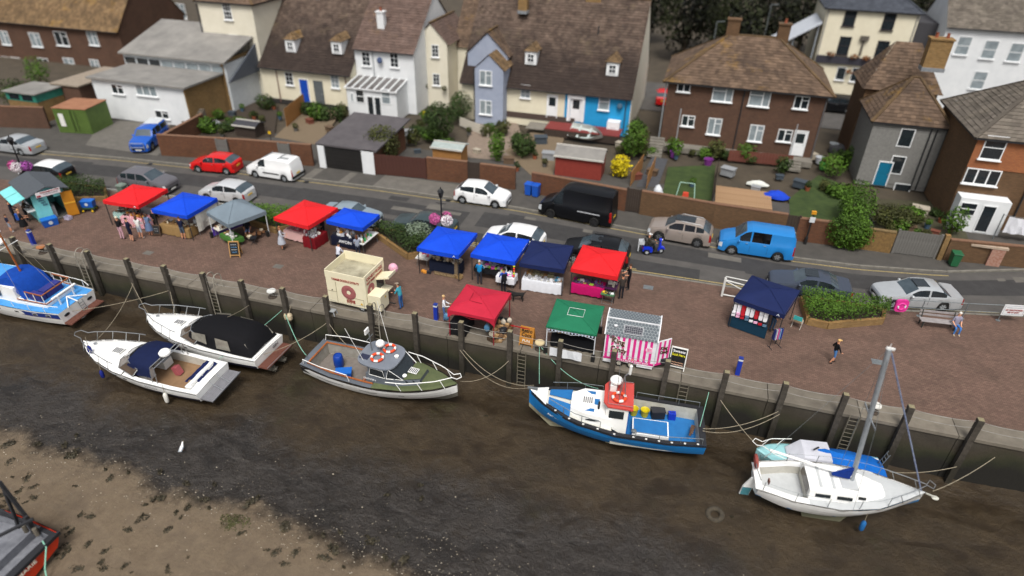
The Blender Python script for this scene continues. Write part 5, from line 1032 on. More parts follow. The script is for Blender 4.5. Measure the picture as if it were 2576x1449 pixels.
# ================================================================== MARKET ON THE QUAY
def frame_from(pix, z):
    P = [G(x, y, z) for x, y in pix]; c = sum(P, V())/4; ex = ((P[3]-P[0])+(P[2]-P[1]))/2; ey = ((P[1]-P[0])+(P[2]-P[3]))/2
    return c, ex.length, ey.length, atan2(ex.y, ex.x)
TENTS = {}
def tent(key, label, pix, z, colr, legc='2a2a2c', peak=.42, val=.26, logo=False, curtains=False, weights=False, dy=0, w_=None, group='pop-up gazebos of the market'):
    c, W, D, an = frame_from(pix, z)
    if w_: W, D = w_
    c = V((c.x, c.y+dy, 0)); t = thing('gazebo', label, 'gazebo', c, an, group); TENTS[key] = (t, W, D, z, an, c)
    fab = mat('canopy_'+colr, colr, r=.8, var=.1, sc_=.9, bump=.9, bsc=4, spec=.25); n = 12; rows = []
    for i in range(n+1):
        u = -1+2*i/n; row = []
        for j in range(n+1):
            v = -1+2*j/n; m_ = max(abs(u), abs(v)); k = min(abs(u), abs(v))/(m_+1e-6); h = peak*(1-m_)**.9
            h -= .09*(1-k)*m_*(1-m_)*4*.6                                  # fabric sags between the ribs
            e = .05*(1-min(1, (1-m_)*8))*(1-k*k)
            row.append(V((u*W/2*(1-e*.15), v*D/2*(1-e*.15), z+h-e*.5)))
        rows.append(row)
    b = MB(); b.grid(rows); can = b.build('canopy', fab, t, 50)
    R = random.Random(int(c.x*10)); b = MB()
    for (x0, y0, x1, y1) in ((-1, -1, 1, -1), (1, -1, 1, 1), (1, 1, -1, 1), (-1, 1, -1, -1)):
        k = 10; a, d_ = [], []
        for i in range(k+1):
            s = i/k; x, y = lerp(x0, x1, s)*W/2, lerp(y0, y1, s)*D/2; zz = z-.025*4*s*(1-s); q = R.uniform(-.015, .015); dip = (.35*(abs(s-.5)*2)**6 if curtains else 0)
            a.append((x*1.004, y*1.004, zz)); d_.append((x*(1.004+q*.3), y*(1.004+q*.3), zz-val-dip+R.uniform(-.012, .012)))
        b.grid([a, d_])
    b.build('valance', fab, t, 60)
    for sx in (-1, 1):
        for sy in (-1, 1):
            MB().box((sx*(W/2-.06), sy*(D/2-.06), z/2-.02), (.045, .045, z-.05)).build('leg', pl(legc, .5), t)
            if weights: MB().box((sx*(W/2-.06), sy*(D/2-.06)-.12, .2), (.2, .16, .4)).build('leg_weight', BLACK, t)
    b = MB()
    for sy in (-1, 1): b.bar((-W/2+.06, sy*(D/2-.06), z-.1), (0, sy*(D/2-.06), z-.35), .02); b.bar((0, sy*(D/2-.06), z-.1), (-W/2+.06, sy*(D/2-.06), z-.4), .02); b.bar((W/2-.06, sy*(D/2-.06), z-.1), (0, sy*(D/2-.06), z-.35), .02); b.bar((0, sy*(D/2-.06), z-.1), (W/2-.06, sy*(D/2-.06), z-.4), .02)
    b.tube([(0, 0, z-.25), (0, 0, z+peak-.03)], .02, 6); b.build('truss', pl(legc, .5), t)
    b = MB()                                                                # hip seams
    for sx in (-1, 1):
        for sy in (-1, 1): b.tube([V((sx*W/2*s, sy*D/2*s, z+peak*(1-s)**.9+.006)) for s in (0.02, .25, .5, .75, .985)], .012, 4)
    b.build('seam', fab, t)
    if logo:
        b = MB(); x, y = W/2-.32, -D/2-.012
        b.add([(x-.09, y, z-.2), (x, y, z-.06), (x+.09, y, z-.2), (x+.05, y, z-.2), (x, y, z-.13), (x-.05, y, z-.2)], [[0, 1, 4, 5], [1, 2, 3, 4]]); b.build('emblem', pl('d8dce2', .6), t)
    return t
RED, BLUC, NAVY, GRY, DRED, GRN = 'd01e24', '0a43c4', '14204a', '6d7a84', 'b02238', '1d6b4c'
tent('red1', 'bright red gazebo over the gingham food stall, leftmost of all', [(262, 505), (331, 462), (416, 475), (352, 517)], 1.9, RED, logo=True)
tent('blue1', 'bright blue gazebo over the hessian stall, next to the leftmost red one', [(388, 527), (452, 482), (540, 497), (476, 544)], 1.9, BLUC)
tent('grey', 'pale grey peaked gazebo with white legs', [(521, 535), (610, 499), (666, 530), (577, 566)], 1.9, GRY, 'd0d3d6', peak=.85, weights=True)
tent('red2', 'bright red gazebo over the pink and dark red tablecloths', [(694, 547), (760, 502), (845, 521), (780, 571)], 1.9, RED)
tent('avon', 'small blue gazebo over the black cosmetics table', [(825, 555), (861, 521), (951, 539), (916, 574)], 1.9, BLUC)
tent('blue3', 'blue gazebo over the driftwood and rope stall beside the planter', [(1051, 622), (1098, 569), (1198, 585), (1156, 644)], 1.9, BLUC, logo=True)
tent('blue4', 'blue gazebo over the slate and glass stall, left of the navy one', [(1188, 638), (1222, 585), (1330, 602), (1297, 660)], 1.9, BLUC)
tent('navy1', 'navy gazebo over the white jewellery table', [(1305, 659), (1338, 605), (1445, 617), (1418, 680)], 1.9, NAVY)
tent('red3', 'bright red gazebo over the magenta tablecloth', [(1437, 674), (1466, 616), (1577, 634), (1554, 697)], 1.9, RED)
tent('red4', 'faded dark red gazebo standing at the quay edge', [(1123, 782), (1173, 717), (1284, 740), (1243, 807)], 1.75, DRED, '8a1a2c', peak=.32, val=.16, curtains=True, dy=.12)
tent('green', 'green gazebo standing at the quay edge left of the striped trailer', [(1371, 819), (1403, 752), (1523, 770), (1499, 843)], 1.7, GRN, 'c9cdd2', peak=.3, val=.1, weights=True)
tent('navy2', 'navy gazebo over the baby clothes stall by the right hand planter', [(1845, 749), (1894, 692), (2014, 732), (1974, 791)], 2.0, NAVY, logo=True)
t, W, D, z, an, c = TENTS['green']; b = MB()
b.tube([(-.42, -.35, z+.24), (-.42, .35, z+.24), (.42, .35, z+.24), (.42, -.35, z+.24), (-.42, -.35, z+.24)], .014, 5); b.build('vent_tape', pl('d5d9d8', .6), t)
b = MB(); n = 14
for i in range(n): x = -W/2+.1+i*(W-.2)/n; b.add([(x, -D/2-.03, z-.12), (x+.14, -D/2-.03, z-.12), (x+.07, -D/2-.03, z-.26)], [[0, 1, 2]])
b.build('bunting', pl('b9c4d6', .7), t)
t, W, D, z, an, c = TENTS['red4']; b = MB(); b.tube([(-.5, .3, z+.24), (-.45, -.45, z+.23), (.3, -.5, z+.22)], .014, 5); b.build('crease', cloth('8e1a2c'), t)
# ---- tables, cloths, goods
def loc(key, x, y, z=0):
    t, W, D, zz, an, c = TENTS[key]; return V((c.x+x*cos(an)-y*sin(an), c.y+x*sin(an)+y*cos(an), z))
def table(key, x, y, L, w_, rz=0, h=.74, label='', mtop=None, cat='table', legs=True):
    t = thing('trestle_table', label, cat, loc(key, x, y), TENTS[key][4]+rz); MB().box((0, 0, h-.02), (L, w_, .04)).build('tabletop', mtop or pl('c9c5bd', .5), t)
    for sx in (-1, 1):
        for sy in (-1, 1): MB().tube([(sx*(L/2-.12), sy*(w_/2-.08), h-.03), (sx*(L/2-.1), sy*(w_/2-.06), 0)], .016, 5).build('leg', STEEL, t)
    return t
def tcloth(key, x, y, L, w_, m, label, rz=0, h=.745, drop=.6, back=True, seed=1, name='tablecloth'):
    """cloth: flat top with folds hanging in waves"""
    R = random.Random(seed); b = MB(); e = .012; n = 26; P = []
    per = [(-L/2, -w_/2), (L/2, -w_/2), (L/2, w_/2), (-L/2, w_/2)]; ring = []
    for a, c2 in zip(per, per[1:]+per[:1]):
        k = max(3, int(hypot(c2[0]-a[0], c2[1]-a[1])/.12)); nx, ny = (c2[1]-a[1]), -(c2[0]-a[0]); q = hypot(nx, ny); nx, ny = nx/q, ny/q
        for i in range(k): ring.append((lerp(a[0], c2[0], i/k), lerp(a[1], c2[1], i/k), nx, ny))
    top = [(x_+nx*e, y_+ny*e, h) for x_, y_, nx, ny in ring]; r2 = []; r3 = []
    for i, (x_, y_, nx, ny) in enumerate(ring):
        q = .03+.03*sin(i*1.9)+R.uniform(-.01, .01); r2.append((x_+nx*(e+.015), y_+ny*(e+.015), h-.06)); r3.append((x_+nx*(e+q), y_+ny*(e+q), h-drop+R.uniform(-.03, .03)))
    b.grid([top, r2, r3], closed=True); b.poly(top); o = b.build(name, m, None, 50, loc=loc(key, x, y), rz=TENTS[key][4]+rz); return tag(o, label, 'tablecloth')
_GM = {}
def gm(kind, colr):
    if (kind, colr) in _GM: return _GM[(kind, colr)]
    b = MB()
    if kind == 'box': b.box((0, 0, .06), (.22, .16, .12)); b.box((0, 0, .125), (.23, .17, .015))
    elif kind == 'jar': b.lathe((0, 0, 0), [(0, 0), (.05, 0), (.055, .1), (.04, .13), (.045, .16), (0, .16)], 9)
    elif kind == 'bottle': b.lathe((0, 0, 0), [(0, 0), (.04, 0), (.042, .16), (.016, .22), (.016, .28), (0, .28)], 8)
    elif kind == 'bowl': b.lathe((0, 0, 0), [(0, 0), (.06, 0), (.13, .09), (.12, .09), (.05, .02), (0, .02)], 10)
    elif kind == 'card': b.box((0, 0, .1), (.16, .012, .2), M=Matrix.Rotation(radians(-18), 3, 'X')); b.box((0, .05, .05), (.1, .06, .02))
    elif kind == 'tray': b.box((0, 0, .015), (.3, .2, .02)); [b.box(q, s) for q, s in (((0, -.1, .035), (.3, .012, .05)), ((0, .1, .035), (.3, .012, .05)), ((-.15, 0, .035), (.012, .2, .05)), ((.15, 0, .035), (.012, .2, .05)))]
    elif kind == 'basket': b.lathe((0, 0, 0), [(0, 0), (.13, 0), (.19, .16), (.2, .18), (.17, .17), (.12, .04), (0, .04)], 12)
    elif kind == 'crate': b.box((0, 0, .03), (.36, .28, .02)); [b.box((sx*.17, 0, z_), (.02, .28, .07)) for sx in (-1, 1) for z_ in (.08, .18)]; [b.box((0, sy*.13, z_), (.34, .02, .07)) for sy in (-1, 1) for z_ in (.08, .18)]
    elif kind == 'bag': b.ball((0, 0, .16), (.14, .1, .17), 9); b.tube([(-.06, 0, .3), (0, 0, .4), (.06, 0, .3)], .012, 5)
    elif kind == 'ring': b.torus((0, 0, .02), .07, .016, n=12, k=6)
    _GM[(kind, colr)] = b.mesh(kind, pl(colr, .55), 40); return _GM[(kind, colr)]
CATN = dict(box='box', jar='jar', bottle='bottle', bowl='bowl', card='card', tray='tray', basket='basket', crate='crate', bag='bag', ring='ornament')
def goods(key, x, y, L, w_, n, kinds, cols, label, group, seed, rz=0, h=.76):
    R = random.Random(seed); m = max(1, round(sqrt(n*w_/L))); k = -(-n//m); i = 0; ca, sa = cos(rz), sin(rz)
    for r_ in range(m):
        for q in range(k):
            if i >= n: return
            kd = kinds[R.randrange(len(kinds))]; u = -L/2+(q+.5)*L/k+R.uniform(-.03, .03); v = -w_/2+(r_+.5)*w_/m+R.uniform(-.03, .03)
            p = loc(key, x+u*ca-v*sa, y+u*sa+v*ca, h); o = place(kd, gm(kd, R.choice(cols)), None, p, R.uniform(-.5, .5)); s = R.uniform(.8, 1.15); o.scale = (s, s, s); tag(o, 'small '+CATN[kd]+' among the '+label, CATN[kd], group); i += 1
def checks(name, a, c2, s=.07):
    if name in MATS: return MATS[name]
    m = mat(name, a, r=.85); n = m.node_tree.nodes; l = m.node_tree.links; ck = n.new('ShaderNodeTexChecker'); ck.inputs['Scale'].default_value = 1/s; ck.inputs[1].default_value = C(a); ck.inputs[2].default_value = C(c2); l.new(n['Texture Coordinate'].outputs['Object'], ck.inputs[0]); l.new(ck.outputs[0], n['Principled BSDF'].inputs['Base Color']); return m
PG, TG = checks('gingham_pink', 'b03050', 'd8c4c8'), checks('gingham_teal', '3a8f86', 'c8d8d2')
BR_ = ['8a6a45', '6b4a30', 'b08d60', 'd2c7b0']; WH_ = ['dadada', 'c9cbd0', 'e3e0d8']; MIX = ['b03030', '2f5fa0', 'd8d8d2', 'c9a040', '3f7a4a', '8a5aa0']
# red1
table('red1', -1.05, .1, .8, 2.1, label='long table under the teal gingham cloth'); tcloth('red1', -1.05, .1, .85, 2.1, TG, 'teal gingham cloth under the leftmost red gazebo', seed=2, drop=.4); goods('red1', -1.05, .1, .7, 1.9, 16, ['tray', 'box', 'card'], ['2b2320', '3d2d24', 'b9b4a8', '8a5a35'], 'trays on the teal gingham table', 'goods on the teal gingham table', 3)
table('red1', .45, -.95, 1.9, .75, label='front table under the pink gingham cloth'); tcloth('red1', .45, -.95, 1.95, .8, PG, 'pink gingham cloth at the front of the leftmost red gazebo', seed=3, drop=.7); goods('red1', .45, -.95, 1.8, .6, 14, ['tray', 'jar', 'box'], ['5a3a24', '8a5530', 'c08a40', '2c2220'], 'cakes on the pink gingham table', 'goods on the pink gingham table', 4)
b = MB(); b.box((0, 0, .35), (1.0, .5, .7)); o = b.build('hot_cupboard', pl('a9adb0', .35), None, loc=loc('red1', .1, .2, .02), rz=TENTS['red1'][4]); tag(o, 'stainless steel counter unit inside the leftmost red gazebo', 'counter')
# blue1
table('blue1', -.1, -.95, 2.3, .8, label='table under the hessian cloth'); tcloth('blue1', -.1, -.95, 2.35, .85, cloth('8a6f48'), 'brown hessian cloth hanging under the blue gazebo', seed=5, drop=.68); goods('blue1', -.1, -.9, 2.1, .6, 18, ['bowl', 'basket', 'jar', 'tray'], BR_+WH_, 'bread and bowls on the hessian table', 'goods on the hessian table', 6)
table('blue1', 1.05, .2, .7, 1.8, label='side table with white covered trays beside the hessian stall'); goods('blue1', 1.05, .2, .6, 1.6, 8, ['box', 'bag', 'bowl'], ['cfd5d8', 'b9c2c8', '223a8a'], 'white covered trays beside the hessian stall', 'goods on the side table of the hessian stall', 7)
o = MB().grid([[(0, -1.2+k*.24, 1.75) for k in range(11)], [(.05*sin(k), -1.2+k*.24, .9) for k in range(11)], [(.08*sin(k*1.3), -1.2+k*.24, .35) for k in range(11)]]).build('side_sheet', pl('c4c2ba', .9), None, loc=loc('blue1', 1.42, .4), rz=TENTS['blue1'][4]); tag(o, 'white sheet wall hung on the right of the hessian stall', 'sheet')
# grey
table('grey', -.85, -.2, .7, 2.2, label='table behind the purple banner'); goods('grey', -.85, -.2, .65, 2.1, 20, ['box', 'card', 'crate', 'jar'], BR_+WH_, 'boxes behind the purple banner', 'goods behind the purple banner', 8)
ban = thing('stall_banner', 'purple banner along the side of the grey gazebo stall', 'banner', loc('grey', -1.24, -.25), TENTS['grey'][4]); MB().box((0, 0, .42), (.02, 2.2, .62)).build('cloth', pl('55389a', .6), ban); MB().box((-.012, -.9, .36), (.004, .3, .36)).build('panel', pl('d9d9e2', .6), ban)
for k in range(3): MB().box((-.014, .35, .58-k*.12), (.004, 1.2-k*.2, .03)).build('text_line', pl('a58fd0', .6), ban)
table('grey', .45, -.9, 1.5, .75, label='front table under the artificial grass', h=.6); tcloth('grey', .45, -.9, 1.55, .8, mat('astroturf', '2f5a1c', '3f7026', r=.95, sc_=12), 'artificial grass draped over the front table of the grey gazebo', seed=8, h=.61, drop=.3); goods('grey', .45, -.95, 1.3, .5, 8, ['box', 'bottle', 'card', 'bowl'], ['a9835a', 'e0e0dc', 'd8d5cc'], 'white things on the artificial grass', 'goods on the artificial grass', 9, h=.62)
goods('grey', 1.0, .5, .6, 1.4, 8, ['crate', 'basket', 'box'], BR_, 'crates at the back of the grey gazebo', 'crates at the back of the grey gazebo', 10, h=.3)
# red2
table('red2', -.35, -.55, 1.9, .85, label='table under the pink cloth'); tcloth('red2', -.35, -.55, 1.95, .9, cloth('d0a8a4', .05), 'pale pink tablecloth under the middle red gazebo', seed=9, drop=.6); goods('red2', -.35, -.5, 1.8, .7, 30, ['ring', 'ring', 'card'], ['8a3040', 'b05060', 'e0d8d8', '6a2030'], 'bracelets on the pink cloth', 'jewellery on the pink cloth', 11)
table('red2', .95, -.55, .9, 1.3, label='table under the dark red cloth'); tcloth('red2', .95, -.55, .95, 1.35, cloth('6e0f18', .2), 'dark red tablecloth hanging to the ground', seed=10, drop=.72); goods('red2', .95, -.6, .8, 1.1, 10, ['card', 'card', 'box'], WH_, 'white cards on the dark red cloth', 'cards on the dark red cloth', 12)
# avon
table('avon', -.3, -.6, 1.9, .7, label='table under the black cloth'); ac_ = tcloth('avon', -.3, -.6, 1.95, .75, cloth('101428', .1), 'black tablecloth with large white lettering', seed=11, drop=.66)
o = lettering('AVON', pl('d9dbe0', .6), None, loc('avon', -.12, -1.055, .5), (cos(TENTS['avon'][4]), sin(TENTS['avon'][4]), 0), (0, 0, 1), .3, 1.0, .02); o.parent = ac_; o.matrix_parent_inverse = ac_.matrix_basis.inverted()
goods('avon', -.3, -.55, 1.8, .55, 26, ['bottle', 'jar', 'box', 'bag'], ['dadada', '2a2a30', 'b9bcc4', 'c98a30', 'c03030', 'e0e0e0'], 'cosmetics on the black table', 'cosmetics on the black table', 13)
table('avon', 1.05, -.3, .75, 1.9, label='white folding table beside the black cosmetics table', mtop=pl('d5d6d4', .4)); goods('avon', 1.05, -.3, .65, 1.8, 16, ['bottle', 'box', 'card', 'jar'], ['e0e0e0', 'd8902a', 'b9a080', '30a050', 'c9c9d0'], 'bottles on the white folding table', 'goods on the white folding table', 14)
# blue3
table('blue3', .15, -.6, 2.0, .75, label='table under the midnight blue cloth'); tcloth('blue3', .15, -.6, 2.05, .8, cloth('141a2c', .15), 'midnight blue cloth of the driftwood stall', seed=12, drop=.66); goods('blue3', .15, -.5, 1.9, .6, 22, ['basket', 'jar', 'ring', 'bag', 'card'], ['7a6248', '9a8468', 'b9a88c', '5a4632', 'c9c2b4'], 'ropework on the dark table', 'ropework on the dark table', 15)
s_ = thing('stall_sign', 'brown wooden sign lying before the driftwood stall', 'sign', loc('blue3', .3, -1.25), TENTS['blue3'][4]); MB().box((0, 0, .12), (1.5, .05, .24)).build('board', mat('sign_wood', '5a4a36', '6d5a42', r=.8), s_); lettering('NAUTICAL KNOTS', pl('a58f6c', .7), s_, (0, -.03, .12), (1, 0, 0), (0, 0, 1), .2, 1.35)
goods('blue3', -1.55, -.35, .8, .8, 10, ['box', 'card', 'ring', 'bag'], WH_+['c05060'], 'pale hearts on the side stand', 'trinkets on the side stand', 16, h=.62); table('blue3', -1.55, -.35, .9, .8, label='small side stand left of the driftwood stall', h=.6)
goods('blue3', -1.0, -1.3, .6, .4, 3, ['bag', 'box'], ['c9ccd0', 'd08a30', '20242e'], 'bags on the ground before the driftwood stall', 'bags before the driftwood stall', 17, h=.02); goods('blue3', 1.15, -1.15, .4, .4, 2, ['basket', 'crate'], ['8a7048', '9a8058'], 'baskets beside the wooden sign', 'baskets beside the wooden sign', 18, h=.02)
o = MB().prism([(-.12, 0), (.12, 0), (.1, 1.0), (.02, 1.15), (-.1, 1.0)], 'y', -.03, .03).build('driftwood_plank', mat('driftwood', '7a6a55', '5f5140', r=.9), None, loc=loc('blue3', 1.0, -1.08, .02), rz=TENTS['blue3'][4]); tag(o, 'upright driftwood plank at the corner of the dark table', 'plank')
# blue4
table('blue4', -.3, -.7, 2.1, .75, label='table with slates under the blue gazebo'); tcloth('blue4', -.3, -.7, 2.15, .8, cloth('17181c', .1), 'black cloth of the slate and glass stall', seed=13, drop=.3); goods('blue4', -.3, -.65, 2.0, .65, 28, ['bowl', 'card', 'tray', 'box', 'bowl'], ['8d9296', '5a6064', 'dcdcdc', 'b9bcc0', 'e85ab0', '9ad040', 'e0e4e8'], 'slates and bowls on the black cloth', 'slates and bowls', 19)
table('blue4', .85, -1.25, 1.1, .7, label='table under the short white cloth'); tcloth('blue4', .85, -1.25, 1.15, .75, cloth('d5d6dc', .05), 'short white cloth with glassware beside the slates', seed=14, drop=.4); goods('blue4', .85, -1.2, 1.0, .6, 18, ['bottle', 'bowl', 'jar'], ['dfe4e8', 'c9d0d6', 'e85ab0', 'd8e040', 'e8e8ea'], 'glassware on the short white cloth', 'glassware', 20)
goods('blue4', -1.05, .1, .6, 1.2, 10, ['bowl', 'bowl', 'bag'], ['7d8388', '9aa0a4', '6a7074'], 'grey pots at the left of the slate stall', 'grey pots', 21, h=.7); table('blue4', -1.05, .1, .7, 1.3, label='side table with grey pots', h=.68)
for k in range(5): o = MB().ball((0, 0, 0), .07, 8).build('paper_ball', pl(['d8e020', 'e84020', 'e05028', 'c8d828', 'e86028'][k], .6), None, loc=loc('blue4', 1.36, -1.42, 1.55-.17*k)); tag(o, ['topmost yellow', 'upper red', 'middle orange', 'lower yellow', 'lowest orange'][k]+' ball of the garland at the gazebo corner', 'ball', 'garland balls')
# navy1
table('navy1', .0, -1.0, 2.35, .85, label='table under the long white cloth'); tcloth('navy1', 0, -1.0, 2.4, .9, cloth('d3d6dc', .05), 'long white tablecloth under the navy gazebo', seed=15, drop=.7); goods('navy1', 0, -1.15, 2.2, .5, 22, ['ring', 'ring', 'card'], ['8a8a8e', 'b9b4a8', '5a4a40', 'c9c9cc'], 'jewellery on the long white cloth', 'jewellery on the long white cloth', 22)
goods('navy1', -.25, -.72, 1.6, .25, 6, ['crate', 'crate', 'box'], ['9a8f6c', '8a8266', 'a5763f'], 'upright crates at the back of the white table', 'display crates on the white table', 23); goods('navy1', .95, -.95, .3, .6, 3, ['tray', 'bowl'], ['3a9ac0', '8a6a50'], 'blue trays at the end of the white table', 'trays at the end of the white table', 24)
# red3
table('red3', -.35, -.95, 1.9, .8, label='table under the magenta cloth'); tcloth('red3', -.35, -.95, 1.95, .85, cloth('b00f5c', .1), 'magenta tablecloth under the right hand red gazebo', seed=16, drop=.6); goods('red3', -.35, -.9, 1.8, .7, 26, ['card', 'box', 'jar', 'tray', 'ring'], ['3a3440', 'dcdcdc', '6a4a80', '5a2a60', '9ac040', '4a4248'], 'crystals on the magenta cloth', 'crystals on the magenta cloth', 25)
table('red3', 1.0, -.6, .7, 1.1, label='purple topped side table at the right of the red gazebo', mtop=pl('4a1a4c', .7)); goods('red3', 1.0, -.6, .6, 1.0, 5, ['box', 'card', 'tray'], ['e0ddd0', '4a4248', 'b8b4a0'], 'boxes on the purple side table', 'boxes on the purple side table', 26)
f_ = thing('folding_table', 'green topped folding table beside the magenta stall', 'table', loc('red3', .95, -1.55), TENTS['red3'][4]); MB().box((0, 0, .64), (.8, .45, .03)).build('tabletop', pl('3f6a48', .5), f_); b = MB()
for s in (-1, 1): b.tube([(s*.3, -.2, .62), (s*.3, .2, .02), (-s*.3+.0, .2, .02)], .012, 5)
b.tube([(-.3, .2, .62), (-.3, -.2, .02), (.3, -.2, .02), (.3, .2, .62)], .012, 5); b.build('leg', STEEL, f_); goods('red3', .95, -1.55, .6, .3, 3, ['card', 'tray'], ['d8b830', '3a3a3e', 'e0e0e0'], 'leaflets on the green folding table', 'leaflets on the folding table', 27, h=.66)
# red4
table('red4', -.3, .1, 2.0, .8, label='black topped table inside the dark red gazebo', mtop=BLACK); tcloth('red4', -.9, -.5, .9, 1.4, cloth('18181b', .1), 'black cloth inside the dark red gazebo', seed=18, drop=.7)
goods('red4', 1.3, -.1, .7, 2.0, 18, ['crate', 'basket', 'bag', 'box'], ['8a6a48', 'a5855c', '3a2f28', '6a5038', '1f2024', 'b9b0a0'], 'retro crates and baskets at the red gazebo', 'retro crates and baskets', 28, h=.35); goods('red4', 1.3, -.1, .8, 2.1, 16, ['crate', 'basket', 'bag', 'crate'], ['8a6a48', '6b4f36', '4a3a2c', 'b0906a'], 'crates on the ground beside the red gazebo', 'crates beside the red gazebo', 29, h=.0)
for k, (x, y) in enumerate(((-1.7, -.75), (.75, -.95))): o = place('bag', gm('bag', '4a7a9c'), None, loc('red4', x, y, .55)); o.scale = (1.2, 1.2, 1.4); tag(o, ['blue patterned bag hanging left of the dark red gazebo', 'blue patterned bag at the front leg of the dark red gazebo'][k], 'bag')
# green
table('green', 0, -.35, 2.2, .75, label='black table inside the green gazebo', mtop=BLACK); tcloth('green', 0, -.35, 2.25, .8, cloth('15161a', .1), 'black cloth inside the green gazebo', seed=19, drop=.7); goods('green', -.6, -.3, .9, .55, 7, ['box', 'box', 'bag'], ['a5855c', 'b99a70', 'd5d5d0'], 'cardboard boxes in the green gazebo', 'cardboard boxes in the green gazebo', 30); goods('green', .45, -.3, 1.0, .55, 5, ['bag', 'tray'], ['2a2a2e', 'b08a70', '3a3a40'], 'dark goods in the green gazebo', 'dark goods in the green gazebo', 31)
o = MB().grid([[(-.85+k*.17, .02*sin(k*1.7), 0) for k in range(11)], [(-.85+k*.17, .03*sin(k*1.2), -.55) for k in range(11)]]).build('hanging_cloth', pl('d3d5d8', .8), None, loc=(G(1428, 868, .75).x, 26.53, .75)); tag(o, 'plain white cloth hung over the guard wires before the green gazebo', 'banner')
# navy2: board with baby clothes
bd = thing('display_board', 'tall display board hung with baby clothes under the navy gazebo', 'display', loc('navy2', -.35, -1.35), TENTS['navy2'][4]); MB().box((0, .03, 1.05), (2.0, .04, 1.3)).build('board', pl('20222e', .8), bd); MB().box((0, -.02, .42), (2.1, .04, .76)).build('skirt', cloth('123448', .1), bd)
bib = MB(); bib.prism([(-.1, -.2), (-.05, -.24), (.05, -.24), (.1, -.2), (.11, .02), (.09, .16), (.04, .2), (.035, .12), (-.035, .12), (-.04, .2), (-.09, .16), (-.11, .02)], 'y', -.012, .012)
bms = [bib.mesh('baby_vest', pl(q, .8)) for q in ('dcdcdf', 'b01626', 'd8d8de', 'e0c0d0')]
for k in range(16): o = place('baby_vest', bms[(0, 2, 1, 0, 2, 1, 2, 0)[k % 8]], None, loc('navy2', -.35-.9+(k % 8)*.245, -1.39, 1.32 if k < 8 else 1.62)); tag(o, 'baby vest hanging on the display board', 'clothing', 'baby vests on the display board')
for k in range(12):
    o = place('folded_bib', gm('box', ['d9d9de', 'e0a8c8', 'b01626', '5a7890'][k % 4]), None, loc('navy2', -.35-.88+(k % 8)*.25, -1.44, .82 if k < 8 else 1.0)); o.scale = (.9, .35, .9); tag(o, 'folded bib on the ledge of the display board', 'clothing', 'folded bibs on the display board')
rk = thing('clothes_rail', 'small clothes rail of children’s dresses in front of the navy gazebo'.replace('’', ''), 'rail', loc('navy2', 1.35, -1.75), TENTS['navy2'][4]+.9); b = MB()
for s in (-1, 1): b.tube([(s*.3, 0, 1.25), (s*.3, 0, .02)], .015, 6); b.tube([(s*.3, -.22, .02), (s*.3, .22, .02)], .015, 6)
b.tube([(-.3, 0, 1.25), (.3, 0, 1.25)], .015, 6); b.build('frame', pl('2a2a2e', .4), rk)
for k in range(5): MB().prism([(-.08, .55), (.14, .55), (.1, 1.2), (-.06, 1.2)], 'x', -.24+k*.11, -.2+k*.11).build('dress', pl(['1f2f7a', 'c9ccd4', 'd25a9a', '7aa0c8', '283a90'][k], .8), rk)
# ---- chairs
def chair(label, p, rz, fc, sc2, back=True, cat='chair'):
    t = thing('folding_chair', label, cat, p, rz); b = MB()
    for s in (-1, 1): b.tube([(s*.24, -.2, 0), (s*.24, .2, .45)], .014, 5); b.tube([(s*.24, .22, 0), (s*.24, -.2, .45)], .014, 5); b.tube([(s*.24, .2, .43), (s*.24, .3, .85)], .014, 5)
    b.build('frame', pl(fc, .4), t); MB().box((0, 0, .45), (.48, .42, .03)).build('seat', cloth(sc2), t); MB().box((0, .26, .72), (.48, .03, .26)).build('backrest', cloth(sc2 if back is True else back), t); return t
chair('folding chair with turquoise back beside the right hand planter', G(2003, 822), radians(160), 'b9b5ac', 'a58f70', '3aa0a0'); chair('dark folding chair in front of the grey gazebo', G(640, 612), radians(-60), '2a2a2e', '1c1d22'); chair('dark garden chair beside the yellow door', G(186, 535), radians(10), '39423a', '39423a'); chair('black folding chair inside the green gazebo', loc('green', .5, .5), radians(0), '2a2a2e', '1f2024')
# ---- A-boards
def aboard(label, pix, rz, w_, h, fm, lines, bgm, z=0):
    t = thing('a_board', label, 'sign', G(*pix, z), rz); tl = radians(14)
    for s in (-1, 1):
        M_ = Matrix.Rotation(s*tl, 4, 'X'); M_.translation = (0, 0, 0) if s < 0 else (0, h*sin(tl)*2+.02, 0)
        b = MB()
        for q in (-1, 1): b.box((q*w_/2, 0, h/2), (.05, .04, h))
        for zz in (.16, h-.03): b.box((0, 0, zz), (w_, .035, .05))
        b.xf(M_); b.build('frame', fm, t); p = MB().box((0, 0, h/2+.08), (w_-.04, .02, h-.24)); p.xf(M_); p.build('panel', bgm, t)
    up = V((0, sin(tl), cos(tl)))
    for s, f, hh, col, wd in lines: lettering(s, pl(col, .6), t, V((0, -.03, 0))+up*(h*f), (1, 0, 0), up, hh, wd)
    return t
CHALK = pl('17181a', .8); WF = mat('light_wood', 'b98f55', 'a57b45', r=.8)
aboard('chalkboard on a pale wooden A-frame in front of the grey gazebo', (592, 648), radians(20), .6, 1.1, WF, [('~~~', .8, .14, 'c9ccd0', .36), ('~~~', .65, .14, '5aa0d8', .4), ('~~~', .5, .14, 'c9ccd0', .38), ('~~', .35, .14, '5aa0d8', .3)], CHALK)
aboard('small dark chalkboard beside the woman in the blue dress', (396, 595), radians(15), .45, .8, pl('4a3626', .8), [('~~~', .7, .1, 'b9bcc0', .26), ('~~~', .5, .1, 'b9bcc0', .26)], CHALK)
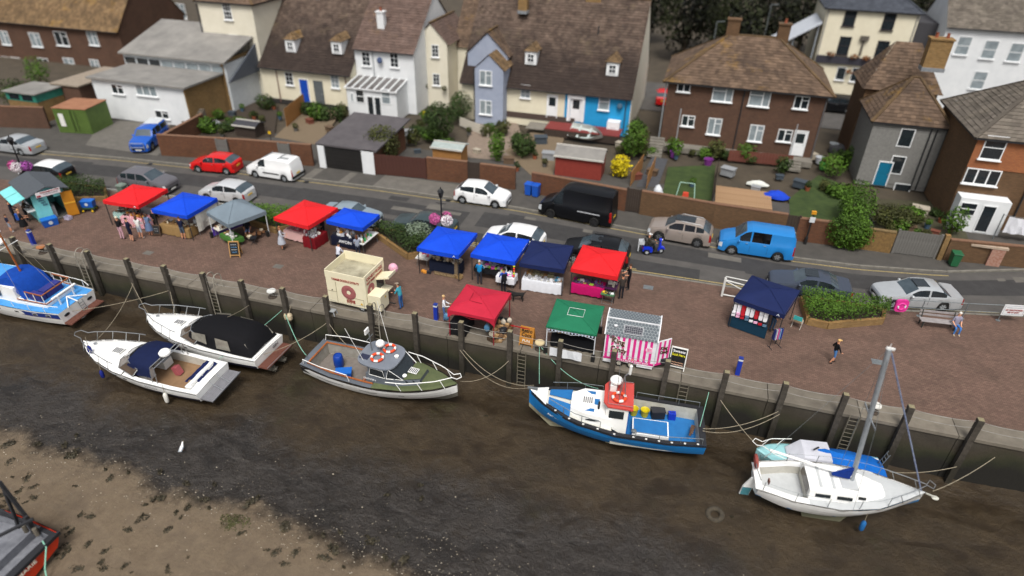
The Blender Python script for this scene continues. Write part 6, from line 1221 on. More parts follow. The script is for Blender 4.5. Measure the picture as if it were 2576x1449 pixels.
aboard('black sweets board with pictures right of the striped trailer', (1700, 930), radians(-4), .78, 1.25, pl('d8d8d4', .5), [('Sweets', .84, .2, 'dcdcdc', .62), ('Sold Here', .68, .18, 'd8d020', .66), ('~~~~', .35, .3, 'b08a70', .6), ('~~~~', .25, .3, 'c9a08a', .6)], pl('101012', .5))
t = aboard('orange board with black handwriting and red arrow beside the dark red gazebo', (1322, 872), radians(-3), .72, 1.15, mat('board_orange', 'b47a2c', 'a56d22', r=.8), [('Retro', .82, .3, '1a1512', .58), ('Coox', .6, .32, '1a1512', .56), ('FUN', .3, .2, 'd8d4c8', .4)], MATS['board_orange']); b = MB(); b.box((-.25, -.02, 1.22), (.9, .03, .05)); b.add([(-.7, -.035, 1.14), (-.7, -.035, 1.3), (-.92, -.035, 1.22)], [[0, 1, 2]]); b.build('arrow', pl('a01c1c', .6), t)
# ---- doughnut trailer
CRM = mat('trailer_cream', 'e4dcc0', 'dad2b4', r=.5, sc_=1.2); REDL = pl('8e1f1c', .6); DONUT = mat('doughnut_pink', '8a4a4c', 'a0605e', r=.8, sc_=14)
a = G(828, 756, .3); c = G(924, 777, .3); an = atan2(c.y-a.y, c.x-a.x)
LT, WT, HT_ = 2.55, 2.15, 2.0; fr = V((a.x, max(a.y, 27.35), 0))
t = thing('doughnut_trailer', 'cream catering trailer with big pink doughnuts painted on its sides', 'trailer', fr, radians(-3)); z0, z1 = .3, 2.15
b = MB().box((LT/2, WT/2, (z0+z1)/2-.1), (LT, WT, z1-z0-.2)); b.build('body', CRM, t)
b = MB()
for q, d in (((LT/2, .02, z1), (LT+.04, .05, .42)), ((LT/2, WT-.02, z1+.1), (LT+.04, .05, .6)), ((.02, WT/2, z1+.05), (.05, WT, .5)), ((LT-.02, WT/2, z1+.05), (.05, WT, .5))): b.box(q, d)
b.build('parapet', CRM, t); MB().box((LT/2, WT/2, z1-.17), (LT-.06, WT-.06, .04)).build('roof', mat('roof_grimy', 'b5af98', '6a6450', r=.9, sc_=1.0, detail=9), t)
lettering('YANKEE DOODLE DONUTS', REDL, t, (LT*.5, -.012, 1.9), (1, 0, 0), (0, 0, 1), .2, 1.75, .012)
def donut(par, c, xd, R_):
    xd = V(xd); M_ = Matrix((xd, V((0, 0, 1)), xd.cross(V((0, 0, 1))))).transposed(); b = MB(); n = 32; r0, r1 = R_*.28, R_
    rows = []
    for i in range(n+1):
        q = 2*pi*i/n; rows.append([V(c)+M_ @ V((r*cos(q), r*sin(q), h)) for r, h in ((r0, .004), (r0+.06, .02), ((r0+r1)/2, .03), (r1-.06, .02), (r1, .004))])
    b.grid(rows); b.build('painted_doughnut', DONUT, par, 60)
donut(t, (1.42, -.01, 1.18), (1, 0, 0), .47); donut(t, (LT+.015, .55, 1.35), (0, 1, 0), .38)
for k, s in enumerate(('TO HIRE ME', 'FOR YOUR EVENT', 'CALL US')): lettering(s, REDL, t, (1.5, -.012, .66-k*.08), (1, 0, 0), (0, 0, 1), .1, .55)
lettering('CANDY FLOSS', REDL, t, (LT+.012, 1.05, 2.12), (0, 1, 0), (0, 0, 1), .26, 1.75, .012); lettering('HOT FRESH DONUTS', REDL, t, (LT+.012, 1.05, 1.85), (0, 1, 0), (0, 0, 1), .18, 1.75, .008); lettering('TO HIRE ME', REDL, t, (LT+.012, .3, .95), (0, 1, 0), (0, 0, 1), .1, .4)
d = MB().box((.62, -.012, 1.0), (.02, .012, 1.45)); d.box((.3, -.01, 1.05), (.6, .008, .02)); d.box((2.35, -.012, .62), (.02, .012, .5)); d.box((2.05, -.012, .86), (.6, .012, .02)); d.build('door_seam', pl('8f8666', .6), t); MB().ball((.35, -.03, 1.15), .035, 8).build('handle', BLACK, t)
for x, y, xd in ((2.2, -.02, 0), (LT+.86, .62, 1)):
    b = MB(); M_ = Matrix.Rotation(radians(90)*xd, 4, 'Z'); b.add([(-.09, 0, 0), (.09, 0, 0), (0, 0, .16)], [[0, 1, 2]]); b.xf(M_); b.build('warning_triangle', pl('d8b010', .5), t, loc=(x, y, .5 if not xd else .95))
MB().box((LT+.42, .55, .75), (.82, .9, .95)).build('front_locker', CRM, t)
MB().prism([(LT, 1.62), (LT+.85, 1.85), (LT+.85, 1.95), (LT, 1.7)], 'y', 1.15, 2.0).build('serving_flap', CRM, t); MB().box((LT+.85, 1.55, 1.95), (.04, .85, .18)).build('flap_edge', CRM, t); MB().box((LT+.005, 1.6, 1.2), (.02, .8, .75)).build('serving_hatch', GLASS, t); MB().box((LT+.3, 1.6, .8), (.6, .85, .04)).build('counter', CRM, t); MB().box((LT+.02, 2.02, 1.2), (.06, .06, .8)).build('hatch_post', CRM, t)
MB().box((LT/2, WT+.3, 1.75), (.8, .6, .05)).build('rear_flap', CRM, t); MB().box((LT/2, WT/2, .24), (LT*.9, WT*.8, .14)).build('chassis', BLACK, t)
wheel(t, LT*.85, .12, .26, 1, '9a9da0'); wheel(t, LT*.85, WT-.12, .26, 1, '9a9da0'); MB().tube([(LT+.2, WT/2, .28), (LT+1.2, WT/2, .3)], .04, 8).build('drawbar', BLACK, t)
o = MB().ball((0, 0, .25), (.3, .25, .3), 10).build('candyfloss_bags', pl('d8a0b4', .6), None, loc=fr+V((LT+.55, 2.35, 1.5))); tag(o, 'pink candy floss bags hanging behind the trailer flap', 'candy floss')
s_ = thing('plastic_step', 'grey plastic step stool on the coping below the doughnut trailer', 'stool', G(835, 790)); MB().box((0, 0, .27), (.5, .34, .04)).build('top', pl('8d9194', .6), s_)
for sx in (-1, 1):
    for sy in (-1, 1): MB().bar((sx*.2, sy*.13, .27), (sx*.26, sy*.17, 0), .05).build('leg', pl('8d9194', .6), s_)
# ---- striped sweet trailer
a = G(1515, 906, .3); t = thing('sweet_trailer', 'pink and white striped sweet trailer with grey scalloped roof', 'trailer', (a.x, 26.98, 0), radians(1.5)); LT, WT = 2.6, 1.75
PK, WPK = pl('d62a86', .4), pl('dedfe2', .4)
def poly_roof(): return [(0, 0.32), (WT, .32), (WT, 1.95), (WT*.72, 2.62), (.42, 2.62), (0, 1.95)]
pr = poly_roof(); MB().prism([(q[0], q[1]) for q in pr], 'x', 0, LT).build('body', WPK, t)
n = 9
for k in range(n):
    x = .06+k*(LT-.1)/n; MB().box((x+.065, -.008, 1.2), (.13, .012, 1.36)).build('stripe', PK, t); MB().box((x+.065, WT+.008, 1.2), (.13, .012, 1.36)).build('stripe', PK, t)
MB().box((LT/2, -.012, .44), (LT-.04, .016, .14)).build('lower_band', PK, t)
lettering("IT'S A MOBILE SWEET SHOP", pl('dcdcdc', .5), t, (LT*.6, -.024, .44), (1, 0, 0), (0, 0, 1), .14, 1.5, .01)
# roof of hexagonal shingles, each a piece on both visible slopes
SH = mat('shingle_grey', '5f676d', '4f575d', r=.8, sc_=4); SH2 = mat('shingle_edge', '8d9498', r=.8)
def slope(A, B, Cc, D, rows_, cols):
    A, B, Cc, D = map(V, (A, B, Cc, D)); nrm = (B-A).cross(D-A).normalized(); nrm = nrm if nrm.z > 0 else -nrm; ex = (B-A)/cols; ey = (D-A)/rows_
    hx = [(-.44, .1), (-.44, .5), (0, .95), (.44, .5), (.44, .1), (.22, -.14), (-.22, -.14)]
    b = MB(); b.poly([ex*p+ey*q+nrm*.012 for p, q in hx]); b.poly([ex*p*1.1+ey*q*1.06+nrm*.006 for p, q in hx], 1); me = b.mesh('shingle', [SH, SH2])
    for r_ in range(rows_):
        for k in range(cols):
            q = k+.5+(.5 if r_ % 2 else 0)
            if q > cols-.2: continue
            place('shingle', me, ro, A+ex*q+ey*r_)
ro = MB().prism([(-.04, 1.95), (0, 1.93), (.42, 2.60), (WT*.72, 2.60), (WT, 1.93), (WT+.04, 1.95), (WT*.73, 2.65), (.41, 2.65)], 'x', -.02, LT+.02).build('roof', SH2, t)
slope((0, -.045, 1.93), (LT, -.045, 1.93), (LT, .41, 2.655), (0, .41, 2.655), 6, 16); slope((0, .41, 2.655), (LT, .41, 2.655), (LT, WT*.73, 2.655), (0, WT*.73, 2.655), 6, 16)
b = MB(); b.box((LT/2, .41, 2.675), (LT+.06, .05, .05)); 
for x in (-.03, LT+.03): b.bar((x, -.05, 1.93), (x, .41, 2.67), .05); b.bar((x, .41, 2.67), (x, WT*.73, 2.67), .05)
b.build('roof_trim', WPK, t)
ux = V((1, 0, 0)); uy = V((0, .455, .715)).normalized(); nz_ = ux.cross(uy); M_ = Matrix((ux, uy, nz_)).transposed()
s_ = MB().box(V((1.35, .16, 2.29))+nz_*.05, (.95, .42, .03), M=M_).build('solar_panel', pl('2b2d38', .2), t); b = MB()
for k in range(9): b.box(V((1.35, .16, 2.29))+nz_*.068+ux*(-.42+k*.105), (.006, .4, .003), M=M_)
for k in range(4): b.box(V((1.35, .16, 2.29))+nz_*.068+uy*(-.15+k*.1), (.93, .006, .003), M=M_)
for q, d in ((uy*.21, (.97, .02, .02)), (uy*-.21, (.97, .02, .02)), (ux*.475, (.02, .42, .02)), (ux*-.475, (.02, .42, .02))): b.box(V((1.35, .16, 2.29))+nz_*.066+q, d, M=M_)
b.build('panel_frame', pl('c9ccd0', .4), s_); MB().lathe(V((.45, .2, 2.36)), [(.09, 0), (.09, .05), (0, .06)], 10).build('roof_vent', WPK, t)
BRN = pl('4a2f14', .5); OUT = pl('e4e2dc', .5)
for s, x, z_, h_, w_, sk in (('King', .68, 1.58, .42, .68, 0), ('of', .7, 1.33, .2, .18, 0), ('Candy', .74, 1.08, .42, .85, 0)):
    lettering(s, OUT, t, (x, -.022, z_), (1, 0, -.14), (.05, 0, 1), h_, w_, .055); lettering(s, BRN if s != 'of' else pl('8a8a88', .5), t, (x, -.036, z_), (1, 0, -.14), (.05, 0, 1), h_, w_*.97, .028)
b = MB(); b.prism([(.24, 1.74), (.52, 1.70), (.56, 1.86), (.48, 1.78), (.43, 1.9), (.38, 1.8), (.32, 1.92), (.28, 1.81), (.2, 1.88)], 'y', -.034, -.02); b.build('crown_emblem', pl('5a5450', .5), t)
b = MB(); b.lathe((2.28, -.018, 1.35), [(0, .012), (.19, .012), (.19, 0)], 20, M=Matrix.Rotation(radians(90), 3, 'X')); b.build('round_notice', pl('e6d5de', .5), t)
for k in range(3): lettering(('Make your', 'sweets from', 'memory')[k], PK, t, (2.28, -.034, 1.43-k*.08), (1, 0, 0), (0, 0, 1), .08, .26)
for k in range(9): MB().ball((1.25+k*.13, -.022, .56), (.035, .012, .03), 8).build('painted_sweet', pl(['7d7d7d', 'b06a70', 'd0b830', 'c05a6a', 'b03040', 'd08060', '4a6ab0', '6a50a0', 'c06a30'][k], .5), t)
# open end door with stripes
dr = MB().box((.42, 0, 1.1), (.84, .04, 1.55)).build('end_door', WPK, t, loc=(LT+.02, .1, 0), rz=radians(38))
for k in range(3): MB().box((.17+k*.28, -.024, 1.1), (.12, .012, 1.45)).build('stripe', PK, dr)
MB().box((.42, -.028, .4), (.82, .014, .12)).build('lower_band', PK, dr); lettering('King', BRN, dr, (.42, -.045, 1.38), (1, 0, -.1), (0, 0, 1), .26, .42, .03); lettering('Candy', BRN, dr, (.46, -.045, 1.12), (1, 0, -.1), (0, 0, 1), .26, .5, .03)
MB().box((LT/2, WT/2, .26), (LT*.95, WT*.7, .14)).build('chassis', BLACK, t); MB().box((2.15, -.005, .25), (.8, .03, .16)).build('skirt', WPK, t); MB().box((.25, -.005, .25), (.48, .03, .16)).build('skirt', WPK, t)
for x in (.85, 1.45): wheel(t, x, .08, .2, 1, 'b9b5a8'); wheel(t, x, WT-.1, .2, 1, 'b9b5a8')
MB().prism([(LT, .35), (LT+.85, .45), (LT+.85, .62), (LT, .75)], 'y', .3, WT-.3).build('hitch_cover', pl('26282c', .6), t)
# ---- turquoise seafood hut
hp = G(107, 570); t = thing('seafood_hut', 'turquoise boarded seafood hut with open flaps and yellow door', 'hut', (-42.85, 30.3, 0), radians(64)); TQ = mat('hut_turquoise', '7fd0d0', '6fc2c4', r=.6, sc_=2)
LT, WT, z1 = 1.95, 3.3, 2.25                              # front (sign) side along local x, serving side along -y..: local y runs back
b = MB().box((.45, 0.02, 1.12), (.9, .04, 2.2)); b.box((1.62, .02, 1.95), (.64, .04, .5)); b.box((1.4, .02, 2.1), (1.0, .04, .24)); b.build('front_wall', TQ, t)
for k in range(12): MB().prism([(-.018, .1+k*.18), (.0, .1+k*.18), (.0, .27+k*.18), (-.005, .27+k*.18)], 'x', 0, .9).build('plank', TQ, t)
b = MB().box((.02, WT/2, .5), (.04, WT, 1.0)); b.box((.02, WT*.92, 1.6), (.04, .4, 1.3)); b.box((.02, .12, 1.6), (.04, .24, 1.3)); b.build('serving_wall', TQ, t); MB().box((LT/2, WT-.02, 1.12), (LT, .04, 2.2)).build('back_wall', TQ, t); MB().box((LT-.02, WT/2, 1.12), (.04, WT, 2.2)).build('end_wall', TQ, t)
MB().box((LT/2, WT/2, .06), (LT, WT, .1)).build('floor', pl('5a5652', .8), t); MB().box((.9, WT*.5, .5), (.6, WT*.8, .9)).build('counter', pl('b9bcc0', .3), t)
b = MB().prism([(-.35, 2.15), (LT/2, 2.6), (LT+.35, 2.15), (LT+.35, 2.22), (LT/2, 2.68), (-.35, 2.22)], 'y', -.3, WT+.3); b.build('roof', mat('felt_blue_grey', '41464c', '4c5157', r=.9, sc_=6, bump=.3, bsc=60), t)
b = MB().prism([(0, 2.15), (LT, 2.15), (LT/2, 2.58)], 'y', .0, .04); b.prism([(0, 2.15), (LT, 2.15), (LT/2, 2.58)], 'y', WT-.04, WT); b.build('gable', TQ, t)
for y0 in (.15, 1.7): MB().prism([(-1.15, 1.8), (-.02, 2.12), (-.02, 2.17), (-1.15, 1.85)], 'y', y0, y0+1.45).build('serving_flap', TQ, t)
MB().box((-.2, WT/2, 1.0), (.5, WT*.85, .05)).build('shelf', pl('c9ccce', .4), t); MB().box((.7, WT*.55, 1.2), (.02, 1.6, .5)).build('glass_case', GLASSL, t)
dr = MB().box((.36, 0, 1.0), (.72, .05, 1.85)).build('door', mat('door_ochre', 'b97a14', 'a86c10', r=.6), t, loc=(1.72, -.02, 0), rz=radians(-14)); MB().box((.36, -.035, 1.05), (.72, .02, .1)).build('door_brace', pl('d09a2c', .6), dr)
sg = MB().box((1.0, -.33, 2.22), (1.5, .03, .36)).build('sign_board', pl('dcd5d8', .5), t); lettering('TRAWLERMANS CATCH', REDL, sg, (1.1, -.35, 2.33), (1, 0, 0), (0, 0, 1), .13, 1.15); lettering('Fresh Fish Seafood', pl('6a6a70', .6), sg, (1.15, -.35, 2.2), (1, 0, 0), (0, 0, 1), .11, .85); MB().box((.4, -.35, 2.13), (.24, .01, .12)).build('boat_picture', pl('8e1f2c', .6), sg)
for k, s in enumerate(('OPEN', 'FRI', 'SAT', 'SUN')): lettering(s, pl('38406a', .6), t, (.42+.08*k, -.03, 1.85-k*.17), (1, 0, 0), (0, 0, 1), .16, .3)
def coolbox(label, p, rz, zb=0, s=1):
    t = thing('fish_box', label, 'box', (p[0], p[1], zb), rz); MB().box((0, 0, .22*s), (.8*s, .5*s, .42*s), taper=1.06).build('body', pl('0d4fa8', .5), t); MB().box((0, 0, .46*s), (.88*s, .56*s, .07*s)).build('lid', pl('1160b8', .5), t); MB().lathe((0, -.27*s, .25*s), [(0, .01), (.12*s, .01), (.12*s, 0)], 12, M=Matrix.Rotation(radians(90), 3, 'X')).build('label_oval', pl('b9c0c8', .5), t); return t
q = G(128, 566); coolbox('blue fish box on the ground against the turquoise hut', q, radians(62), s=1.1); q = G(228, 530)
c_ = thing('garden_cart', 'dark cart with yellow wheels under a blue fish box', 'cart', q, radians(20)); MB().box((0, 0, .3), (.9, .5, .12)).build('tray', pl('2f4a2a', .6), c_)
for sx in (-1, 1):
    for sy in (-1, 1): b = MB(); M_ = Matrix.Rotation(radians(90), 3, 'X'); b.lathe((sx*.33, sy*.3, .13), [(.13, -.04), (.13, .04)], 12, 1, M=M_); b.lathe((sx*.33, sy*.3, .13), [(0, .045), (.08, .045)], 12, 0, M=M_); b.lathe((sx*.33, sy*.3, .13), [(.08, .042), (.13, .042)], 12, 1, M=M_); b.build('wheel', [pl('d8b010', .5), BLACK], c_)
coolbox('blue fish box riding on the cart with yellow wheels', q, radians(20), .36); o = place('crate', gm('crate', 'b0a8bc'), None, G(173, 552)); o.scale = (1.2, 1.2, 1.2); tag(o, 'pale plastic crate at the foot of the yellow door', 'crate')
# ================================================================== QUAYSIDE FURNITURE
def inpoly(p, poly):
    c = False; n = len(poly)
    for i in range(n):
        a, b = poly[i], poly[(i+1) % n]
        if (a[1] > p[1]) != (b[1] > p[1]) and p[0] < (b[0]-a[0])*(p[1]-a[1])/(b[1]-a[1])+a[0]: c = not c
    return c
def planter(label, poly, wh, fh, m, hl, n=2200, seed=1, m2=None, wm=None):
    cx = sum(p[0] for p in poly)/len(poly); cy = sum(p[1] for p in poly)/len(poly); t = thing('planter', label, 'planter', (cx, cy, 0)); L = [(x-cx, y-cy) for x, y in poly]
    for a, c in zip(L, L[1:]+L[:1]): MB().bar((a[0], a[1], wh/2), (c[0], c[1], wh/2), .2, wh).build('brick_edge', wm or BRY, t)
    MB().prism(L, 'z', 0, wh-.08).build('soil', SOIL, t)
    hd = thing('planter_hedge', hl, 'hedge', (cx, cy, 0)); R = random.Random(seed); b = MB(); tv = []; xs = [p[0] for p in L]; ys = [p[1] for p in L]
    bumps = [(R.uniform(min(xs), max(xs)), R.uniform(min(ys), max(ys)), R.uniform(.5, .95), R.random()) for _ in range(16)]
    while len(b.f) < n:
        x, y = R.uniform(min(xs)-.25, max(xs)+.25), R.uniform(min(ys)-.25, max(ys)+.25)
        if not inpoly((x*.93, y*.93), L): continue
        bx = max(bumps, key=lambda q: q[2]-.5*hypot(x-q[0], y-q[1])); top = wh+fh*max(.35, min(1.1, bx[2]+.35-.25*hypot(x-bx[0], y-bx[1])))
        p = V((x, y, wh-.1+(top-wh+.1)*R.random()**.45)); s = R.uniform(.04, .085); nr = V((R.gauss(0, .7), R.gauss(0, .7), 1)).normalized(); a = nr.cross(V((R.gauss(0, 1), R.gauss(0, 1), R.gauss(0, 1)))).normalized(); e = nr.cross(a)
        b.add([p-a*s, p-e*s*.5, p+a*s, p+e*s*.5], [[0, 1, 2, 3]]); tv.append(min(1, max(0, .5+(bx[3]-.5)*.5+R.uniform(-.3, .3))))
    b.build('foliage', m, hd, tv=tv); return t
planter('brick planter behind the fish cart', [(-46.9, 34.3), (-44.4, 33.8), (-41.6, 34.9), (-43.0, 36.2), (-47.2, 36.0)], .35, .85, LEAF, 'dark green hedge in the planter behind the fish cart', 4420, 2)
planter('brick planter between the grey and red gazebos', [(-29.4, 34.9), (-26.6, 34.3), (-25.7, 35.6), (-26.2, 36.3), (-30, 36.3)], .4, .8, LEAFB, 'leafy hedge in the planter behind the grey gazebo', 3740, 3)
planter('low walled planter beside the driftwood stall', [(-20.2, 36.2), (-16.5, 33.8), (-15.5, 34.6), (-16.6, 36.5), (-19.6, 36.6)], .42, .75, LEAF, 'green hedge in the low planter beside the driftwood stall', 4080, 4)
bush('silver grey shrub in the low planter beside the driftwood stall', (1052, 612), (1.15, .9, .8), LEAFG, 1500, .08, name='silver_shrub')
planter('brick planter beside the baby clothes stall', [(8.15, 34.05), (9.2, 33.95), (12.3, 35.4), (12.6, 36.6), (8.0, 36.4)], .42, .75, LEAFB, 'bright green hedge in the planter beside the silver saloon', 4800, 5, wm=BRY)
# lamps with lanterns and flower balls
PINKF = leafmat('petals_pink', 'a83a78', 'c86aa0', .35); WHF = leafmat('petals_white', 'd0c8cc', 'e2dade', .15); PURF = leafmat('petals_purple', '8a3a8a', 'a85aa8', .35)
def lamp(label, x, y, h, zb, sides):
    t = thing('street_lamp', label, 'lamp', (x, y, 0)); LB = mat('lamp_black', '17181b', r=.4)
    MB().lathe((0, 0, 0), [(.16, 0), (.16, .12), (.1, .2), (.1, .75), (.12, .8), (.065, .9), (.05, h-1.0), (.075, h-.98), (.05, h-.9), (.04, h-.72)], 10).build('post', LB, t); MB().bar((-.35, 0, h-1.1), (.35, 0, h-1.1), .03).build('ladder_bar', LB, t)
    l_ = MB().lathe((0, 0, h-.72), [(.05, 0), (.11, .04), (.22, .42), (.24, .44), (.16, .58), (.05, .66), (.03, .76), (0, .78)], 6).build('lantern', [LB], t); MB().lathe((0, 0, h-.66), [(.1, 0), (.2, .34)], 6).build('lantern_glass', GLASSL, l_)
    for k, (dx, dy, m) in enumerate(sides):
        MB().tube([(0, 0, zb+.3), (dx, dy, zb+.35)], .02, 5).build('bracket', LB, t); lb, tv = leaves(520, (dx, dy, zb), (.42, .4, .42), .06, 90+k+int(x), shell=.75); lb.build('flower_ball', m, t, tv=tv)
lamp('black street lamp with pink and purple flower balls at the left edge', -49.3, 35.1, 4.1, 1.75, [(-.5, -.2, PINKF), (.05, -.4, WHF), (.55, 0, PURF)])
lamp('black street lamp with pink and white flower balls behind the blue gazebo', -15.1, 36.45, 4.15, 1.9, [(-.45, -.1, PINKF), (.4, -.15, WHF), (.15, .35, PINKF)])
p = G(2026, 620); t = thing('sign_post', 'slim black post with white plate and orange lamp before the brown wall', 'post', (p.x, 44.35, 0)); MB().lathe((0, 0, 0), [(.12, 0), (.1, .5), (.06, .6), (.05, 2.3)], 8).build('post', BLACK, t); MB().box((.02, -.07, 1.9), (.34, .02, .4)).build('plate', pl('c9cccf', .5), t); MB().box((.0, -.02, 2.42), (.3, .2, .2)).build('lamp', pl('c98a1c', .5), t)
p = G(683, 400); t = thing('yellow_sign', 'small yellow sign on a thin pole above the brick wall', 'sign', (-34.6, 46.2, 0)); MB().tube([(0, 0, 0), (0, 0, 2.5)], .03, 6).build('post', BLACK, t); MB().box((0, -.04, 2.4), (.25, .02, .25)).build('plate', pl('d0a818', .5), t)
# wheelie bins
def wbin(label, p, rz, c):
    t = thing('wheelie_bin', label, 'bin', p, rz, 'wheelie bins'); MB().box((0, 0, .5), (.44, .5, .84), taper=1.2).build('body', pl(c, .5), t); MB().prism([(-.32, .95), (.3, .98), (.3, 1.03), (-.32, 1.0), (-.34, .97)], 'x', -.29, .29).build('lid', pl(c, .45), t)
    for s in (-1, 1): MB().lathe((s*.22, .26, .1), [(0, -.03), (.1, -.03), (.1, .03), (0, .03)], 10, M=Matrix.Rotation(radians(90), 3, 'Y')).build('wheel', BLACK, t)
    MB().tube([(-.22, .33, .98), (.22, .33, .98)], .02, 6).build('handle', pl(c, .5), t)
wbin('left of the two blue wheelie bins by the black van', G(1330, 490), radians(-8), '1450b0'); wbin('right of the two blue wheelie bins by the black van', G(1348, 494), radians(-8), '1450b0'); wbin('green wheelie bin by the grey gates', G(2395, 668), radians(5), '1f5a38')
p = (-40.95, 35.9, 0); t = thing('litter_bin', 'grey green litter bin behind the leftmost red gazebo', 'bin', p); MB().box((0, 0, .45), (.5, .5, .9)).build('body', pl('59675c', .6), t); MB().box((0, 0, .98), (.6, .6, .1), taper=.85).build('lid', pl('6d7a70', .6), t)
p = (21.3, 38.0, 0); t = thing('litter_bin', 'black litter bin with yellow diamond at the right edge', 'bin', p); MB().lathe((0, 0, 0), [(0, 0), (.3, 0), (.34, .9), (.36, .95), (.25, 1.15), (0, 1.18)], 14).build('body', MATS['lamp_black'], t) ; MB().box((-.05, -.34, .72), (.2, .02, .2), M=Matrix.Rotation(radians(45), 3, 'Y')).build('diamond', pl('d0a818', .5), t)
# railing along the right hand roadside
t = thing('railing', 'galvanised two rail railing by the silver saloon', 'railing', (12.5, 36.5, 0)); RP_ = [(12.5, 36.5), (14.6, 36.95), (17.0, 37.45), (19.0, 37.9), (21.2, 38.4), (23.4, 38.9)]
for x, y in RP_: b = MB(); b.tube([(x-12.5, y-36.5, 0), (x-12.5, y-36.5, 1.08)], .03, 8); b.lathe((x-12.5, y-36.5, 0), [(.13, 0), (.13, .02), (0, .025)], 10); b.build('post', STEEL, t)
for z in (.55, 1.06): MB().tube([(x-12.5, y-36.5, z) for x, y in RP_], .025, 6).build('rail', STEEL, t)
t = thing('lifebuoy_case', 'bright pink lifebuoy housing on the railing', 'lifebuoy', (13.35, 36.62, .75), radians(12)); b = MB(); pp = []
for k in range(24): a = 2*pi*k/24; pp.append((.36*(abs(cos(a))**.5)*(1 if cos(a) > 0 else -1), .4*(abs(sin(a))**.5)*(1 if sin(a) > 0 else -1)))
b.prism(pp, 'y', -.14, 0); b.build('housing', pl('d0328c', .45), t, 40); MB().torus((0, -.14, -.03), .2, .05, M=Matrix.Rotation(radians(90), 3, 'X'), m=(0, 1), seg=lambda f: .93 < f or f < .07 or .43 < f < .57).build('ring', [pl('d63a92', .45), pl('dcdce0', .5)], t, 40)
t = thing('railing_sign', 'white notice with red lettering fixed to the railing', 'sign', (19.5, 37.85, .85), radians(12)); MB().box((0, 0, 0), (1.25, .03, .72)).build('board', pl('d8d9da', .5), t); b = MB()
for q, d in (((0, -.018, .28), (1.1, .004, .015)), ((0, -.018, -.28), (1.1, .004, .015)), ((-.55, -.018, 0), (.015, .004, .57)), ((.55, -.018, 0), (.015, .004, .57))): b.box(q, d)
b.build('border', pl('7a8598', .6), t); lettering('NO UNAUTHORISED', REDL, t, (0, -.02, .0), (1, 0, 0), (0, 0, 1), .14, .95, .012); lettering('USE OF QUAY', REDL, t, (0, -.02, -.15), (1, 0, 0), (0, 0, 1), .14, .65, .012)
for z, wd in ((.17, .9),): MB().box((0, -.018, z), (wd, .004, .03)).build('text_line', pl('a0a8b0', .6), t)
# bench
t = thing('park_bench', 'weathered slatted bench below the railing', 'bench', (15.3, 36.1, 0), radians(6)); BW = mat('bench_grey', '9a9494', '847e7e', r=.85)
for k in range(3): MB().box((0, -.28+k*.16, .45), (2.0, .12, .04)).build('seat_slat', BW, t)
for k in range(2): MB().box((0, .2+k*.05, .62+k*.2), (2.0, .03, .12)).build('back_slat', BW, t)
for s in (-1, 1): b = MB(); b.bar((s*.85, -.28, .43), (s*.85, -.28, 0), .06); b.bar((s*.85, .12, .43), (s*.85, .16, 0), .06); b.bar((s*.85, -.3, .42), (s*.85, .14, .42), .05); b.bar((s*.85, .14, .42), (s*.85, .26, .9), .05); b.build('bench_leg', mat('bench_iron', '2b2f2c', r=.6), t)
# white swing barrier
p = (3.6, 36.3); t = thing('swing_barrier', 'white tubular swing barrier beside the navy gazebo', 'barrier', (3.4, 35.6, 0), radians(-4)); b = MB(); b.tube([(0, 0, 0), (0, 0, 1.3)], .07, 8); b.build('post', pl('dcdcd8', .5), t)
b = MB(); b.tube([(0, 0, 1.15), (2.6, .1, .85)], .04, 6); b.tube([(0, 0, .12), (2.6, .1, .12)], .04, 6); b.tube([(.05, 0, 1.1), (2.3, .1, .15)], .03, 6); b.tube([(0, .6, 1.05), (2.6, .7, .95)], .03, 6); b.build('bar', pl('d6d6d2', .5), t)
# blue marker bollards and iron mooring bollards
for (x, y), lab in zip(((-40.9, 27.9), (-12.2, 28.0), (4.3, 28.2)), ('blue square bollard beside the small boy at the left', 'blue square bollard beside the dark red gazebo', 'blue square bollard above the fishing boat stern')):
    t = thing('blue_bollard', lab, 'bollard', (x, y, 0), group='blue square bollards'); MB().box((0, 0, .5), (.22, .22, 1.0)).build('body', pl('12309a', .45), t); MB().box((0, 0, .97), (.225, .225, .1)).build('band', pl('c9ccd2', .5), t); MB().box((0, 0, 1.05), (.22, .22, .06)).build('cap', pl('1a2f80', .45), t)
for (x, y), lab, c in zip(((-39.4, 27.2), (-22.3, 27.2), (-5.93, 27.15), (10.6, 27.25)), ('rusty orange topped mooring bollard above the blue and white cruiser', 'white topped mooring bollard right of the black-hooded cruiser', 'pale topped mooring bollard beside the green gazebo', 'white topped mooring bollard behind the sailing boat mast'), ('a0663c', 'c9cac6', 'c6b48c', 'cfcdc6')):
    t = thing('mooring_bollard', lab, 'bollard', (x, y, 0)); MB().lathe((0, 0, 0), [(.26, 0), (.26, .05), (.16, .08), (.13, .3), (.2, .38)], 12).build('base', mat('iron_dark', '2f2a26', '453a30', r=.8), t); MB().lathe((0, 0, .38), [(.2, 0), (.27, .04), (.25, .1), (0, .13)], 14).build('cap', pl(c, .7), t)
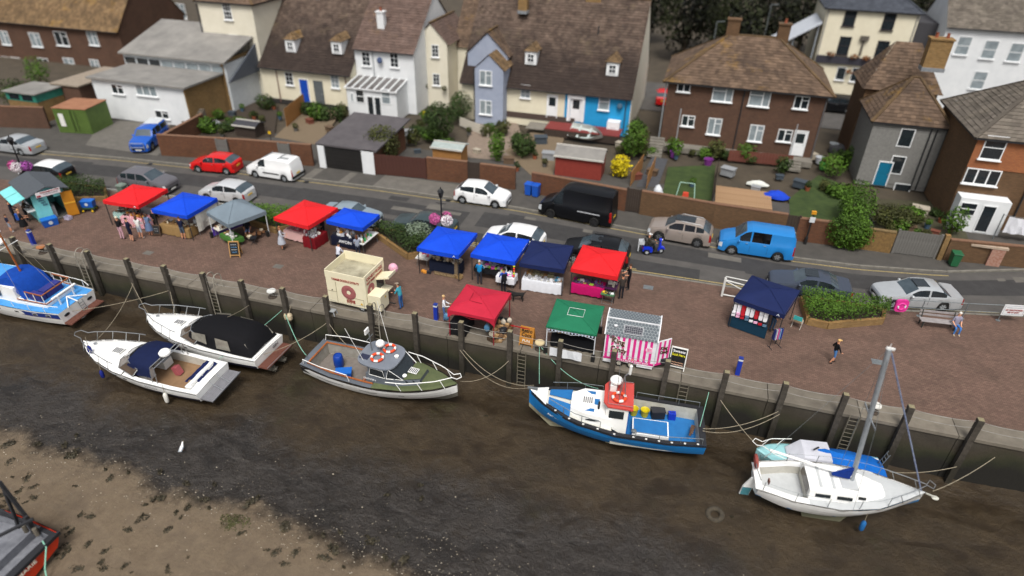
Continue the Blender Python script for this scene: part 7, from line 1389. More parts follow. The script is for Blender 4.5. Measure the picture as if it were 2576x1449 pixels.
# quay ladders
RUST = mat('ladder_rust', '6f6a5c', '575042', r=.9, sc_=6)
for x, hoops, lab in ((-35.6, 1, 'quay ladder with pale hoops, leftmost'), (-26.0, 1, 'quay ladder with hoops above the black-hooded cruiser'), (-15.3, 1, 'quay ladder with hoops beside the doughnut trailer'), (-6.75, 0, 'old quay ladder beside the orange board'), (1.75, 0, 'old quay ladder behind the blue fishing boat'), (9.7, 0, 'old quay ladder behind the turquoise boat')):
    t = thing('quay_ladder', lab, 'ladder', (x, 26.62, 0)); b = MB()
    for s in (-1, 1):
        b.tube([(s*.22, -.05, -2.4), (s*.22, -.05, .05)], .03, 6)
        if hoops: b.tube([(s*.25, -.05, 0)]+[(s*.25, .3-.35*cos(a), .75+.35*sin(a)) for a in [k*pi/8 for k in range(9)]]+[(s*.25, .65, 0)], .03, 6)
    b.build('stringer', RUST if not hoops else mat('hoop_pale', 'a39d90', '857f73', r=.8), t); me = MB().tube([(-.22, 0, 0), (.22, 0, 0)], .018, 5).mesh('rung', RUST)
    for k in range(9): place('rung', me, t, (0, -.05, -.25-k*.26))
for x, z, lab in ((-20.75, -.55, 'pair of dirty white fenders hung on the quay wall'),):
    t = thing('hung_fender', lab, 'fender', (x, 26.5, z))
    for dx, r_, h_ in ((0, .16, .5), (-.3, .09, .42)): MB().lathe((dx, -.1, -.3), [(.02, 0), (r_*.7, .05), (r_, .15), (r_, h_-.1), (r_*.6, h_), (.03, h_+.05)], 12).build('fender', pl('b9a98c', .6), t)
    MB().tube([(0, -.1, .25), (0, .2, .6)], .015, 5).build('lanyard', ROPE, t)
# mobility scooter
a, c = G(1662, 642, -.1), G(1620, 641, -.1); d = (a-c); hd = atan2(d.y, d.x); m_ = (a+c)/2; t = thing('mobility_scooter', 'bright blue three wheeled mobility scooter on the road', 'scooter', (m_.x, m_.y+.3, -.1), hd); BS = paint('0c2fc0', .3); SCO = t
def wh(x, y, r): 
    M_ = Matrix.Rotation(radians(90), 3, 'X'); w_ = MB().lathe((x, y, r), [(r*.55, -.06), (r, -.06), (r, .06), (r*.55, .06)], 16, M=M_).build('wheel', BLACK, t, 40); b = MB()
    for s in (-1, 1): b.lathe((x, y+s*.05, r), [(0, 0), (r*.56, 0)], 14, M=M_)
    b.build('rim', pl('a9acb0', .4), w_)
wh(.52, 0, .2); wh(-.48, .28, .2); wh(-.48, -.28, .2)
b = MB().prism([(-.78, .3), (-.7, .55), (-.35, .6), (-.1, .42), (-.15, .2), (-.3, .2), (-.3, .4), (-.66, .4), (-.7, .28)], 'y', -.32, .32); b.build('rear_body', BS, t); MB().box((.08, 0, .2), (.7, .45, .06)).build('footboard', BLACK, t)
b = MB().prism([(.28, .22), (.5, .42), (.78, .36), (.7, .48), (.5, .52), (.42, .95), (.32, 1.0), (.34, .6)], 'y', -.12, .12); b.build('front_fairing', BS, t); MB().ball((.4, 0, 1.02), (.12, .14, .12), 10).build('headlamp_pod', BS, t); MB().ball((.5, 0, 1.03), .06, 8).build('headlight', pl('d8d8d8', .2), t); MB().tube([(.3, -.32, 1.02), (.36, 0, .98), (.3, .32, 1.02)], .018, 6).build('handlebar', BLACK, t)
MB().box((-.4, 0, .66), (.42, .42, .1)).build('seat', BLACK, t); MB().box((-.62, 0, .86), (.08, .42, .4)).build('backrest', BLACK, t); MB().box((-.76, 0, .45), (.03, .5, .08)).build('tail_light', MATS['tail_lamp_red'], t)
k_ = MB().box((-.85, 0, .72), (.3, .42, .03)); [k_.box((-.85+sx*.15, 0, .84), (.015, .42, .24)) for sx in (-1, 1)]; [k_.box((-.85, sy*.21, .84), (.3, .015, .24)) for sy in (-1, 1)]; k_.build('basket', pl('b9bcc0', .5), t); MB().box((-1.05, -.1, .62), (.06, .12, .85)).build('crutch_holder', pl('c9cccf', .5), t)
# ================================================================== BOATS
NAVYB = mat('stripe_navy', '14162a', r=.35); ANTI = mat('antifoul_dirty', '8a8674', '5f5c4c', r=.8, sc_=3); TEAK = mat('teak', '5a3328', '6e4436', r=.75, sc_=6); WOODV = mat('varnished_wood', '8a4a20', 'a05c2c', r=.5, sc_=5)
class Boat:
    def __init__(s, name, label, cat, p, hd, st, zmud=None, heel=0, trim=0):
        s.st = st; z = (mudz(p[0], p[1])-.08) if zmud is None else zmud
        s.r = thing(name, label, cat, (p[0], p[1], z), hd); s.r.rotation_euler = (heel, trim, hd)
    def at(s, x):
        st = s.st
        for a, b in zip(st, st[1:]):
            if x <= b[0]: t = max(0, (x-a[0])/(b[0]-a[0])); return [lerp(p, q, t) for p, q in zip(a, b)]
        return list(st[-1])
    def hull(s, mats, strips, sub=5):
        """strips: material index from keel to sheer (5 strips a side)"""
        xs = [V(q) for q in [(a[0], 0, 0) for a in s.st]]; cols = [smooth_tab([(q[0], q[k], 0) for q in s.st], sub) for k in range(1, 6)]; rows = []
        for i in range(len(cols[0])):
            x = cols[0][i].x; bs, zs, bc, zc, zk = (c[i].y for c in cols); bs = max(.015, bs); bc = max(.01, min(bc, bs*1.1)); h = zs-zc
            half = [(0, zk), (bc, zc), (lerp(bc, bs, .45), zc+h*.3), (lerp(bc, bs, .8), zc+h*.62), (lerp(bc, bs, .95), zc+h*.86), (bs, zs)]
            rows.append([V((x, -q, z)) for q, z in half[::-1]]+[V((x, q, z)) for q, z in half[1:]])
        b = MB(); n = len(rows[0])
        for i in range(len(rows)-1):
            for j in range(n-1): k = 4-j if j < 5 else j-5; b.add([rows[i][j], rows[i][j+1], rows[i+1][j+1], rows[i+1][j]], [[0, 1, 2, 3]], strips[k])
        b.poly(rows[0][::-1], strips[2]); s.rows = rows; return b.build('hull', mats, s.r, 38)
    def deck(s, x0, x1, m, name='deck', inset=.03, dz=-.02, camber=.06, n=12, par=None):
        rows = []
        for i in range(n+1):
            x = lerp(x0, x1, i/n); a = s.at(x); w_ = max(.01, a[1]-inset); rows.append([(x, w_*q, a[2]+dz+camber*(1-q*q)) for q in (-1, -.5, 0, .5, 1)])
        return MB().grid(rows, flip=True).build(name, m, par or s.r, 60)
    def cockpit(s, x0, x1, side, sole, md, mi, ms, n=8):
        L, Ri, c = [], [], []
        for i in range(n+1):
            x = lerp(x0, x1, i/n); a = s.at(x); w_ = a[1]-side; L.append([(x, a[1]-.03, a[2]-.02), (x, w_, a[2]-.01)]); Ri.append([(x, -w_, a[2]-.01), (x, -a[1]+.03, a[2]-.02)]); c.append((x, w_, a[2]))
        MB().grid(L).build('side_deck', md, s.r); MB().grid(Ri).build('side_deck', md, s.r); b = MB(); b.grid([[(x, w_, z-.012), (x, w_, sole)] for x, w_, z in c]); b.grid([[(x, -w_, sole), (x, -w_, z-.012)] for x, w_, z in c])
        for x, w_, z in (c[0], c[-1]): b.poly([(x, -w_, sole), (x, w_, sole), (x, w_, z-.012), (x, -w_, z-.012)])
        b.build('coaming', mi, s.r); MB().grid([[(x, -w_, sole+.005), (x, w_, sole+.005)] for x, w_, z in c], flip=True).build('cockpit_sole', ms, s.r)
    def rail(s, x0, x1, h, m, r=.02, n=14, out=.02, posts=4, both=True, bow=True, inset=.06):
        P = [(lerp(x0, x1, i/n)) for i in range(n+1)]; f = lambda x, q: V((x, q*max(.02, s.at(x)[1]-inset+out), s.at(x)[2]+h)); A = [f(x, 1) for x in P]; B = [f(x, -1) for x in P[::-1]]
        b = MB()
        if bow: xb = s.st[-1][0]; tip = V((xb+.28, 0, s.at(xb)[2]+h+.05)); b.tube(A+[V((xb+.12, .22, tip.z)), tip, V((xb+.12, -.22, tip.z))]+B, r, 6)
        else: b.tube(A, r, 6); b.tube(B, r, 6)
        for k in range(posts):
            x = lerp(x0, x1, (k+.5)/posts)
            for q in (1, -1): p = f(x, q); b.tube([p, V((x+(.25 if bow else 0), p.y*.96, s.at(x)[2]-.02))], r*.8, 5)
        return b.build('guard_rail', m, s.r)
    def strip(s, x0, x1, z0f, z1f, m, name, side=None, out=.012, n=14):
        b = MB()
        for q in ((1, -1) if side is None else (side,)):
            rows = []
            for i in range(n+1):
                x = lerp(x0, x1, i/n); a = s.at(x); h = a[2]-a[4]; row = []
                for f in (z0f, z1f): row.append((x, q*(lerp(a[3], a[1], pw([(0, 0), (.3, .45), (.62, .8), (.86, .95), (1, 1)], f))+out), a[4]+h*f))
                rows.append(row)
            b.grid(rows, flip=q < 0)
        return b.build(name, m, s.r)
    def side_pt(s, x, f, q, out=.02):
        a = s.at(x); return V((x, q*(lerp(a[3], a[1], pw([(0, 0), (.3, .45), (.62, .8), (.86, .95), (1, 1)], f))+out), a[4]+(a[2]-a[4])*f))
    def ports(s, xs, f, q, w_, h, frame, par=None):
        for x in xs:
            p = s.side_pt(x, f, q, .01); d = (s.side_pt(x+.05, f, q)-s.side_pt(x-.05, f, q)).normalized(); up = (s.side_pt(x, f+.05, q)-s.side_pt(x, f-.05, q)).normalized(); M_ = Matrix((d, d.cross(up), up)).transposed()
            o = MB().box(p, (w_, .03, h), M=M_).build('porthole', frame, s.r); MB().box(p, (w_*.75, .05, h*.65), M=M_).build('pane', GLASS, o)
def house_loft(par, secs, m, name, smooth=35):
    """secs: list of (x, half width bottom, z bottom, half width top, z top)"""
    rows = [[(x, -w0, z0), (x, -w1, z1), (x, -w1*.5, z1+.04), (x, w1*.5, z1+.04), (x, w1, z1), (x, w0, z0)] for x, w0, z0, w1, z1 in secs]; b = MB(); b.grid(rows, flip=True); b.poly(rows[0]); b.poly(rows[-1][::-1]); return b.build(name, m, par, smooth)
def sidewin(par, x0, x1, z0, z1, y0, y1, q, m, name='cabin_window', slant=0, out=.015):
    return MB().add([(x0, q*(y0+out), z0), (x1, q*(y0+out), z0), (x1-slant, q*(y1+out), z1), (x0+abs(slant)*.4, q*(y1+out), z1)], [[0, 1, 2, 3]]).build(name, m, par)
def vent(par, c, L, w_, m=None, rz=0):
    b = MB().box(c, (L, w_, .03)); o = b.build('deck_hatch', WHITE, par)
    for k in range(5): MB().box((c[0]-L*.38+k*L*.19, c[1], c[2]+.02), (L*.09, w_*.8, .02)).build('slat', NAVYB, o)
def radar(par, c, r=.3, m=None):
    b = MB().lathe(c, [(0, 0), (r*.8, 0), (r, .06), (r, .16), (r*.75, .24), (0, .26)], 16); b.build('radar_dome', WHITE, par, 40)
def lifering(par, c, R_, M=None, name='life_ring'):
    MB().torus(c, R_, R_*.24, M=M, n=20, k=8, m=(0, 1), seg=lambda f: (f*4) % 1 < .22).build(name, [pl('d8461c', .5), pl('dcdcd8', .5)], par, 60)
def bfender(label, p, m, r=.12, h=.55):
    t = thing('boat_fender', label, 'fender', p); MB().lathe((0, 0, -h), [(.02, -.05), (r*.7, 0), (r, .08), (r, h-.1), (r*.6, h), (.03, h+.06)], 12).build('body', m, t, 50); MB().tube([(0, 0, 0), (0, .05, .6)], .012, 5).build('lanyard', ROPE, t)
# ---- B and C: two white motor cruisers, bows left
CRU = [(-4, 1.28, 1.15, 1.15, .55, .12), (-2.5, 1.34, 1.15, 1.2, .5, .06), (-.5, 1.36, 1.22, 1.15, .5, .05), (1.2, 1.22, 1.34, .9, .58, .08), (2.6, .88, 1.46, .52, .72, .2), (3.5, .46, 1.55, .2, .9, .5), (4.0, .04, 1.62, .02, 1.2, .95)]
def cruiser(label, p, hd, heel, seed, wide=1.):
    st = [(x, a*wide, z, c*wide, d, e) for x, a, z, c, d, e in CRU]; B = Boat('motor_cruiser', label, 'boat', p, hd, st, heel=heel); B.hull([mat('hull_grimy', 'b9b5a6', '8f8b7c', r=.6, sc_=2), WHITE, NAVYB], [0, 2, 1, 1, 1]); B.strip(-4, 3.9, .93, .985, mat('rub_dark', '2b2c34', r=.5), 'rub_strake', out=.025)
    B.deck(.6, 3.98, WHITE, 'foredeck', camber=.2); vent(B.r, (1.75, 0, 1.62), .55, .45); B.rail(.9, 3.7, .62, CHROME, .022, posts=4)
    B.ports([.4, 1.1, 1.8], .7, 1, .3, .13, CHROME); B.ports([.4, 1.1, 1.8], .7, -1, .3, .13, CHROME); MB().box((3.75, 0, 1.68), (.35, .2, .1)).build('anchor_plate', CHROME, B.r); MB().lathe((3.2, .0, 1.66), [(.09, 0), (.09, .12), (0, .14)], 10).build('windlass', CHROME, B.r)
    # windscreen
    WS = mat('screen_brown', '4a3f36', '5c5046', r=.08, spec=.8); b = MB(); A = [(-.1, 1.2, 1.3), (.95, .95, 1.42), (1.25, .45, 1.5), (1.25, -.45, 1.5), (.95, -.95, 1.42), (-.1, -1.2, 1.3)]; T = [(-.5, 1.08, 1.78), (.25, .82, 1.92), (.5, .4, 1.98), (.5, -.4, 1.98), (.25, -.82, 1.92), (-.5, -1.08, 1.78)]
    w_ = b.grid([A, T]).build('windscreen', WS, B.r); f = MB(); f.tube(T, .025, 6)
    for q in range(6): f.tube([A[q], T[q]], .022, 5)
    f.tube(A, .022, 5); f.build('screen_frame', CHROME, w_); return B
B = cruiser('white motor cruiser with navy half hood and open cockpit, nearest the viewer', (-25.85, 20.85), radians(180), radians(-3), 1); b_ = B
B.cockpit(-3.5, .55, .24, .62, WHITE, mat('gel_inside', 'c9c6bc', 'b5b2a8', r=.5), mat('sole_tan', '7a5f44', '8a6d50', r=.8)); B.deck(-4, -3.5, WHITE, 'aft_deck', n=3)
NAV = cloth('101a3c', .15); rows = []
for x, z, w_ in ((-1.25, 2.02, 1.08), (-.9, 2.16, 1.06), (-.2, 2.16, 1.02), (.35, 1.98, .9)): rows.append([(x, -w_-.05, 1.3+.1*(x < -.5)), (x, -w_, z-.25), (x, -w_*.8, z-.03), (x, 0, z+.06), (x, w_*.8, z-.03), (x, w_, z-.25), (x, w_+.05, 1.3+.1*(x < -.5))])
MB().grid(rows, flip=True).build('half_hood', NAV, B.r, 50); b = MB(); b.tube([(-1.3, -1.18, 1.2), (-1.35, -1.05, 2.1), (-1.35, 1.05, 2.1), (-1.3, 1.18, 1.2)], .03, 6); b.tube([(-1.6, -1.18, 1.2), (-1.6, -1.05, 2.1), (-1.6, 1.05, 2.1), (-1.6, 1.18, 1.2)], .03, 6); b.build('radar_arch', CHROME, B.r); radar(B.r, (-1.45, .0, 2.15), .3)
MB().box((-3.3, 0, .95), (.35, 2.0, .55)).build('aft_seat', WHITE, B.r); MB().box((-.3, .55, .95), (.5, .6, .6)).build('helm_seat', WHITE, B.r); MB().box((-.35, -.55, .9), (.8, .6, .5)).build('bench_seat', WHITE, B.r); MB().tube([(-3.35, -.9, 1.28), (-3.35, .9, 1.28)], .11, 8).build('rolled_cover', WHITE, B.r)
R = random.Random(3); b = MB(); b.grid([[(-3.6+i*.16, -1+j*.25, 1.22+R.uniform(-.06, .08)-(.25 if i > 4 else 0)) for j in range(7)] for i in range(7)], flip=True); b.build('crumpled_cover', cloth('101c48', .25), B.r, 60)
MB().box((-1.6, -.2, .9), (.35, .3, .5), M=Matrix.Rotation(.3, 3, 'Y')).build('folding_chair', pl('a5545a', .6), B.r); p_ = MB().box((-4.4, 0, .72), (.75, 2.3, .05)).build('swim_platform', mat('platform_grey', '75757a', '66666b', r=.8), B.r)
for k in range(7): MB().box((-4.7+k*.1, 0, .755), (.085, 2.26, .02)).build('slat', mat('platform_slat', '7d7d82', '6c6c70', r=.85), p_)
b = MB(); b.tube([(-4.78, -1.15, .78), (-4.78, 1.15, .78)], .02, 5); b.tube([(-4.05, .3, 1.1), (-4.75, .3, .78)], .02, 5); b.tube([(-4.05, -.3, 1.1), (-4.75, -.3, .78)], .02, 5); b.build('platform_rail', CHROME, B.r)
b = MB()
for k in range(7): p = B.side_pt(-.9-k*.11, .72, 1, .012); b.box(p, (.03, .02, .22), M=Matrix.Rotation(.25, 3, 'Y'))
b.build('engine_vent', pl('8f8f92', .5), B.r)
bw = lambda B, v: B.r.matrix_basis @ V(v)
bpy.context.view_layer.update()
bfender('white fender hanging from the near side of the front cruiser', bw(B, (-2.1, 1.42, .85)), pl('dcdad2', .5), .11, .6); bfender('blue fender hanging near the bow of the front cruiser', bw(B, (2.2, 1.05, .95)), pl('14237a', .5), .1, .45); bfender('blue fender lying on the bow of the front cruiser', bw(B, (3.0, .55, 2.05)), pl('14237a', .5), .11, .4)
B = cruiser('white motor cruiser under a full black hood, behind the navy-hooded one', (-24.6, 23.9), radians(180), radians(2), 2, 1.04); B.deck(-4, .62, WHITE, 'deck', n=8); BKC = cloth('0d0d11', .2); rows = []
for x, z, w_, zb in ((-3.8, 1.3, 1.1, 1.2), (-3.4, 1.9, 1.1, 1.2), (-2.9, 2.12, 1.1, 1.2), (-1.2, 2.2, 1.08, 1.25), (-.3, 2.1, 1.04, 1.35), (.3, 1.95, .9, 1.62)): rows.append([(x, -w_-.12, zb), (x, -w_-.02, lerp(zb, z, .6)), (x, -w_*.82, z-.04), (x, 0, z+.07), (x, w_*.82, z-.04), (x, w_+.02, lerp(zb, z, .6)), (x, w_+.12, zb)])
c_ = MB().grid(rows, flip=True).build('full_hood', BKC, B.r, 50); CL = mat('clear_vinyl', '6d6a62', '8a867c', r=.15, sc_=3)
for q in (1, -1):
    MB().add([(-2.5, q*1.235, 1.38), (-1.6, q*1.225, 1.38), (-1.55, q*1.135, 2.0), (-2.35, q*1.145, 1.95)], [[0, 1, 2, 3]]).build('hood_window', CL, c_); MB().add([(-1.0, q*1.21, 1.5), (.0, q*1.12, 1.62), (.0, q*1.03, 2.0), (-.95, q*1.12, 2.08)], [[0, 1, 2, 3]]).build('hood_window', CL, c_)
for k in range(4): y = -.82+k*.55; n_ = V((-.65, 0, .6)).normalized()*.02; MB().add([V((-3.66, y-.2, 1.42))+n_, V((-3.66, y+.2, 1.42))+n_, V((-3.28, y+.19, 1.86))+n_, V((-3.28, y-.19, 1.86))+n_], [[0, 1, 2, 3]]).build('hood_window', CL, c_)
MB().box((-3.8, 0, 1.18), (.3, 2.4, .1)).build('aft_coaming', WHITE, B.r); p_ = MB().box((-4.35, 0, .66), (.62, 2.4, .05)).build('swim_platform', TEAK, B.r)
for k in range(6): MB().box((-4.6+k*.1, 0, .695), (.08, 2.36, .02)).build('slat', TEAK, p_)
for y in (.45, -.45):
    b = MB().box((-4.25, y, .3), (.3, .25, .55)); b.cyl((-4.4, y, .12), (-4.62, y, .12), .1, .06, 8); [b.bar((-4.55, y, .12), (-4.55+.04, y+.2*cos(a), .12+.2*sin(a)), .1, .03) for a in (0, 1.57, 3.14, 4.71)]; b.build('outdrive', mat('drive_metal', '5d594f', '77736a', r=.7), B.r)
lettering('GIN', pl('6a6a6c', .6), B.r, (-4.03, -.55, .95), (0, -1, 0), (0, 0, 1), .24, .5); MB().box((-2.2, 1.345, 1.02), (.9, .02, .1)).build('name_panel', pl('20243a', .6), B.r)
b = MB(); b.tube([(-4.62, -1.2, .7), (-4.62, 1.2, .7)], .02, 5); b.build('platform_rail', CHROME, B.r)
# ---- A: blue and white cruiser, stern right
ST = [(-5, 1.3, 1.35, 1.15, .45, .1), (-3, 1.5, 1.3, 1.3, .4, .02), (0, 1.6, 1.35, 1.35, .4, 0), (3, 1.3, 1.6, .9, .5, .05), (5, .05, 1.95, .03, 1.2, .8)]
B = Boat('blue_cruiser', 'white cruiser with blue decks, blue hood and wooden mast at the left edge', 'boat', (-38.85, 24.15), radians(180), ST, heel=radians(-3)); BLD = mat('deck_blue', '3a86c8', '4a94d2', r=.6, sc_=4); NVB = mat('band_blue', '12307a', '173a8c', r=.4)
B.hull([MATS['hull_grimy'], WHITE], [0, 1, 1, 1, 1]); B.strip(-4.95, 4.5, .55, .9, NVB, 'blue_band', out=.02); B.strip(-4.95, 4.5, .52, .55, pl('7a2a3c', .5), 'red_line', out=.022); B.strip(-5, 4.9, .95, 1.0, WHITE, 'rub_strake', out=.04); B.ports([-4.2, -3.3, -2.0, -.7], .73, 1, .34, .17, pl('b9b9b6', .4))
B.deck(-5, 5, BLD, 'deck', camber=.05); cb = house_loft(B.r, [(-3.9, 1.0, 1.3, .98, 1.62), (-1.9, 1.1, 1.3, 1.08, 1.65), (-1.85, 1.12, 1.3, 1.05, 2.35), (2.6, .9, 1.5, .78, 2.4), (3.2, .7, 1.6, .5, 1.9)], WHITE, 'cabin')
MB().box((-2.9, 0, 1.66), (1.9, 1.9, .03)).build('aft_deck', BLD, B.r); MB().box((.4, 0, 2.44), (4.2, 1.6, .03)).build('cabin_roof', BLD, B.r)
rows = []
for x, z, w_ in ((-2.5, 1.75, 1.1), (-2.2, 2.6, .98), (-1.4, 2.95, .9), (-.6, 2.75, .95)): rows.append([(x, -w_, min(z, 1.75 if x < -2 else 2.35)), (x, -w_*.85, z-.08), (x, 0, z+.04), (x, w_*.85, z-.08), (x, w_, min(z, 1.75 if x < -2 else 2.35))])
MB().grid(rows, flip=True).build('wheelhouse_hood', cloth('0f3f96', .15), B.r, 50); sidewin(B.r, -.7, 1.0, 1.65, 2.2, 1.1, 1.02, 1, GLASS); MB().box((-3.4, 0, 1.95), (.5, 1.2, .5)).build('deck_locker', mat('locker_purple', '23286a', '2c3180', r=.6), B.r); MB().box((-3.2, .75, 1.9), (.9, .4, .4)).build('deck_locker', MATS['locker_purple'], B.r)
b = MB(); P = [(-2.6, .98, 2.25), (-3.85, .98, 2.2), (-3.85, -.98, 2.2), (-2.6, -.98, 2.25)]
for p in P+[(-3.2, .98, 2.22), (-3.2, -.98, 2.22)]: b.tube([p, (p[0], p[1], 1.62)], .025, 6)
b.build('stanchion', WHITE, B.r); b = MB(); [b.bar(a, c, .06, .05) for a, c in zip(P, P[1:])]; b.build('wooden_rail', WOODV, B.r); b = MB(); [b.bar((-4.0+.0, s*1.02, 1.64), (-1.9, s*1.1, 1.67), .05, .05) for s in (1, -1)]; b.bar((-4.0, -1.0, 1.64), (-4.0, 1.0, 1.64), .05, .05); b.build('capping', WOODV, B.r)
b = MB(); b.tube([(-5, 1.15, 1.75), (-4.4, 1.35, 1.85), (-2, 1.5, 1.85), (0, 1.55, 1.85)], .02, 6); [b.tube([(x, s*1.42, 1.32), (x, s*1.44, 1.84)], .018, 5) for x in (-4.2, -3, -1.8, -.5) for s in (1, -1)]; b.tube([(-5, -1.15, 1.75), (-4.4, -1.35, 1.85), (-2, -1.5, 1.85), (0, -1.55, 1.85)], .02, 6); b.build('guard_rail', WHITE, B.r)
MB().box((-4.35, 0, 1.95), (.14, 1.7, .08)).build('davit_beam', WHITE, B.r); b = MB(); [b.bar((-4.4, s*.5, 1.3), (-4.4, s*.5, 1.95), .07) for s in (1, -1)]; [b.bar((-4.4, 0, 1.6), (-5.15, s*.7, 1.4), .05) for s in (1, 0, -1)]; b.build('davit', WHITE, B.r)
p_ = MB().box((-5.3, 0, .6), (.5, 2.5, .05)).build('swim_platform', TEAK, B.r)
for k in range(5): MB().box((-5.48+k*.1, 0, .64), (.08, 2.46, .02)).build('slat', TEAK, p_)
b = MB(); [b.tube([(-5.05, s*.15-.2, 1.3), (-5.2, s*.15-.2, .65)], .018, 5) for s in (1, -1)]; [b.tube([(-5.05-.15*k/4, -.35, 1.3-.16*k), (-5.05-.15*k/4, -.05, 1.3-.16*k)], .015, 5) for k in range(1, 5)]; b.build('boarding_ladder', STEEL, B.r); [MB().ball((-5.02, s*.85, 1.0), (.03, .2, .1), 10).build('fairlead', GLASS, B.r) for s in (1, -1)]
m = MB(); m.tube([(-1.6, 0, 2.9), (-1.5, 0, 5.6)], [.06, .045], 8); m.build('mast', WOODV, B.r); MB().bar((-1.52, -.75, 4.6), (-1.52, .75, 4.6), .04).build('yard', WHITE, B.r); radar(B.r, (-1.15, 0, 4.75), .3); MB().box((-1.3, 0, 4.72), (.4, .25, .06)).build('radar_bracket', STEEL, B.r); MB().lathe((-1.5, 0, 5.6), [(.0, 0), (.12, .02), (.1, .1), (0, .12)], 10).build('masthead_light', WHITE, B.r)
b = MB(); [b.tube([(-1.52, s*.7, 4.6), (-1.6+dx, s*1.1, 2.0)], .009, 4) for s in (1, -1) for dx in (-.7, .8)]; b.tube([(-1.5, 0, 5.5), (-3.9, 0, 2.2)], .009, 4); b.build('stay', ROPE, B.r)
# ---- D: grey and green cabin boat, bow right
ST = [(-4.5, 1.15, 1.15, 1.0, .4, .1), (-2.5, 1.38, 1.1, 1.2, .35, 0), (0, 1.42, 1.2, 1.15, .4, 0), (2, 1.15, 1.4, .75, .5, .1), (3.5, .62, 1.6, .3, .75, .3), (4.5, .04, 1.8, .02, 1.2, .9)]
a = V((-18.36, 24.77)); c = V((-9.45, 23.98)); m_ = (a+c)/2; B = Boat('cabin_boat', 'grey and moss green cabin boat with two orange life rings on its roof', 'boat', (m_.x, m_.y), atan2(c.y-a.y, c.x-a.x), ST, heel=radians(4)); GRB = mat('boat_grey', '50565e', '5e646c', r=.7, sc_=3); MOSS = mat('deck_moss', '5a6140', '4a5436', r=.95, sc_=3, detail=9)
B.hull([mat('hull_bottom_grey', '6d6a60', '4f4c44', r=.8), WHITE, BLACK], [0, 1, 1, 1, 2]); B.strip(-3.4, 1.9, .42, .47, BLACK, 'rubbing_strip', out=.03); B.strip(-4.5, -3.4, .3, .86, BLACK, 'quarter_panel', out=.014); B.strip(-4.5, 4.4, .94, 1.0, mat('gunwale_brown', '3a2f28', r=.7), 'gunwale', out=.04)
B.cockpit(-4.1, .1, .3, .35, GRB, mat('cockpit_white', 'a5a198', '8a867c', r=.7), mat('boards_grey', '77706a', '67605a', r=.9, sc_=5)); B.deck(-4.5, -4.1, GRB, 'aft_deck', n=3); B.deck(.1, 4.48, MOSS, 'foredeck', camber=.1)
b = MB(); pts = [(lerp(-4.1, .1, i/8)) for i in range(9)]
for q in (1, -1): b.tube([(x, q*(B.at(x)[1]-.3), B.at(x)[2]+.06) for x in pts], .05, 6)
b.tube([(-4.1, -.95, 1.2), (-4.1, .95, 1.2)], .05, 6); b.build('wood_coaming', WOODV, B.r)
house_loft(B.r, [(-.35, 1.02, 1.1, .95, 1.75), (1.35, .95, 1.3, .85, 1.75), (1.4, .95, 1.3, .8, 1.62), (2.6, .55, 1.5, .42, 1.8)], GRB, 'cabin'); MB().grid([[(1.42, y, 1.69), (2.62, y*.55, 1.86)] for y in (-.78, -.4, 0, .4, .78)]).build('cabin_top', MOSS, B.r)
house_loft(B.r, [(-.2, .95, 1.72, .9, 2.2), (.95, .9, 1.72, .85, 2.2)], GRB, 'wheelhouse'); MB().add([(1.75, -.7, 1.72), (1.75, .7, 1.72), (1.0, .82, 2.3), (1.0, -.82, 2.3)], [[0, 1, 2, 3]]).build('windscreen', GLASS, B.r)
for q in (1, -1): sidewin(B.r, -.1, .8, 1.78, 2.2, .96, .93, q, GLASS); MB().add([(.9, q*.93, 1.75), (1.72, q*.72, 1.75), (1.0, q*.84, 2.3)], [[0, 1, 2]]).build('quarter_light', GLASS, B.r); f = MB(); f.tube([(.88, q*.95, 1.74), (1.75, q*.72, 1.73), (1.0, q*.85, 2.32), (.88, q*.95, 1.74)], .022, 5); f.tube([(-.12, q*.98, 1.76), (.82, q*.98, 1.76), (.72, q*.95, 2.22), (-.02, q*.95, 2.22), (-.12, q*.98, 1.76)], .018, 5); f.build('window_frame', WHITE, B.r)
pp = []
for k in range(28): a = 2*pi*k/28; pp.append((.15+1.15*abs(cos(a))**.6*(1 if cos(a) > 0 else -1), 1.02*abs(sin(a))**.6*(1 if sin(a) > 0 else -1)))
MB().prism(pp, 'z', 2.3, 2.38).build('wheelhouse_roof', mat('roof_grey', '666c76', '727882', r=.7, sc_=3), B.r); lifering(B.r, (.1, -.35, 2.48), .3); lifering(B.r, (.35, .5, 2.48), .3, name='life_ring'); radar(B.r, (-.05, .3, 2.75), .24)
b = MB(); [b.tube([(-.05+dx, .3+dy, 2.38), (-.05, .3, 2.78)], .018, 5) for dx, dy in ((.25, .2), (-.25, .2), (0, -.3))]; b.tube([(-.5, .1, 2.38), (-.5, .1, 3.6)], .03, 6); b.bar((-.5, -.2, 3.3), (-.5, .4, 3.3), .03); b.build('light_mast', STEEL, B.r); MB().box((-.62, .1, 3.7), (.08, .35, .3)).build('radar_reflector', WHITE, B.r); MB().lathe((1.0, .1, 2.38), [(.1, 0), (.12, .12), (0, .16)], 10).build('horn', WHITE, B.r); MB().box((-.6, -.45, 2.4), (.5, .35, .02)).build('solar_panel', pl('2b2f45', .3), B.r)
b = MB(); b.tube([(-.55, -.7, 2.38), (-1.15, -.9, 4.5)], .014, 5); b.tube([(.2, .75, 2.38), (-.25, .9, 5.2)], .014, 5); b.build('aerial', WHITE, B.r)
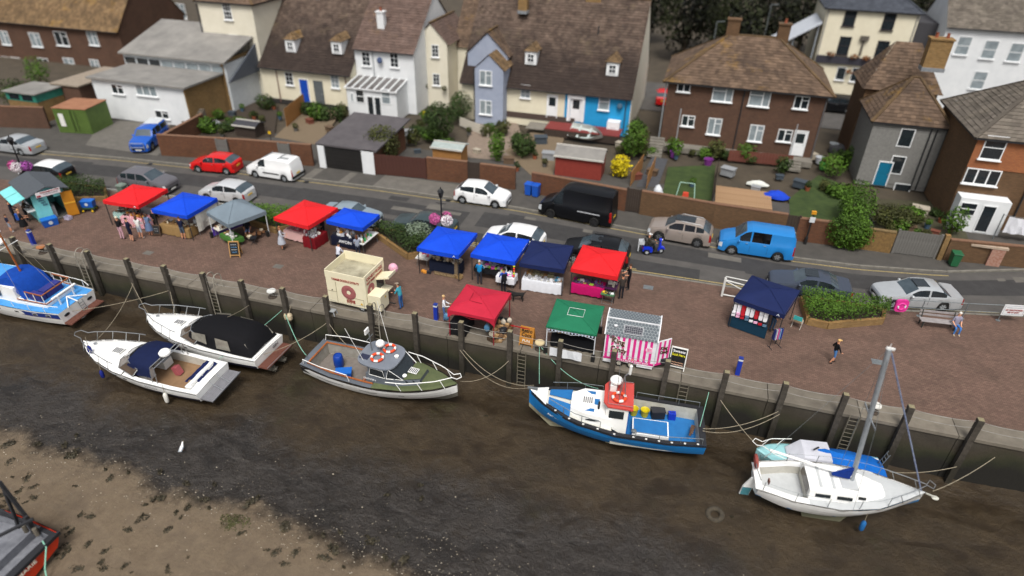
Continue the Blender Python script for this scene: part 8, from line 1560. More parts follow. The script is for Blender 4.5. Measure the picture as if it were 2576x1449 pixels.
vent(B.r, (2.0, .0, 1.86), .5, .4); [MB().box((1.95+k*.32, -.7+k*.13, 1.62+k*.04), (.24, .03, .12), M=Matrix.Rotation(-.35, 3, 'Z')).build('cabin_window', GLASS, B.r) for k in range(3)]; MB().lathe((1.7, -.45, 1.78), [(.12, 0), (.12, .05), (0, .07)], 12).build('deck_vent', WHITE, B.r); B.rail(1.0, 4.3, .5, WHITE, .025, posts=3); b = MB()
for q in (1, -1): MB().tube([(-4.3, q*1.05, 1.2), (-4.25, q*1.1, 1.55), (-3, q*1.3, 1.6), (-1.3, q*1.35, 1.62), (-1.2, q*1.35, 1.2)], .022, 6).build('aft_rail', WHITE, B.r)
pass; lettering('CRUSADER II', pl('c9ccd0', .5), B.r, (-.1, -1.02, 1.45), (1, 0, 0), (0, .1, 1), .14, .75)
bpy.context.view_layer.update(); MWD = B.r.matrix_basis.copy()
def barrel(label, p): t = thing('plastic_barrel', label, 'barrel', p); MB().lathe((0, 0, 0), [(0, 0), (.24, 0), (.28, .2), (.28, .6), (.24, .8), (.22, .82), (.22, .76), (0, .76)], 14).build('body', pl('0b3a92', .45), t, 50)
barrel('blue plastic barrel standing in the stern of the grey boat', MWD @ V((-2.95, .15, .37))); barrel('blue plastic barrel leaning beside the wheelhouse of the grey boat', MWD @ V((-1.0, .55, .37))); t = coolbox('dark blue fish box beside the barrels on the grey boat', (0, 0), 0); t.location = MWD @ V((-2.2, -.5, .36)); t.rotation_euler = (0, 0, .4)
t = thing('net_heap', 'heap of brown nets and floats in the grey boat', 'nets', MWD @ V((-.6, -.45, .36))); lb, tv = leaves(200, (0, 0, .15), (.45, .35, .2), .07, 5); lb.build('netting', mat('net_brown', '4a342a', '6a4a3c', r=.9, tint=.4), t, tv=tv); [MB().ball((RNG.uniform(-.3, .3), RNG.uniform(-.25, .25), .3), .09, 8).build('float', pl('8a5a48', .6), t) for _ in range(6)]
# ---- E: blue fishing boat, bow left
ST = [(-4.3, 1.28, 1.55, 1.1, .75, .35), (-2.5, 1.42, 1.5, 1.15, .65, .2), (0, 1.45, 1.6, 1.05, .6, .15), (2, 1.2, 1.85, .7, .7, .25), (3.4, .65, 2.15, .3, 1.0, .5), (4.3, .05, 2.5, .03, 1.6, 1.3)]
a = V((2.95, 25.0)); c = V((-5.6, 24.05)); m_ = (a+c)/2; B = Boat('fishing_boat', 'bright blue fishing boat with black gunwale and red wheelhouse roof', 'boat', (m_.x, m_.y-.15), atan2(c.y-a.y, c.x-a.x), ST, heel=radians(-2)); FB = mat('hull_bright_blue', '1270b4', '1a7cc0', r=.45, sc_=2); DKB = mat('deck_bright_blue', '14609c', '1b6cab', r=.7, sc_=3); GUN = mat('gunwale_black', '1c1d22', r=.8)
B.hull([mat('keel_pale', 'a9a58c', '8f8b72', r=.8), FB], [0, 1, 1, 1, 1]); B.strip(-4.3, 4.2, .88, 1.02, GUN, 'gunwale', out=.05); MB().prism([(-3.9, .05), (3.0, .0), (3.7, .75), (2.2, .3), (-4.1, .4)], 'y', -.06, .06).build('keel', MATS['keel_pale'], B.r); MB().prism([(-1.9, .5), (.5, .45), (.2, .0), (-1.5, -.02)], 'y', .55, .65).build('bilge_keel', MATS['keel_pale'], B.r)
B.cockpit(-4.0, .15, .2, .75, GUN, mat('bulwark_white', 'c0beb2', 'a8a698', r=.6), DKB); B.deck(-4.3, -4.0, GUN, 'stern_deck', n=3); B.deck(.15, 3.5, mat('deck_white', 'd0cfc8', 'c0bfb6', r=.5), 'foredeck', inset=.16, dz=-.06); B.deck(3.4, 4.28, WHITE, 'bow_plate', dz=.02, n=4)
b = MB(); [b.grid([[(x, q*(B.at(x)[1]+.03), B.at(x)[2]+.01), (x, q*(B.at(x)[1]-.17), B.at(x)[2]+.012)] for x in [lerp(-4.3, 4.0, i/14) for i in range(15)]], flip=q > 0) for q in (1, -1)]; b.build('gunwale_top', GUN, B.r)
MB().grid([[(2.2, .15, 1.96), (3.3, .08, 2.2)], [(2.2, .95, 1.9), (3.3, .5, 2.16)]]).build('deck_panel', DKB, B.r); MB().grid([[(2.2, -.95, 1.9), (3.3, -.5, 2.16)], [(2.2, -.15, 1.96), (3.3, -.08, 2.2)]]).build('deck_panel', DKB, B.r)
house_loft(B.r, [(.2, 1.05, 1.5, .98, 2.1), (1.6, .95, 1.7, .85, 2.2), (2.2, .6, 1.85, .5, 2.15)], WHITE, 'fore_cabin'); vent(B.r, (1.4, 0, 2.24), .5, .5); [MB().box((x, y, 2.2), (.5 if y else .25, .2 if y else .4, .02)).build('deck_panel', DKB, B.r) for x, y in ((1.3, .6), (1.3, -.6), (.95, 0.0))]
for q in (1, -1): MB().ball((1.1, q*.99, 1.92), (.35, .02, .07), 12).build('cabin_window', GLASS, B.r)
house_loft(B.r, [(-.55, .98, 1.1, .85, 2.75), (.35, .95, 1.6, .82, 2.75), (.5, .93, 1.9, .8, 2.5)], WHITE, 'wheelhouse'); [sidewin(B.r, -.35, .35, 2.15, 2.6, .9, .86, q, GLASS) for q in (1, -1)]; MB().add([(.53, -.7, 2.0), (.53, .7, 2.0), (.42, .7, 2.6), (.42, -.7, 2.6)], [[0, 1, 2, 3]]).build('windscreen', GLASS, B.r); MB().box((-.57, 0, 1.6), (.04, 1.8, 1.7)).build('aft_bulkhead', paint('144a9a', .5), B.r)
MB().prism([(-.75, -.95), (.45, -.9), (.65, -.6), (.65, .6), (.45, .9), (-.75, .95)], 'z', 2.78, 2.86).build('wheelhouse_roof', mat('roof_red', 'b03a34', 'bd4840', r=.7, sc_=3), B.r); b = MB(); b.tube([(-.7, -.85, 2.86), (-.7, -.85, 2.98), (.45, -.8, 2.98), (.45, .8, 2.98), (-.7, .85, 2.98), (-.7, .85, 2.86)], .015, 5); b.build('roof_rail', CHROME, B.r); lifering(B.r, (-.05, .3, 3.0), .3)
radar(B.r, (.15, -.4, 3.3), .3); MB().box((.25, -.4, 3.05), (.3, .5, .36)).build('electronics_box', WHITE, B.r); b = MB(); [b.tube([(-.35+dx, .3*s, 2.86), (-.2, 0, 4.1)], .022, 6) for s in (1, -1) for dx in (0, .3)]; b.tube([(-.2, 0, 4.1), (-.35, 0, 4.3)], .03, 6); b.tube([(.1, .5, 3.4), (.12, .5, 5.3)], .014, 5); b.tube([(-.05, .7, 2.9), (-.02, .72, 4.6)], .01, 5); b.build('light_mast', CHROME, B.r); MB().cyl((-.4, 0, 4.25), (-.42, 0, 4.75), .07, n=10).build('antenna', WHITE, B.r); MB().cyl((.85, .45, 2.2), (.85, .45, 2.65), .05, n=8).build('exhaust', BLACK, B.r)
MB().box((-1.75, .25, .98), (1.75, 1.05, .45)).build('hatch_box', WHITE, B.r); MB().box((-1.75, .25, 1.22), (1.62, .92, .03)).build('hatch_lid', DKB, B.r); MB().lathe((-.95, .7, 1.25), [(.12, 0), (.13, .05), (0, .08)], 12).build('deck_vent', STEEL, B.r)
b = MB()
for q in (1, -1):
    b.tube([(x, q*(B.at(x)[1]-.08), B.at(x)[2]+.35) for x in [lerp(-4.1, -1, i/8) for i in range(9)]], .018, 5); [b.tube([(x, q*(B.at(x)[1]-.08), B.at(x)[2]), (x, q*(B.at(x)[1]-.08), B.at(x)[2]+.35)], .016, 5) for x in (-4.1, -3.1, -2.1, -1)]
    b.tube([(x, q*(B.at(x)[1]-.12), B.at(x)[2]+.45) for x in [lerp(.7, 3.2, i/8) for i in range(9)]], .018, 5); [b.tube([(x, q*(B.at(x)[1]-.12), B.at(x)[2]), (x, q*(B.at(x)[1]-.12), B.at(x)[2]+.45)], .016, 5) for x in (.7, 1.6, 2.5)]
b.build('guard_rail', STEEL, B.r); [MB().box(B.side_pt(x, .98, 1, .06)+V((0, -.08, .06)), (.1, .08, .03)).build('gunwale_fitting', pl('c9c9c6', .5), B.r) for x in (-3.9, -3.3, -2.7, -2.1, -1.5, -.9, 0, .8, 1.5, 2.2, 2.9)]
p = B.side_pt(3.05, .5, 1, .03); d = (B.side_pt(2.7, .62, 1)-B.side_pt(3.4, .42, 1)).normalized(); lettering('ALTOSE', pl('d8dde2', .5), B.r, B.side_pt(2.95, .55, 1, .035), B.side_pt(2.5, .6, 1, .035)-B.side_pt(3.4, .5, 1, .035), B.side_pt(2.95, .8, 1)-B.side_pt(2.95, .4, 1), .2, .8); MB().box((4.15, 0, 2.55), (.5, .12, .1)).build('bow_roller', STEEL, B.r); MB().box((-4.34, 0, .95), (.1, 1.6, .1)).build('stern_rubber', BLACK, B.r)
bpy.context.view_layer.update(); MWE = B.r.matrix_basis.copy(); tb = lambda m_, r=.22, h=.4: MB().lathe((0, 0, 0), [(0, 0), (r*.75, 0), (r, h), (r*1.05, h+.02), (r*.9, h), (r*.65, .05), (0, .05)], 12).mesh('tub', m_, 50)
for k, (x, y, lab) in enumerate(((-.95, -.95, 'yellow bucket of green rope on the fishing boat'), (-1.5, -.95, 'yellow bucket with a black one inside on the fishing boat'))): t = thing('bucket', lab, 'bucket', MWE @ V((x, y, .76))); place('body', tb(pl('c4b416', .5)), t)
t = thing('tool_crate', 'black crate with papers on the fishing boat deck', 'crate', MWE @ V((-2.15, -1.0, .76)), .3); MB().box((0, 0, .22), (.65, .42, .44)).build('body', pl('1b1c20', .6), t); MB().box((0, 0, .46), (.7, .46, .05)).build('lid', pl('26272c', .6), t)
t = thing('jerry_can', 'blue jerry can on the fishing boat deck', 'can', MWE @ V((-2.85, -1.0, .76)), .2); MB().box((0, 0, .2), (.36, .26, .4)).build('body', pl('0f2fa8', .45), t); MB().tube([(-.1, 0, .4), (-.08, 0, .48), (.08, 0, .48), (.1, 0, .4)], .02, 5).build('handle', pl('0f2fa8', .45), t)
o = MB().bar((0, -.45, .1), (.1, .5, .5), .12, .1).bar((.1, -.4, .15), (.15, .55, .4), .1, .1).build('plank_pile', mat('plank_old', '6a4f3c', '4f3a2c', r=.9), None, loc=MWE @ V((-3.85, .0, .9)), rz=3.1); tag(o, 'old planks leaning in the stern of the fishing boat', 'planks')
# ---- F: small turquoise boat under a blue cover
ST = [(-2.9, .9, .95, .8, .35, .05), (-1, 1.02, .95, .85, .3, 0), (1, .92, 1.05, .6, .35, .05), (2.2, .55, 1.2, .25, .55, .2), (2.9, .04, 1.3, .02, .9, .6)]
B = Boat('small_boat', 'small turquoise boat with white cuddy and blue cover behind the sailing boat', 'boat', (8.35, 24.85), radians(186), ST); TQB = mat('boat_turquoise', '9ccdd0', '86babf', r=.6, sc_=4); B.hull([MATS['hull_grimy'], TQB], [0, 1, 1, 1, 1]); B.deck(.3, 2.88, TQB, 'foredeck'); B.deck(-2.9, .3, WHITE, 'deck')
house_loft(B.r, [(-.3, .8, .95, .62, 1.75), (.9, .8, 1.0, .6, 1.72), (1.5, .6, 1.1, .5, 1.2)], mat('cuddy_white', 'cfd0d8', 'bfc0c8', r=.5), 'cuddy'); [sidewin(B.r, .75, 1.2, 1.2, 1.5, .74, .68, q, GLASS) for q in (1, -1)]; rows = []
for x, z, w_ in ((-2.95, 1.05, .75), (-2.6, 1.2, .9), (-1.4, 1.6, .98), (-.1, 1.9, .8), (.25, 1.82, .72)): rows.append([(x, -w_-.1, .9), (x, -w_*.9, .9+(z-.9)*.4), (x, 0, z), (x, w_*.9, .9+(z-.9)*.4), (x, w_+.1, .9)])
rows.insert(0, [(-3.0, y, .88) for y in (-.6, -.3, 0, .3, .6)]); MB().grid(rows, flip=True).build('cover', cloth('1160b4', .12), B.r, 50); B.rail(1.2, 2.7, .4, WHITE, .02, posts=2); b = MB(); [b.tube([(-2.7, s*.13-.3, .9), (-2.95, s*.13-.3, 1.9)], .02, 5) for s in (1, -1)]; [b.tube([(-2.7-.05*k, -.43, 1.0+.2*k), (-2.7-.05*k, -.17, 1.0+.2*k)], .016, 5) for k in range(5)]; b.build('boarding_ladder', STEEL, B.r); MB().bar((.2, -.1, 1.85), (.5, .2, 1.95), .06, .05).build('searchlight', BLACK, B.r)
# ---- G: sailing boat, bow right
ST = [(-3.5, .75, 1.55, .6, 1.0, .7), (-2, 1.12, 1.5, .95, .75, .4), (0, 1.25, 1.5, .95, .65, .3), (1.6, 1.0, 1.6, .6, .75, .4), (2.9, .42, 1.75, .18, 1.0, .75), (3.6, .04, 1.85, .02, 1.4, 1.2)]
B = Boat('sailing_boat', 'white sailing boat with bilge keels and a tall silver mast', 'boat', (8.62, 22.8), radians(7.3), [(q[0]*.97,)+q[1:] for q in ST], heel=radians(4), zmud=mudz(8.6, 22.8)+.12); LGD = mat('deck_pale_grey', 'b9bcbd', 'adb0b1', r=.7); B.hull([paint('1b78b4', .5), WHITE, NAVYB], [0, 1, 1, 1, 1]); B.strip(-3.5, 3.5, .9, .92, NAVYB, 'cove_line', out=.014); B.strip(-3.4, 3.3, .0, .09, paint('1b78b4', .5), 'boot_stripe', out=.012); B.strip(-3.5, 3.55, .96, 1.0, pl('6b6055', .6), 'toe_rail', out=.025)
KE = mat('keel_green', '5a5c48', '6d6a55', r=.9, sc_=3)
for q in (1, -1): MB().prism([(-1.5, .75), (.8, .75), (.45, -.05), (-1.15, -.05)], 'y', q*.62-.05, q*.62+.05).build('bilge_keel', KE, B.r)
MB().prism([(-3.55, 1.35), (-3.3, 1.35), (-3.45, .15), (-3.85, .15), (-3.8, .7)], 'y', -.04, .04).build('rudder', [MATS['white_gelcoat']], B.r); MB().prism([(-3.82, .16), (-3.46, .16), (-3.4, .68), (-3.8, .68)], 'y', -.045, .045).build('rudder_blade', mat('rudder_teal', '3d7a86', '4d8a92', r=.7), B.r)
B.cockpit(-3.2, -1.3, .32, 1.0, WHITE, MATS['gel_inside'], LGD); B.deck(-3.5, -3.2, WHITE, 'aft_deck', n=2); B.deck(-1.3, 3.55, LGD, 'deck', camber=.05); house_loft(B.r, [(-1.35, .88, 1.5, .76, 1.95), (.2, .86, 1.52, .74, 1.95), (1.0, .7, 1.58, .55, 1.85), (1.9, .4, 1.62, .3, 1.68)], WHITE, 'coachroof')
for q in (1, -1): [sidewin(B.r, x, x+.62, 1.68, 1.84, .84, .79, q, GLASS) for x in (-1.1, -.2)]; sidewin(B.r, .68, 1.0, 1.7, 1.82, .72, .66, q, GLASS)
[MB().box((-.85+k*.27, 0, 2.0), (.12, 1.1, .02)).build('coachroof_panel', LGD if k % 2 == 0 else WHITE, B.r) for k in range(4)]; MB().box((.35, 0, 1.99), (.7, .95, .04)).build('sliding_hatch', LGD, B.r); MB().add([(-1.38, -.62, 1.5), (-1.38, .62, 1.5), (-1.37, .55, 1.93), (-1.37, -.55, 1.93)], [[0, 1, 2, 3]]).build('companionway', MATS['screen_brown'], B.r)
MAST = mat('mast_alloy', 'a3a9ae', '8f959a', r=.45, metal=.3); bpy.context.view_layer.update(); iv = B.r.matrix_basis.inverted(); mb, mt = iv @ PY(2140, 1213, 22.8), iv @ PY(2237, 878, 22.8); mb.z = 1.9
b = MB(); b.tube([mb, mt], .1, 10); b.build('mast', MAST, B.r); b = MB(); b.bar(mt+V((-.12, 0, .05)), mt+V((.2, 0, .0)), .05, .1); b.tube([mt, mt+V((0, 0, .25))], .015, 5); b.build('masthead', WHITE, B.r); h_ = (mt-mb); b = MB(); s0 = mb+h_*.52; [b.bar(s0, s0+V((.0, q*.75, .05)), .03, .06) for q in (1, -1)]; b.build('spreader', MAST, B.r)
MB().tube([mt+V((.15, 0, -.2)), V((3.35, 0, 1.95))], .032, 7).build('furled_jib', mat('jib_blue', '4d5a80', '8a92a4', r=.8, sc_=6), B.r); b = MB(); [b.tube([s0+V((0, q*.75, .05)), V((mb.x-.1, q*1.15, 1.55))], .008, 4) for q in (1, -1)]; b.tube([mt, V((-3.4, .4, 1.7))], .008, 4); [b.tube([mt, s0+V((0, q*.75, .05))], .008, 4) for q in (1, -1)]; b.build('shroud', STEEL, B.r)
MB().tube([mb+V((-.1, 0, .3)), V((-2.9, .75, 2.45))], .06, 8).build('boom', WHITE, B.r); MB().prism([(mb.x-.15, 2.1), (mb.x-.15, 2.75), (mb.x-.9, 2.2)], 'y', mb.y-.08, mb.y+.08).build('sail_cover', cloth('10307c', .15), B.r)
B.rail(1.9, 3.45, .5, CHROME, .02, posts=2); b = MB()
for q in (1, -1): b.tube([(x, q*(B.at(x)[1]-.05), B.at(x)[2]+.5) for x in [lerp(-3.2, 1.9, i/10) for i in range(11)]], .009, 4); [b.tube([(x, q*(B.at(x)[1]-.05), B.at(x)[2]), (x, q*(B.at(x)[1]-.05), B.at(x)[2]+.52)], .015, 5) for x in (-3.2, -1.9, -.6, .7, 1.9)]
b.tube([(-3.4, -.7, 2.1), (-3.5, 0, 2.1), (-3.4, .7, 2.1)], .02, 5); b.build('guard_wire', STEEL, B.r); MB().torus((-3.42, .45, 1.95), .26, .08, M=Matrix.Rotation(radians(80), 3, 'Y'), n=16).build('horseshoe_buoy', pl('8a4038', .6), B.r); b = MB(); b.bar((3.6, 0, 1.8), (4.05, 0, 1.62), .05); b.ball((4.05, 0, 1.58), (.16, .12, .05), 10); b.build('anchor', pl('b9b8ae', .5), B.r); MB().box((-3.05, -.62, 2.0), (.05, .2, .22)).build('instrument_box', TEAK, B.r)
bfender('blue fender hanging from the side of the sailing boat', B.r.matrix_basis @ V((1.15, -1.08, .75)), pl('1a5f9c', .6), .11, .55)
# ---- H: red fishing boat, lower left corner
ST = [(-3.4, 1.75, 1.15, 1.5, .55, .2), (-1, 1.95, 1.15, 1.6, .5, .1), (2, 1.8, 1.3, 1.2, .6, .1), (4.5, .05, 1.9, .03, 1.2, .8)]
B = Boat('red_workboat', 'red hulled workboat with grey deck and black gantry in the lower left corner', 'boat', (-25.15, 9.35), radians(180), ST, zmud=mudz(-24, 9.3)-.05); RH = mat('hull_red', 'd03a16', 'c03012', r=.5, sc_=3); DG = mat('deck_worn_grey', '5d5f66', '7a7c82', r=.8, sc_=4, detail=9); B.hull([mat('boot_cream', 'b5b09a', '98937e', r=.7), RH], [0, 1, 1, 1, 1]); B.strip(-3.4, 4, .85, 1.02, GUN, 'gunwale', out=.05); B.cockpit(-3.15, 3, .22, .7, GUN, DG, DG); B.deck(-3.4, -3.15, GUN, 'stern_deck', n=3)
MB().box((-3.43, 0, 1.12), (.1, 3.6, .16)).build('stern_gunwale', GUN, B.r); lettering('ROSIN-MARIE', pl('d8d0c0', .5), B.r, (-3.47, .25, .92), (0, -1, 0), (.1, 0, 1), .22, 1.7); MB().box((-2.3, .0, .9), (.06, 3.2, .4)).build('bulkhead', DG, B.r); MB().box((-1.2, .6, .72), (.05, 1.6, .05)).build('deck_seam', GUN, B.r); b = MB(); b.bar((-2.62, -1.55, 1.0), (-2.05, -1.55, 3.9), .12); b.bar((-1.6, -1.55, 1), (-2.05, -1.55, 3.4), .1); b.bar((-2.9, -1.5, 2.1), (-.9, .6, 1.5), .1); b.bar((-2.5, -1.5, 1.1), (-2.5, -1.5, 2.1), .14); b.bar((-.6, -1.7, 1.6), (-2.9, -1.55, 1.5), .08); b.build('gantry', mat('gantry_black', '1b1c20', '2a2b2f', r=.7), B.r); [MB().cyl((-2.7+k*.55, -1.45, 1.1), (-2.7+k*.55, -1.45, 1.5), .09, n=8).build('post', TIMBER, B.r) for k in range(2)]
MB().tube([(-3.3, -1.2, 1.3), (-3.5, -1.1, 1.1), (-3.7, -.6, .5), (-4.1, -.2, .02)], .03, 6).build('stern_rope', ROPEG, B.r)
# ================================================================== PEOPLE AND ANIMALS
SK = ['c48a6a', 'd09a7c', 'b47a5c']
def person(label, p, a, top, thigh, shin='skin', shoe='2a2624', hair='4a3320', pose=('stand', 'fwd'), h=1.72, sleeve=None, skirt=None, cap=None, long=False, pack=None, sk=0, bald=False):
    me, hd = POSES[pose]; me = me.copy(); me.name = 'person'; S = pl(SK[sk], .6); f = lambda c: S if c == 'skin' else cloth(c)
    for i, m in enumerate((f(top), f(sleeve or 'skin'), S, f(thigh), f(shin), pl(shoe, .6), BLACK)): me.materials[i] = m
    o = place('person', me, None, p, a); s = h/1.78; o.scale = (s, s, s); tag(o, label, 'person')
    if not bald:
        b = MB(); b.ball(hd+V((-.018, 0, .012)), (.093, .085, .085), 12)
        if long: b.ball(hd+V((-.06, 0, -.12)), (.06, .085, .14), 10)
        b.v = [v for v in b.v]; hr = b.build('hair', pl(hair, .8), o, 60); 
    if cap: b = MB(); b.ball(hd+V((-.005, 0, .03)), (.1, .09, .075), 12); b.box(hd+V((.11, 0, .02)), (.1, .13, .015)); b.build('cap', pl(cap, .7), o, 50)
    if skirt: MB().lathe((0, 0, .95), [(.15, .1), (.19, -.05), (.24, -.3), (.27, -.48)], 14).build('skirt', cloth(skirt), o, 60)
    if pack: b = MB(); b.box((-.2, 0, 1.25), (.16, .3, .42), taper=.85); b.build('backpack', cloth(pack), o)
    return o
g = lambda x, y, z=0: G(x, y, z)
person('boy in navy top and pale shorts beside the blue bollard', g(30, 584), radians(75), '1c2238', '8f98a8', h=1.35, pose=('stand', 'down'), shoe='d0d0d0')
person('woman in black skirt with blue backpack at the turquoise hut', g(67, 583), radians(60), '1c1c22', 'skin', skirt='141416', pack='1c4a9a', hair='b08a60'); person('person in dark jacket queueing at the turquoise hut', g(42, 560), radians(40), '1b1d2a', '20222c', '20222c', sleeve='1b1d2a'); person('person in brown jacket leaning on the hut counter', g(72, 556), radians(40), '4a3f36', '22242c', '22242c', sleeve='4a3f36', pose=('lean', 'fwd'), hair='1c1814')
person('woman in black top and pink trousers at the gingham stall', g(310, 602), radians(95), '141418', 'c9a0ac', 'c9a0ac', hair='cfc4ae', sleeve='141418'); person('man in navy top and shorts carrying a white bag', g(334, 607), radians(80), '161a30', '161a30', hair='2a1e16', shoe='15161c', h=1.78, sk=1); person('woman in white shirt and pale shorts at the gingham stall', g(357, 600), radians(100), 'd5d5d2', 'aab4c0', hair='4a3426', sleeve='d5d5d2', shoe='d8d6d0', long=True); person('woman in blue patterned dress at the gingham stall', g(381, 593), radians(95), '5f7290', 'skin', skirt='5a6c8c', hair='3a2a22', long=True); person('bald man in black coat beside the dark chalkboard', g(399, 585), radians(110), '15161a', '3a3430', '3a3430', sleeve='15161a', bald=True, h=1.8)
person('shopper in navy shirt and checked shorts at the hessian stall', g(464, 602), radians(100), '141a34', '4f5a68', hair='3a2a20', shoe='3a58a0', pose=('stand', 'fwd')); person('stallholder in pink checked shirt behind the gingham table', loc('red1', .2, -.35), radians(-80), '8a4a5c', '22242c', '22242c', sleeve='8a4a5c', hair='2a2018'); person('seated person in blue shorts under the grey gazebo', loc('grey', .35, .35, .02), radians(-60), '1c1e26', '6f8cb8', pose=('sit', 'lap'), hair='2a2018')
person('woman in snakeskin patterned tunic at the pink table', g(712, 627), radians(30), 'b0b4bc', 'skin', skirt='a4a8b2', hair='8a5a34', sleeve='b0b4bc', long=True); person('stallholder in black behind the pink table', loc('red2', -.35, .25), radians(-90), '141416', '1c1c20', '1c1c20', hair='7a4a2c', long=True, pose=('stand', 'fwd')); person('stallholder in dark clothes behind the dark red table', loc('red2', .85, .4), radians(-90), '26242e', '1c1c20', '1c1c20', hair='2a2018', sleeve='26242e')
person('man in white shirt behind the doughnut trailer', g(855, 672), radians(75), 'ccd0dc', '2a2c38', '2a2c38', hair='1c1612', sleeve='ccd0dc', pose=('lean', 'fwd')); person('woman in black and white top at the cosmetics stall', g(903, 650), radians(120), '8d94a4', '2c3040', '2c3040', hair='5a3018', long=True)
person('man in cap, turquoise top and jeans beside the doughnut trailer', g(1010, 776), radians(170), '3a8fa0', '2f5a94', '2f5a94', cap='8a7c6c', sleeve='4a3a34', pose=('lean', 'fwd')); person('grey haired shopper in bright blue jacket at the slate stall', loc('blue4', -.75, -1.75), radians(95), '1a7cb4', '2c2e38', '2c2e38', hair='b9b4ac', sleeve='1a7cb4'); person('shopper in blue jacket with black rucksack at the glassware', loc('blue4', .95, -2.15), radians(120), '1540a0', '1c1e28', '1c1e28', hair='241a14', sleeve='1540a0', pack='1c1c20')
person('blonde woman in white shirt and blue dungarees beside the dark red gazebo', g(1118, 806), radians(20), 'd5d6dc', '4a6494', '4a6494', hair='c9a874', sleeve='d5d6dc'); person('bearded man in black T-shirt behind the right hand red gazebo', g(1579, 728), radians(200), '17161c', '16171e', '16171e', hair='3a2416', pose=('stand', 'fwd'), h=1.82); person('person in dark brown printed hoodie at the purple table', g(1561, 752), radians(120), '3a3430', '20222a', '20222a', hair='1a1614', sleeve='3a3430')
person('stallholder in dark clothes behind the slate table', loc('blue4', .1, .3), radians(-90), '1a2c5a', '1c1c22', '1c1c22', sleeve='1a2c5a', hair='2a2018'); person('shopper in jeans behind the baby clothes board', loc('navy2', .75, -.3), radians(-60), '1f2430', '3a5470', '3a5470', hair='2a2018', sleeve='1f2430')
person('boy in cap, black top and denim shorts walking on the open quay', g(2091, 913), radians(15), '15161a', '4a78b0', cap='c9a468', hair='b08a50', pose=('walk', 'swing'), sleeve='15161a', h=1.55, shoe='1c1a1a')
person('white haired man in checked shirt and jeans sitting on the bench', (16.15, 35.95, -.07), radians(-80), '8d8a9c', '3f74b8', '3f74b8', hair='d5d0c8', pose=('sit', 'lap'), shoe='a5957c', sk=1)
rd = V((-.38, 0, .14)); rd.rotate(SCO.rotation_euler); person('rider in dark coat and white cap on the mobility scooter', SCO.location+rd, SCO.rotation_euler.z, '3a362e', '1c1c1e', '1c1c1e', cap='d5d5d5', sleeve='3a362e', pose=('sit', 'bars'), shoe='4a4038')
DOG.materials.append(mat('dog_fur', '0e0d0d', '1c1a19', r=.9, bump=1, bsc=30)); o = place('dog', DOG, None, g(1301, 757), radians(195)); o.scale = (.95, .95, .95); tag(o, 'curly black dog standing on the quay below the white table', 'dog')
def gull(label, p, rz):
    t = thing('seagull', label, 'bird', p, rz); b = MB(); rows = [[(x, r*cos(a), .2+dz+r*.9*sin(a)) for a in [k*pi/4 for k in range(8)]] for x, r, dz in ((-.24, .01, .02), (-.12, .06, .02), (.02, .085, .03), (.12, .06, .09), (.17, .04, .15), (.22, .042, .17), (.27, .012, .16))]; b.grid(rows, closed=True); b.build('body', pl('dcdcda', .7), t, 60); MB().prism([(-.26, .21), (.05, .27), (.06, .2), (-.1, .17)], 'y', -.088, .088).build('wing', pl('8f959c', .7), t); MB().cyl((.26, 0, .36), (.32, 0, .35), .012, .004, 6).build('beak', pl('d0a020', .6), t); b = MB(); [b.tube([(.02, q*.03, .14), (.03, q*.03, 0)], .008, 4) for q in (1, -1)]; b.build('leg', pl('c98a60', .6), t)
q = G(462, 1140, -2.2); gull('white gull standing on the grey mud', (q.x, q.y, mudz(q.x, q.y)-.05), 1.9); q = G(2197, 905); 
# ================================================================== ROPES, TYRE, WEED AND STONES
def rope(label, a, b2, s=.3, m=ROPE, r=.016): tag(MB().tube(sag(a, b2, s, 12), r, 5).build('mooring_rope', m), label, 'rope', 'mooring ropes')
PX = POSTX; Y_ = 26.38
rope('rope from the left hand posts down to the black-hooded cruiser bow', (PX[3], Y_, -.35), (-28.4, 24, -.6), .25); rope('rope from the left hand posts to the navy-hooded cruiser bow', (PX[3]+.1, Y_, -.4), (-29.5, 21, -.55), .35); rope('rope from the quay to the stern of the blue and white cruiser', (PX[4], Y_, -.4), (-33.9, 23.6, -1.1), .15); rope('rope from the second slack post to the black-hooded cruiser deck', (PX[4]+.1, Y_, -.45), (-27.2, 24.6, -.65), .1)
rope('thin line from the quay to the black hood', (PX[6]+.3, Y_, -.3), (-23.2, 24.3, .3), .05, r=.014); rope('pale green rope hanging from quay to the grey boat stern', (PX[7], Y_, -.45), (-18.3, 24.0, -1.0), .45, ROPEG, .02); rope('rope from the trailer post to the black-hooded cruiser stern', (PX[8]-.1, Y_, -.5), (-20.7, 23.3, -1.05), .25); rope('rope from the trailer post to the grey boat cockpit', (PX[8]+.1, Y_, -.5), (-16.6, 25.4, -.9), .1)
rope('white rope curving from the quay to the grey boat bow', (PX[12], Y_, -.6), (-9.3, 24, -.55), .45); rope('long slack rope from quay to fishing boat bow, upper one', (PX[11]+.15, Y_, -.45), (-5.45, 24.05, .15), .75); rope('long slack rope from quay to fishing boat bow, lower one', (PX[11]-.05, Y_, -.5), (-5.5, 23.95, .1), 1.0); rope('pale green rope from bollard to fishing boat bow', (-5.9, 27, .25), (-5.2, 24.2, .2), .15, ROPEG); rope('pale green rope from bollard to fishing boat wheelhouse', (-5.8, 27, .25), (-2.4, 25.4, -.4), .5, ROPEG)
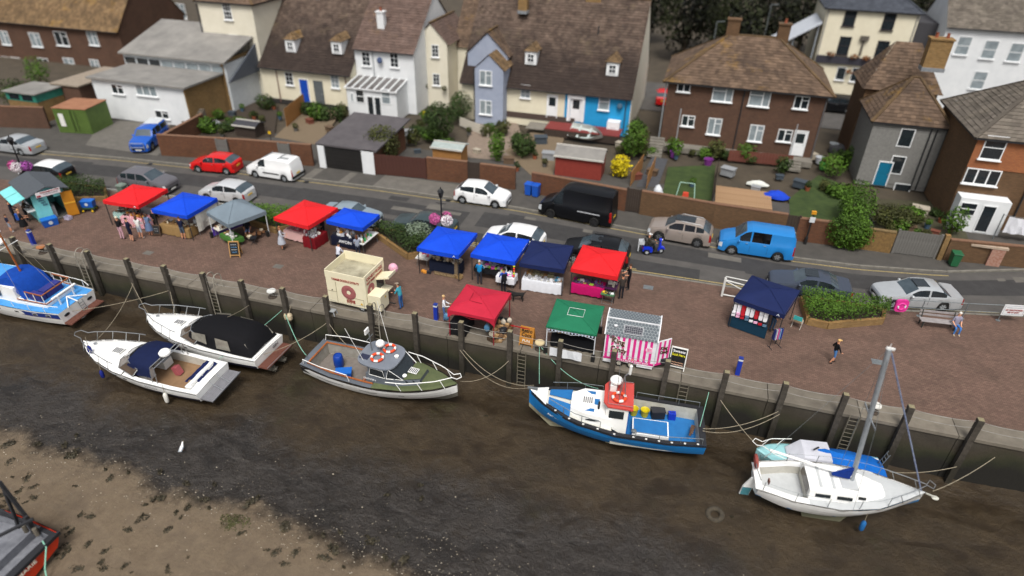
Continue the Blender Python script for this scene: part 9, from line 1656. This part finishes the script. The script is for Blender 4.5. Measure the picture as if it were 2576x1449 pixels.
rope('white stern rope of the fishing boat, upper one', (PX[17], Y_, -.4), (2.85, 24.3, -.6), .35); rope('white stern rope of the fishing boat, lower one', (PX[17]+.1, Y_, -.55), (2.85, 24.2, -.65), .55); rope('rope from quay down to the small turquoise boat bow', (PX[16], Y_, -.4), (5.5, 24.5, -1.2), .1); rope('rope from sailing boat bow to the quay wall', (12.5, 23.3, -.5), (15.9, 26.6, -.75), .25); rope('rope from small boat stern across the mud to the wall', (11.4, 25.0, -1.5), (PX[20], 26.4, -1.6), .2); rope('green rope from fishing boat stern up to the quay', (2.9, 25.9, .35), (2.7, 24.4, -.6), .1, ROPEG); rope('thin shore line over the cruisers hood', (PX[7]-.2, Y_, -.2), (-22.6, 22.3, -1.0), .1, ROPEG, .014)
q = G(1797, 1300, -2.4); t = thing('old_tyre', 'old tyre half sunk in the mud', 'tyre', (q.x, q.y, mudz(q.x, q.y)-.02), .3); t.rotation_euler = (.15, -.1, 0); MB().torus((0, 0, .05), .3, .12, n=22, k=8).build('tyre', mat('tyre_muddy', '2a2620', '4a4234', r=.9, sc_=8), t, 60)
WM = mat('seaweed', '2c2a1e', '3c3422', r=.8, tint=.4, sc_=6); wv = []
for i in range(6):
    lb, tv = leaves(70, (0, 0, .02), (.34, .2, .05), .07, 200+i, shell=.1, lump=.8); wv.append(lb.mesh('seaweed', WM, tv=tv))
R = random.Random(21); k = 0; pm_ = []
while k < 95:
    x, y = (R.uniform(0, 1050), R.uniform(1090, 1449)) if k < 80 else (R.uniform(0, 2500), R.uniform(900, 1449)); q = G(x, y, -2.3)
    if k < 80 and q.y > pw(DK_BOT, q.x)+.2: continue
    o = place('seaweed_clump', wv[k % 6], None, (q.x, q.y, mudz(q.x, q.y)+(.1 if k < 80 else -.02)), R.uniform(0, 6)); s = R.uniform(.35, 1.25) if k < 80 else R.uniform(.3, .7); o.scale = (s, s, .8); tag(o, 'dark clump of seaweed lying on the bare creek bed', 'seaweed', 'seaweed clumps'); k += 1
b = MB(); oct_ = [(1, 0, 0), (0, 1, 0), (-1, 0, 0), (0, -1, 0), (0, 0, .7)]
for i in range(3200):
    x = R.uniform(-60, 2576); y = R.uniform(900, 1460) if i % 4 == 0 else (1130+.28*x+R.gauss(0, 55)); q = G(x, min(y, 1470), -2.3)
    if q.y > 25.5: continue
    s = R.uniform(.012, .04)*(1.6 if R.random() < .08 else 1); z = mudz(q.x, q.y)+(.12 if q.y < pw(DK_BOT, q.x) else -.05); an = R.uniform(0, 6); b.add([(q.x+(u*cos(an)-v*sin(an))*s, q.y+(u*sin(an)+v*cos(an))*s*.7, z+w_*s) for u, v, w_ in oct_], [[0, 1, 4], [1, 2, 4], [2, 3, 4], [3, 0, 4]], 0 if R.random() < .6 else 1)
tag(b.build('pebbles', [pl('6d6558', .9), pl('a59c8c', .9)]), 'pebbles and shells strewn over the mud', kind='stuff')
lb, tv = leaves(900, (0, 0, 0), (.95, .55, .1), .05, 77, shell=.05, lump=.5); q = G(590, 1320, -2.2); tag(lb.build('weed_mat', mat('weed_olive', '35361c', '4a4a28', r=.9, tint=.3), None, tv=tv, loc=(q.x, q.y, mudz(q.x, q.y)+.1)), 'flat olive mat of weed on the sandy mud', 'weed')
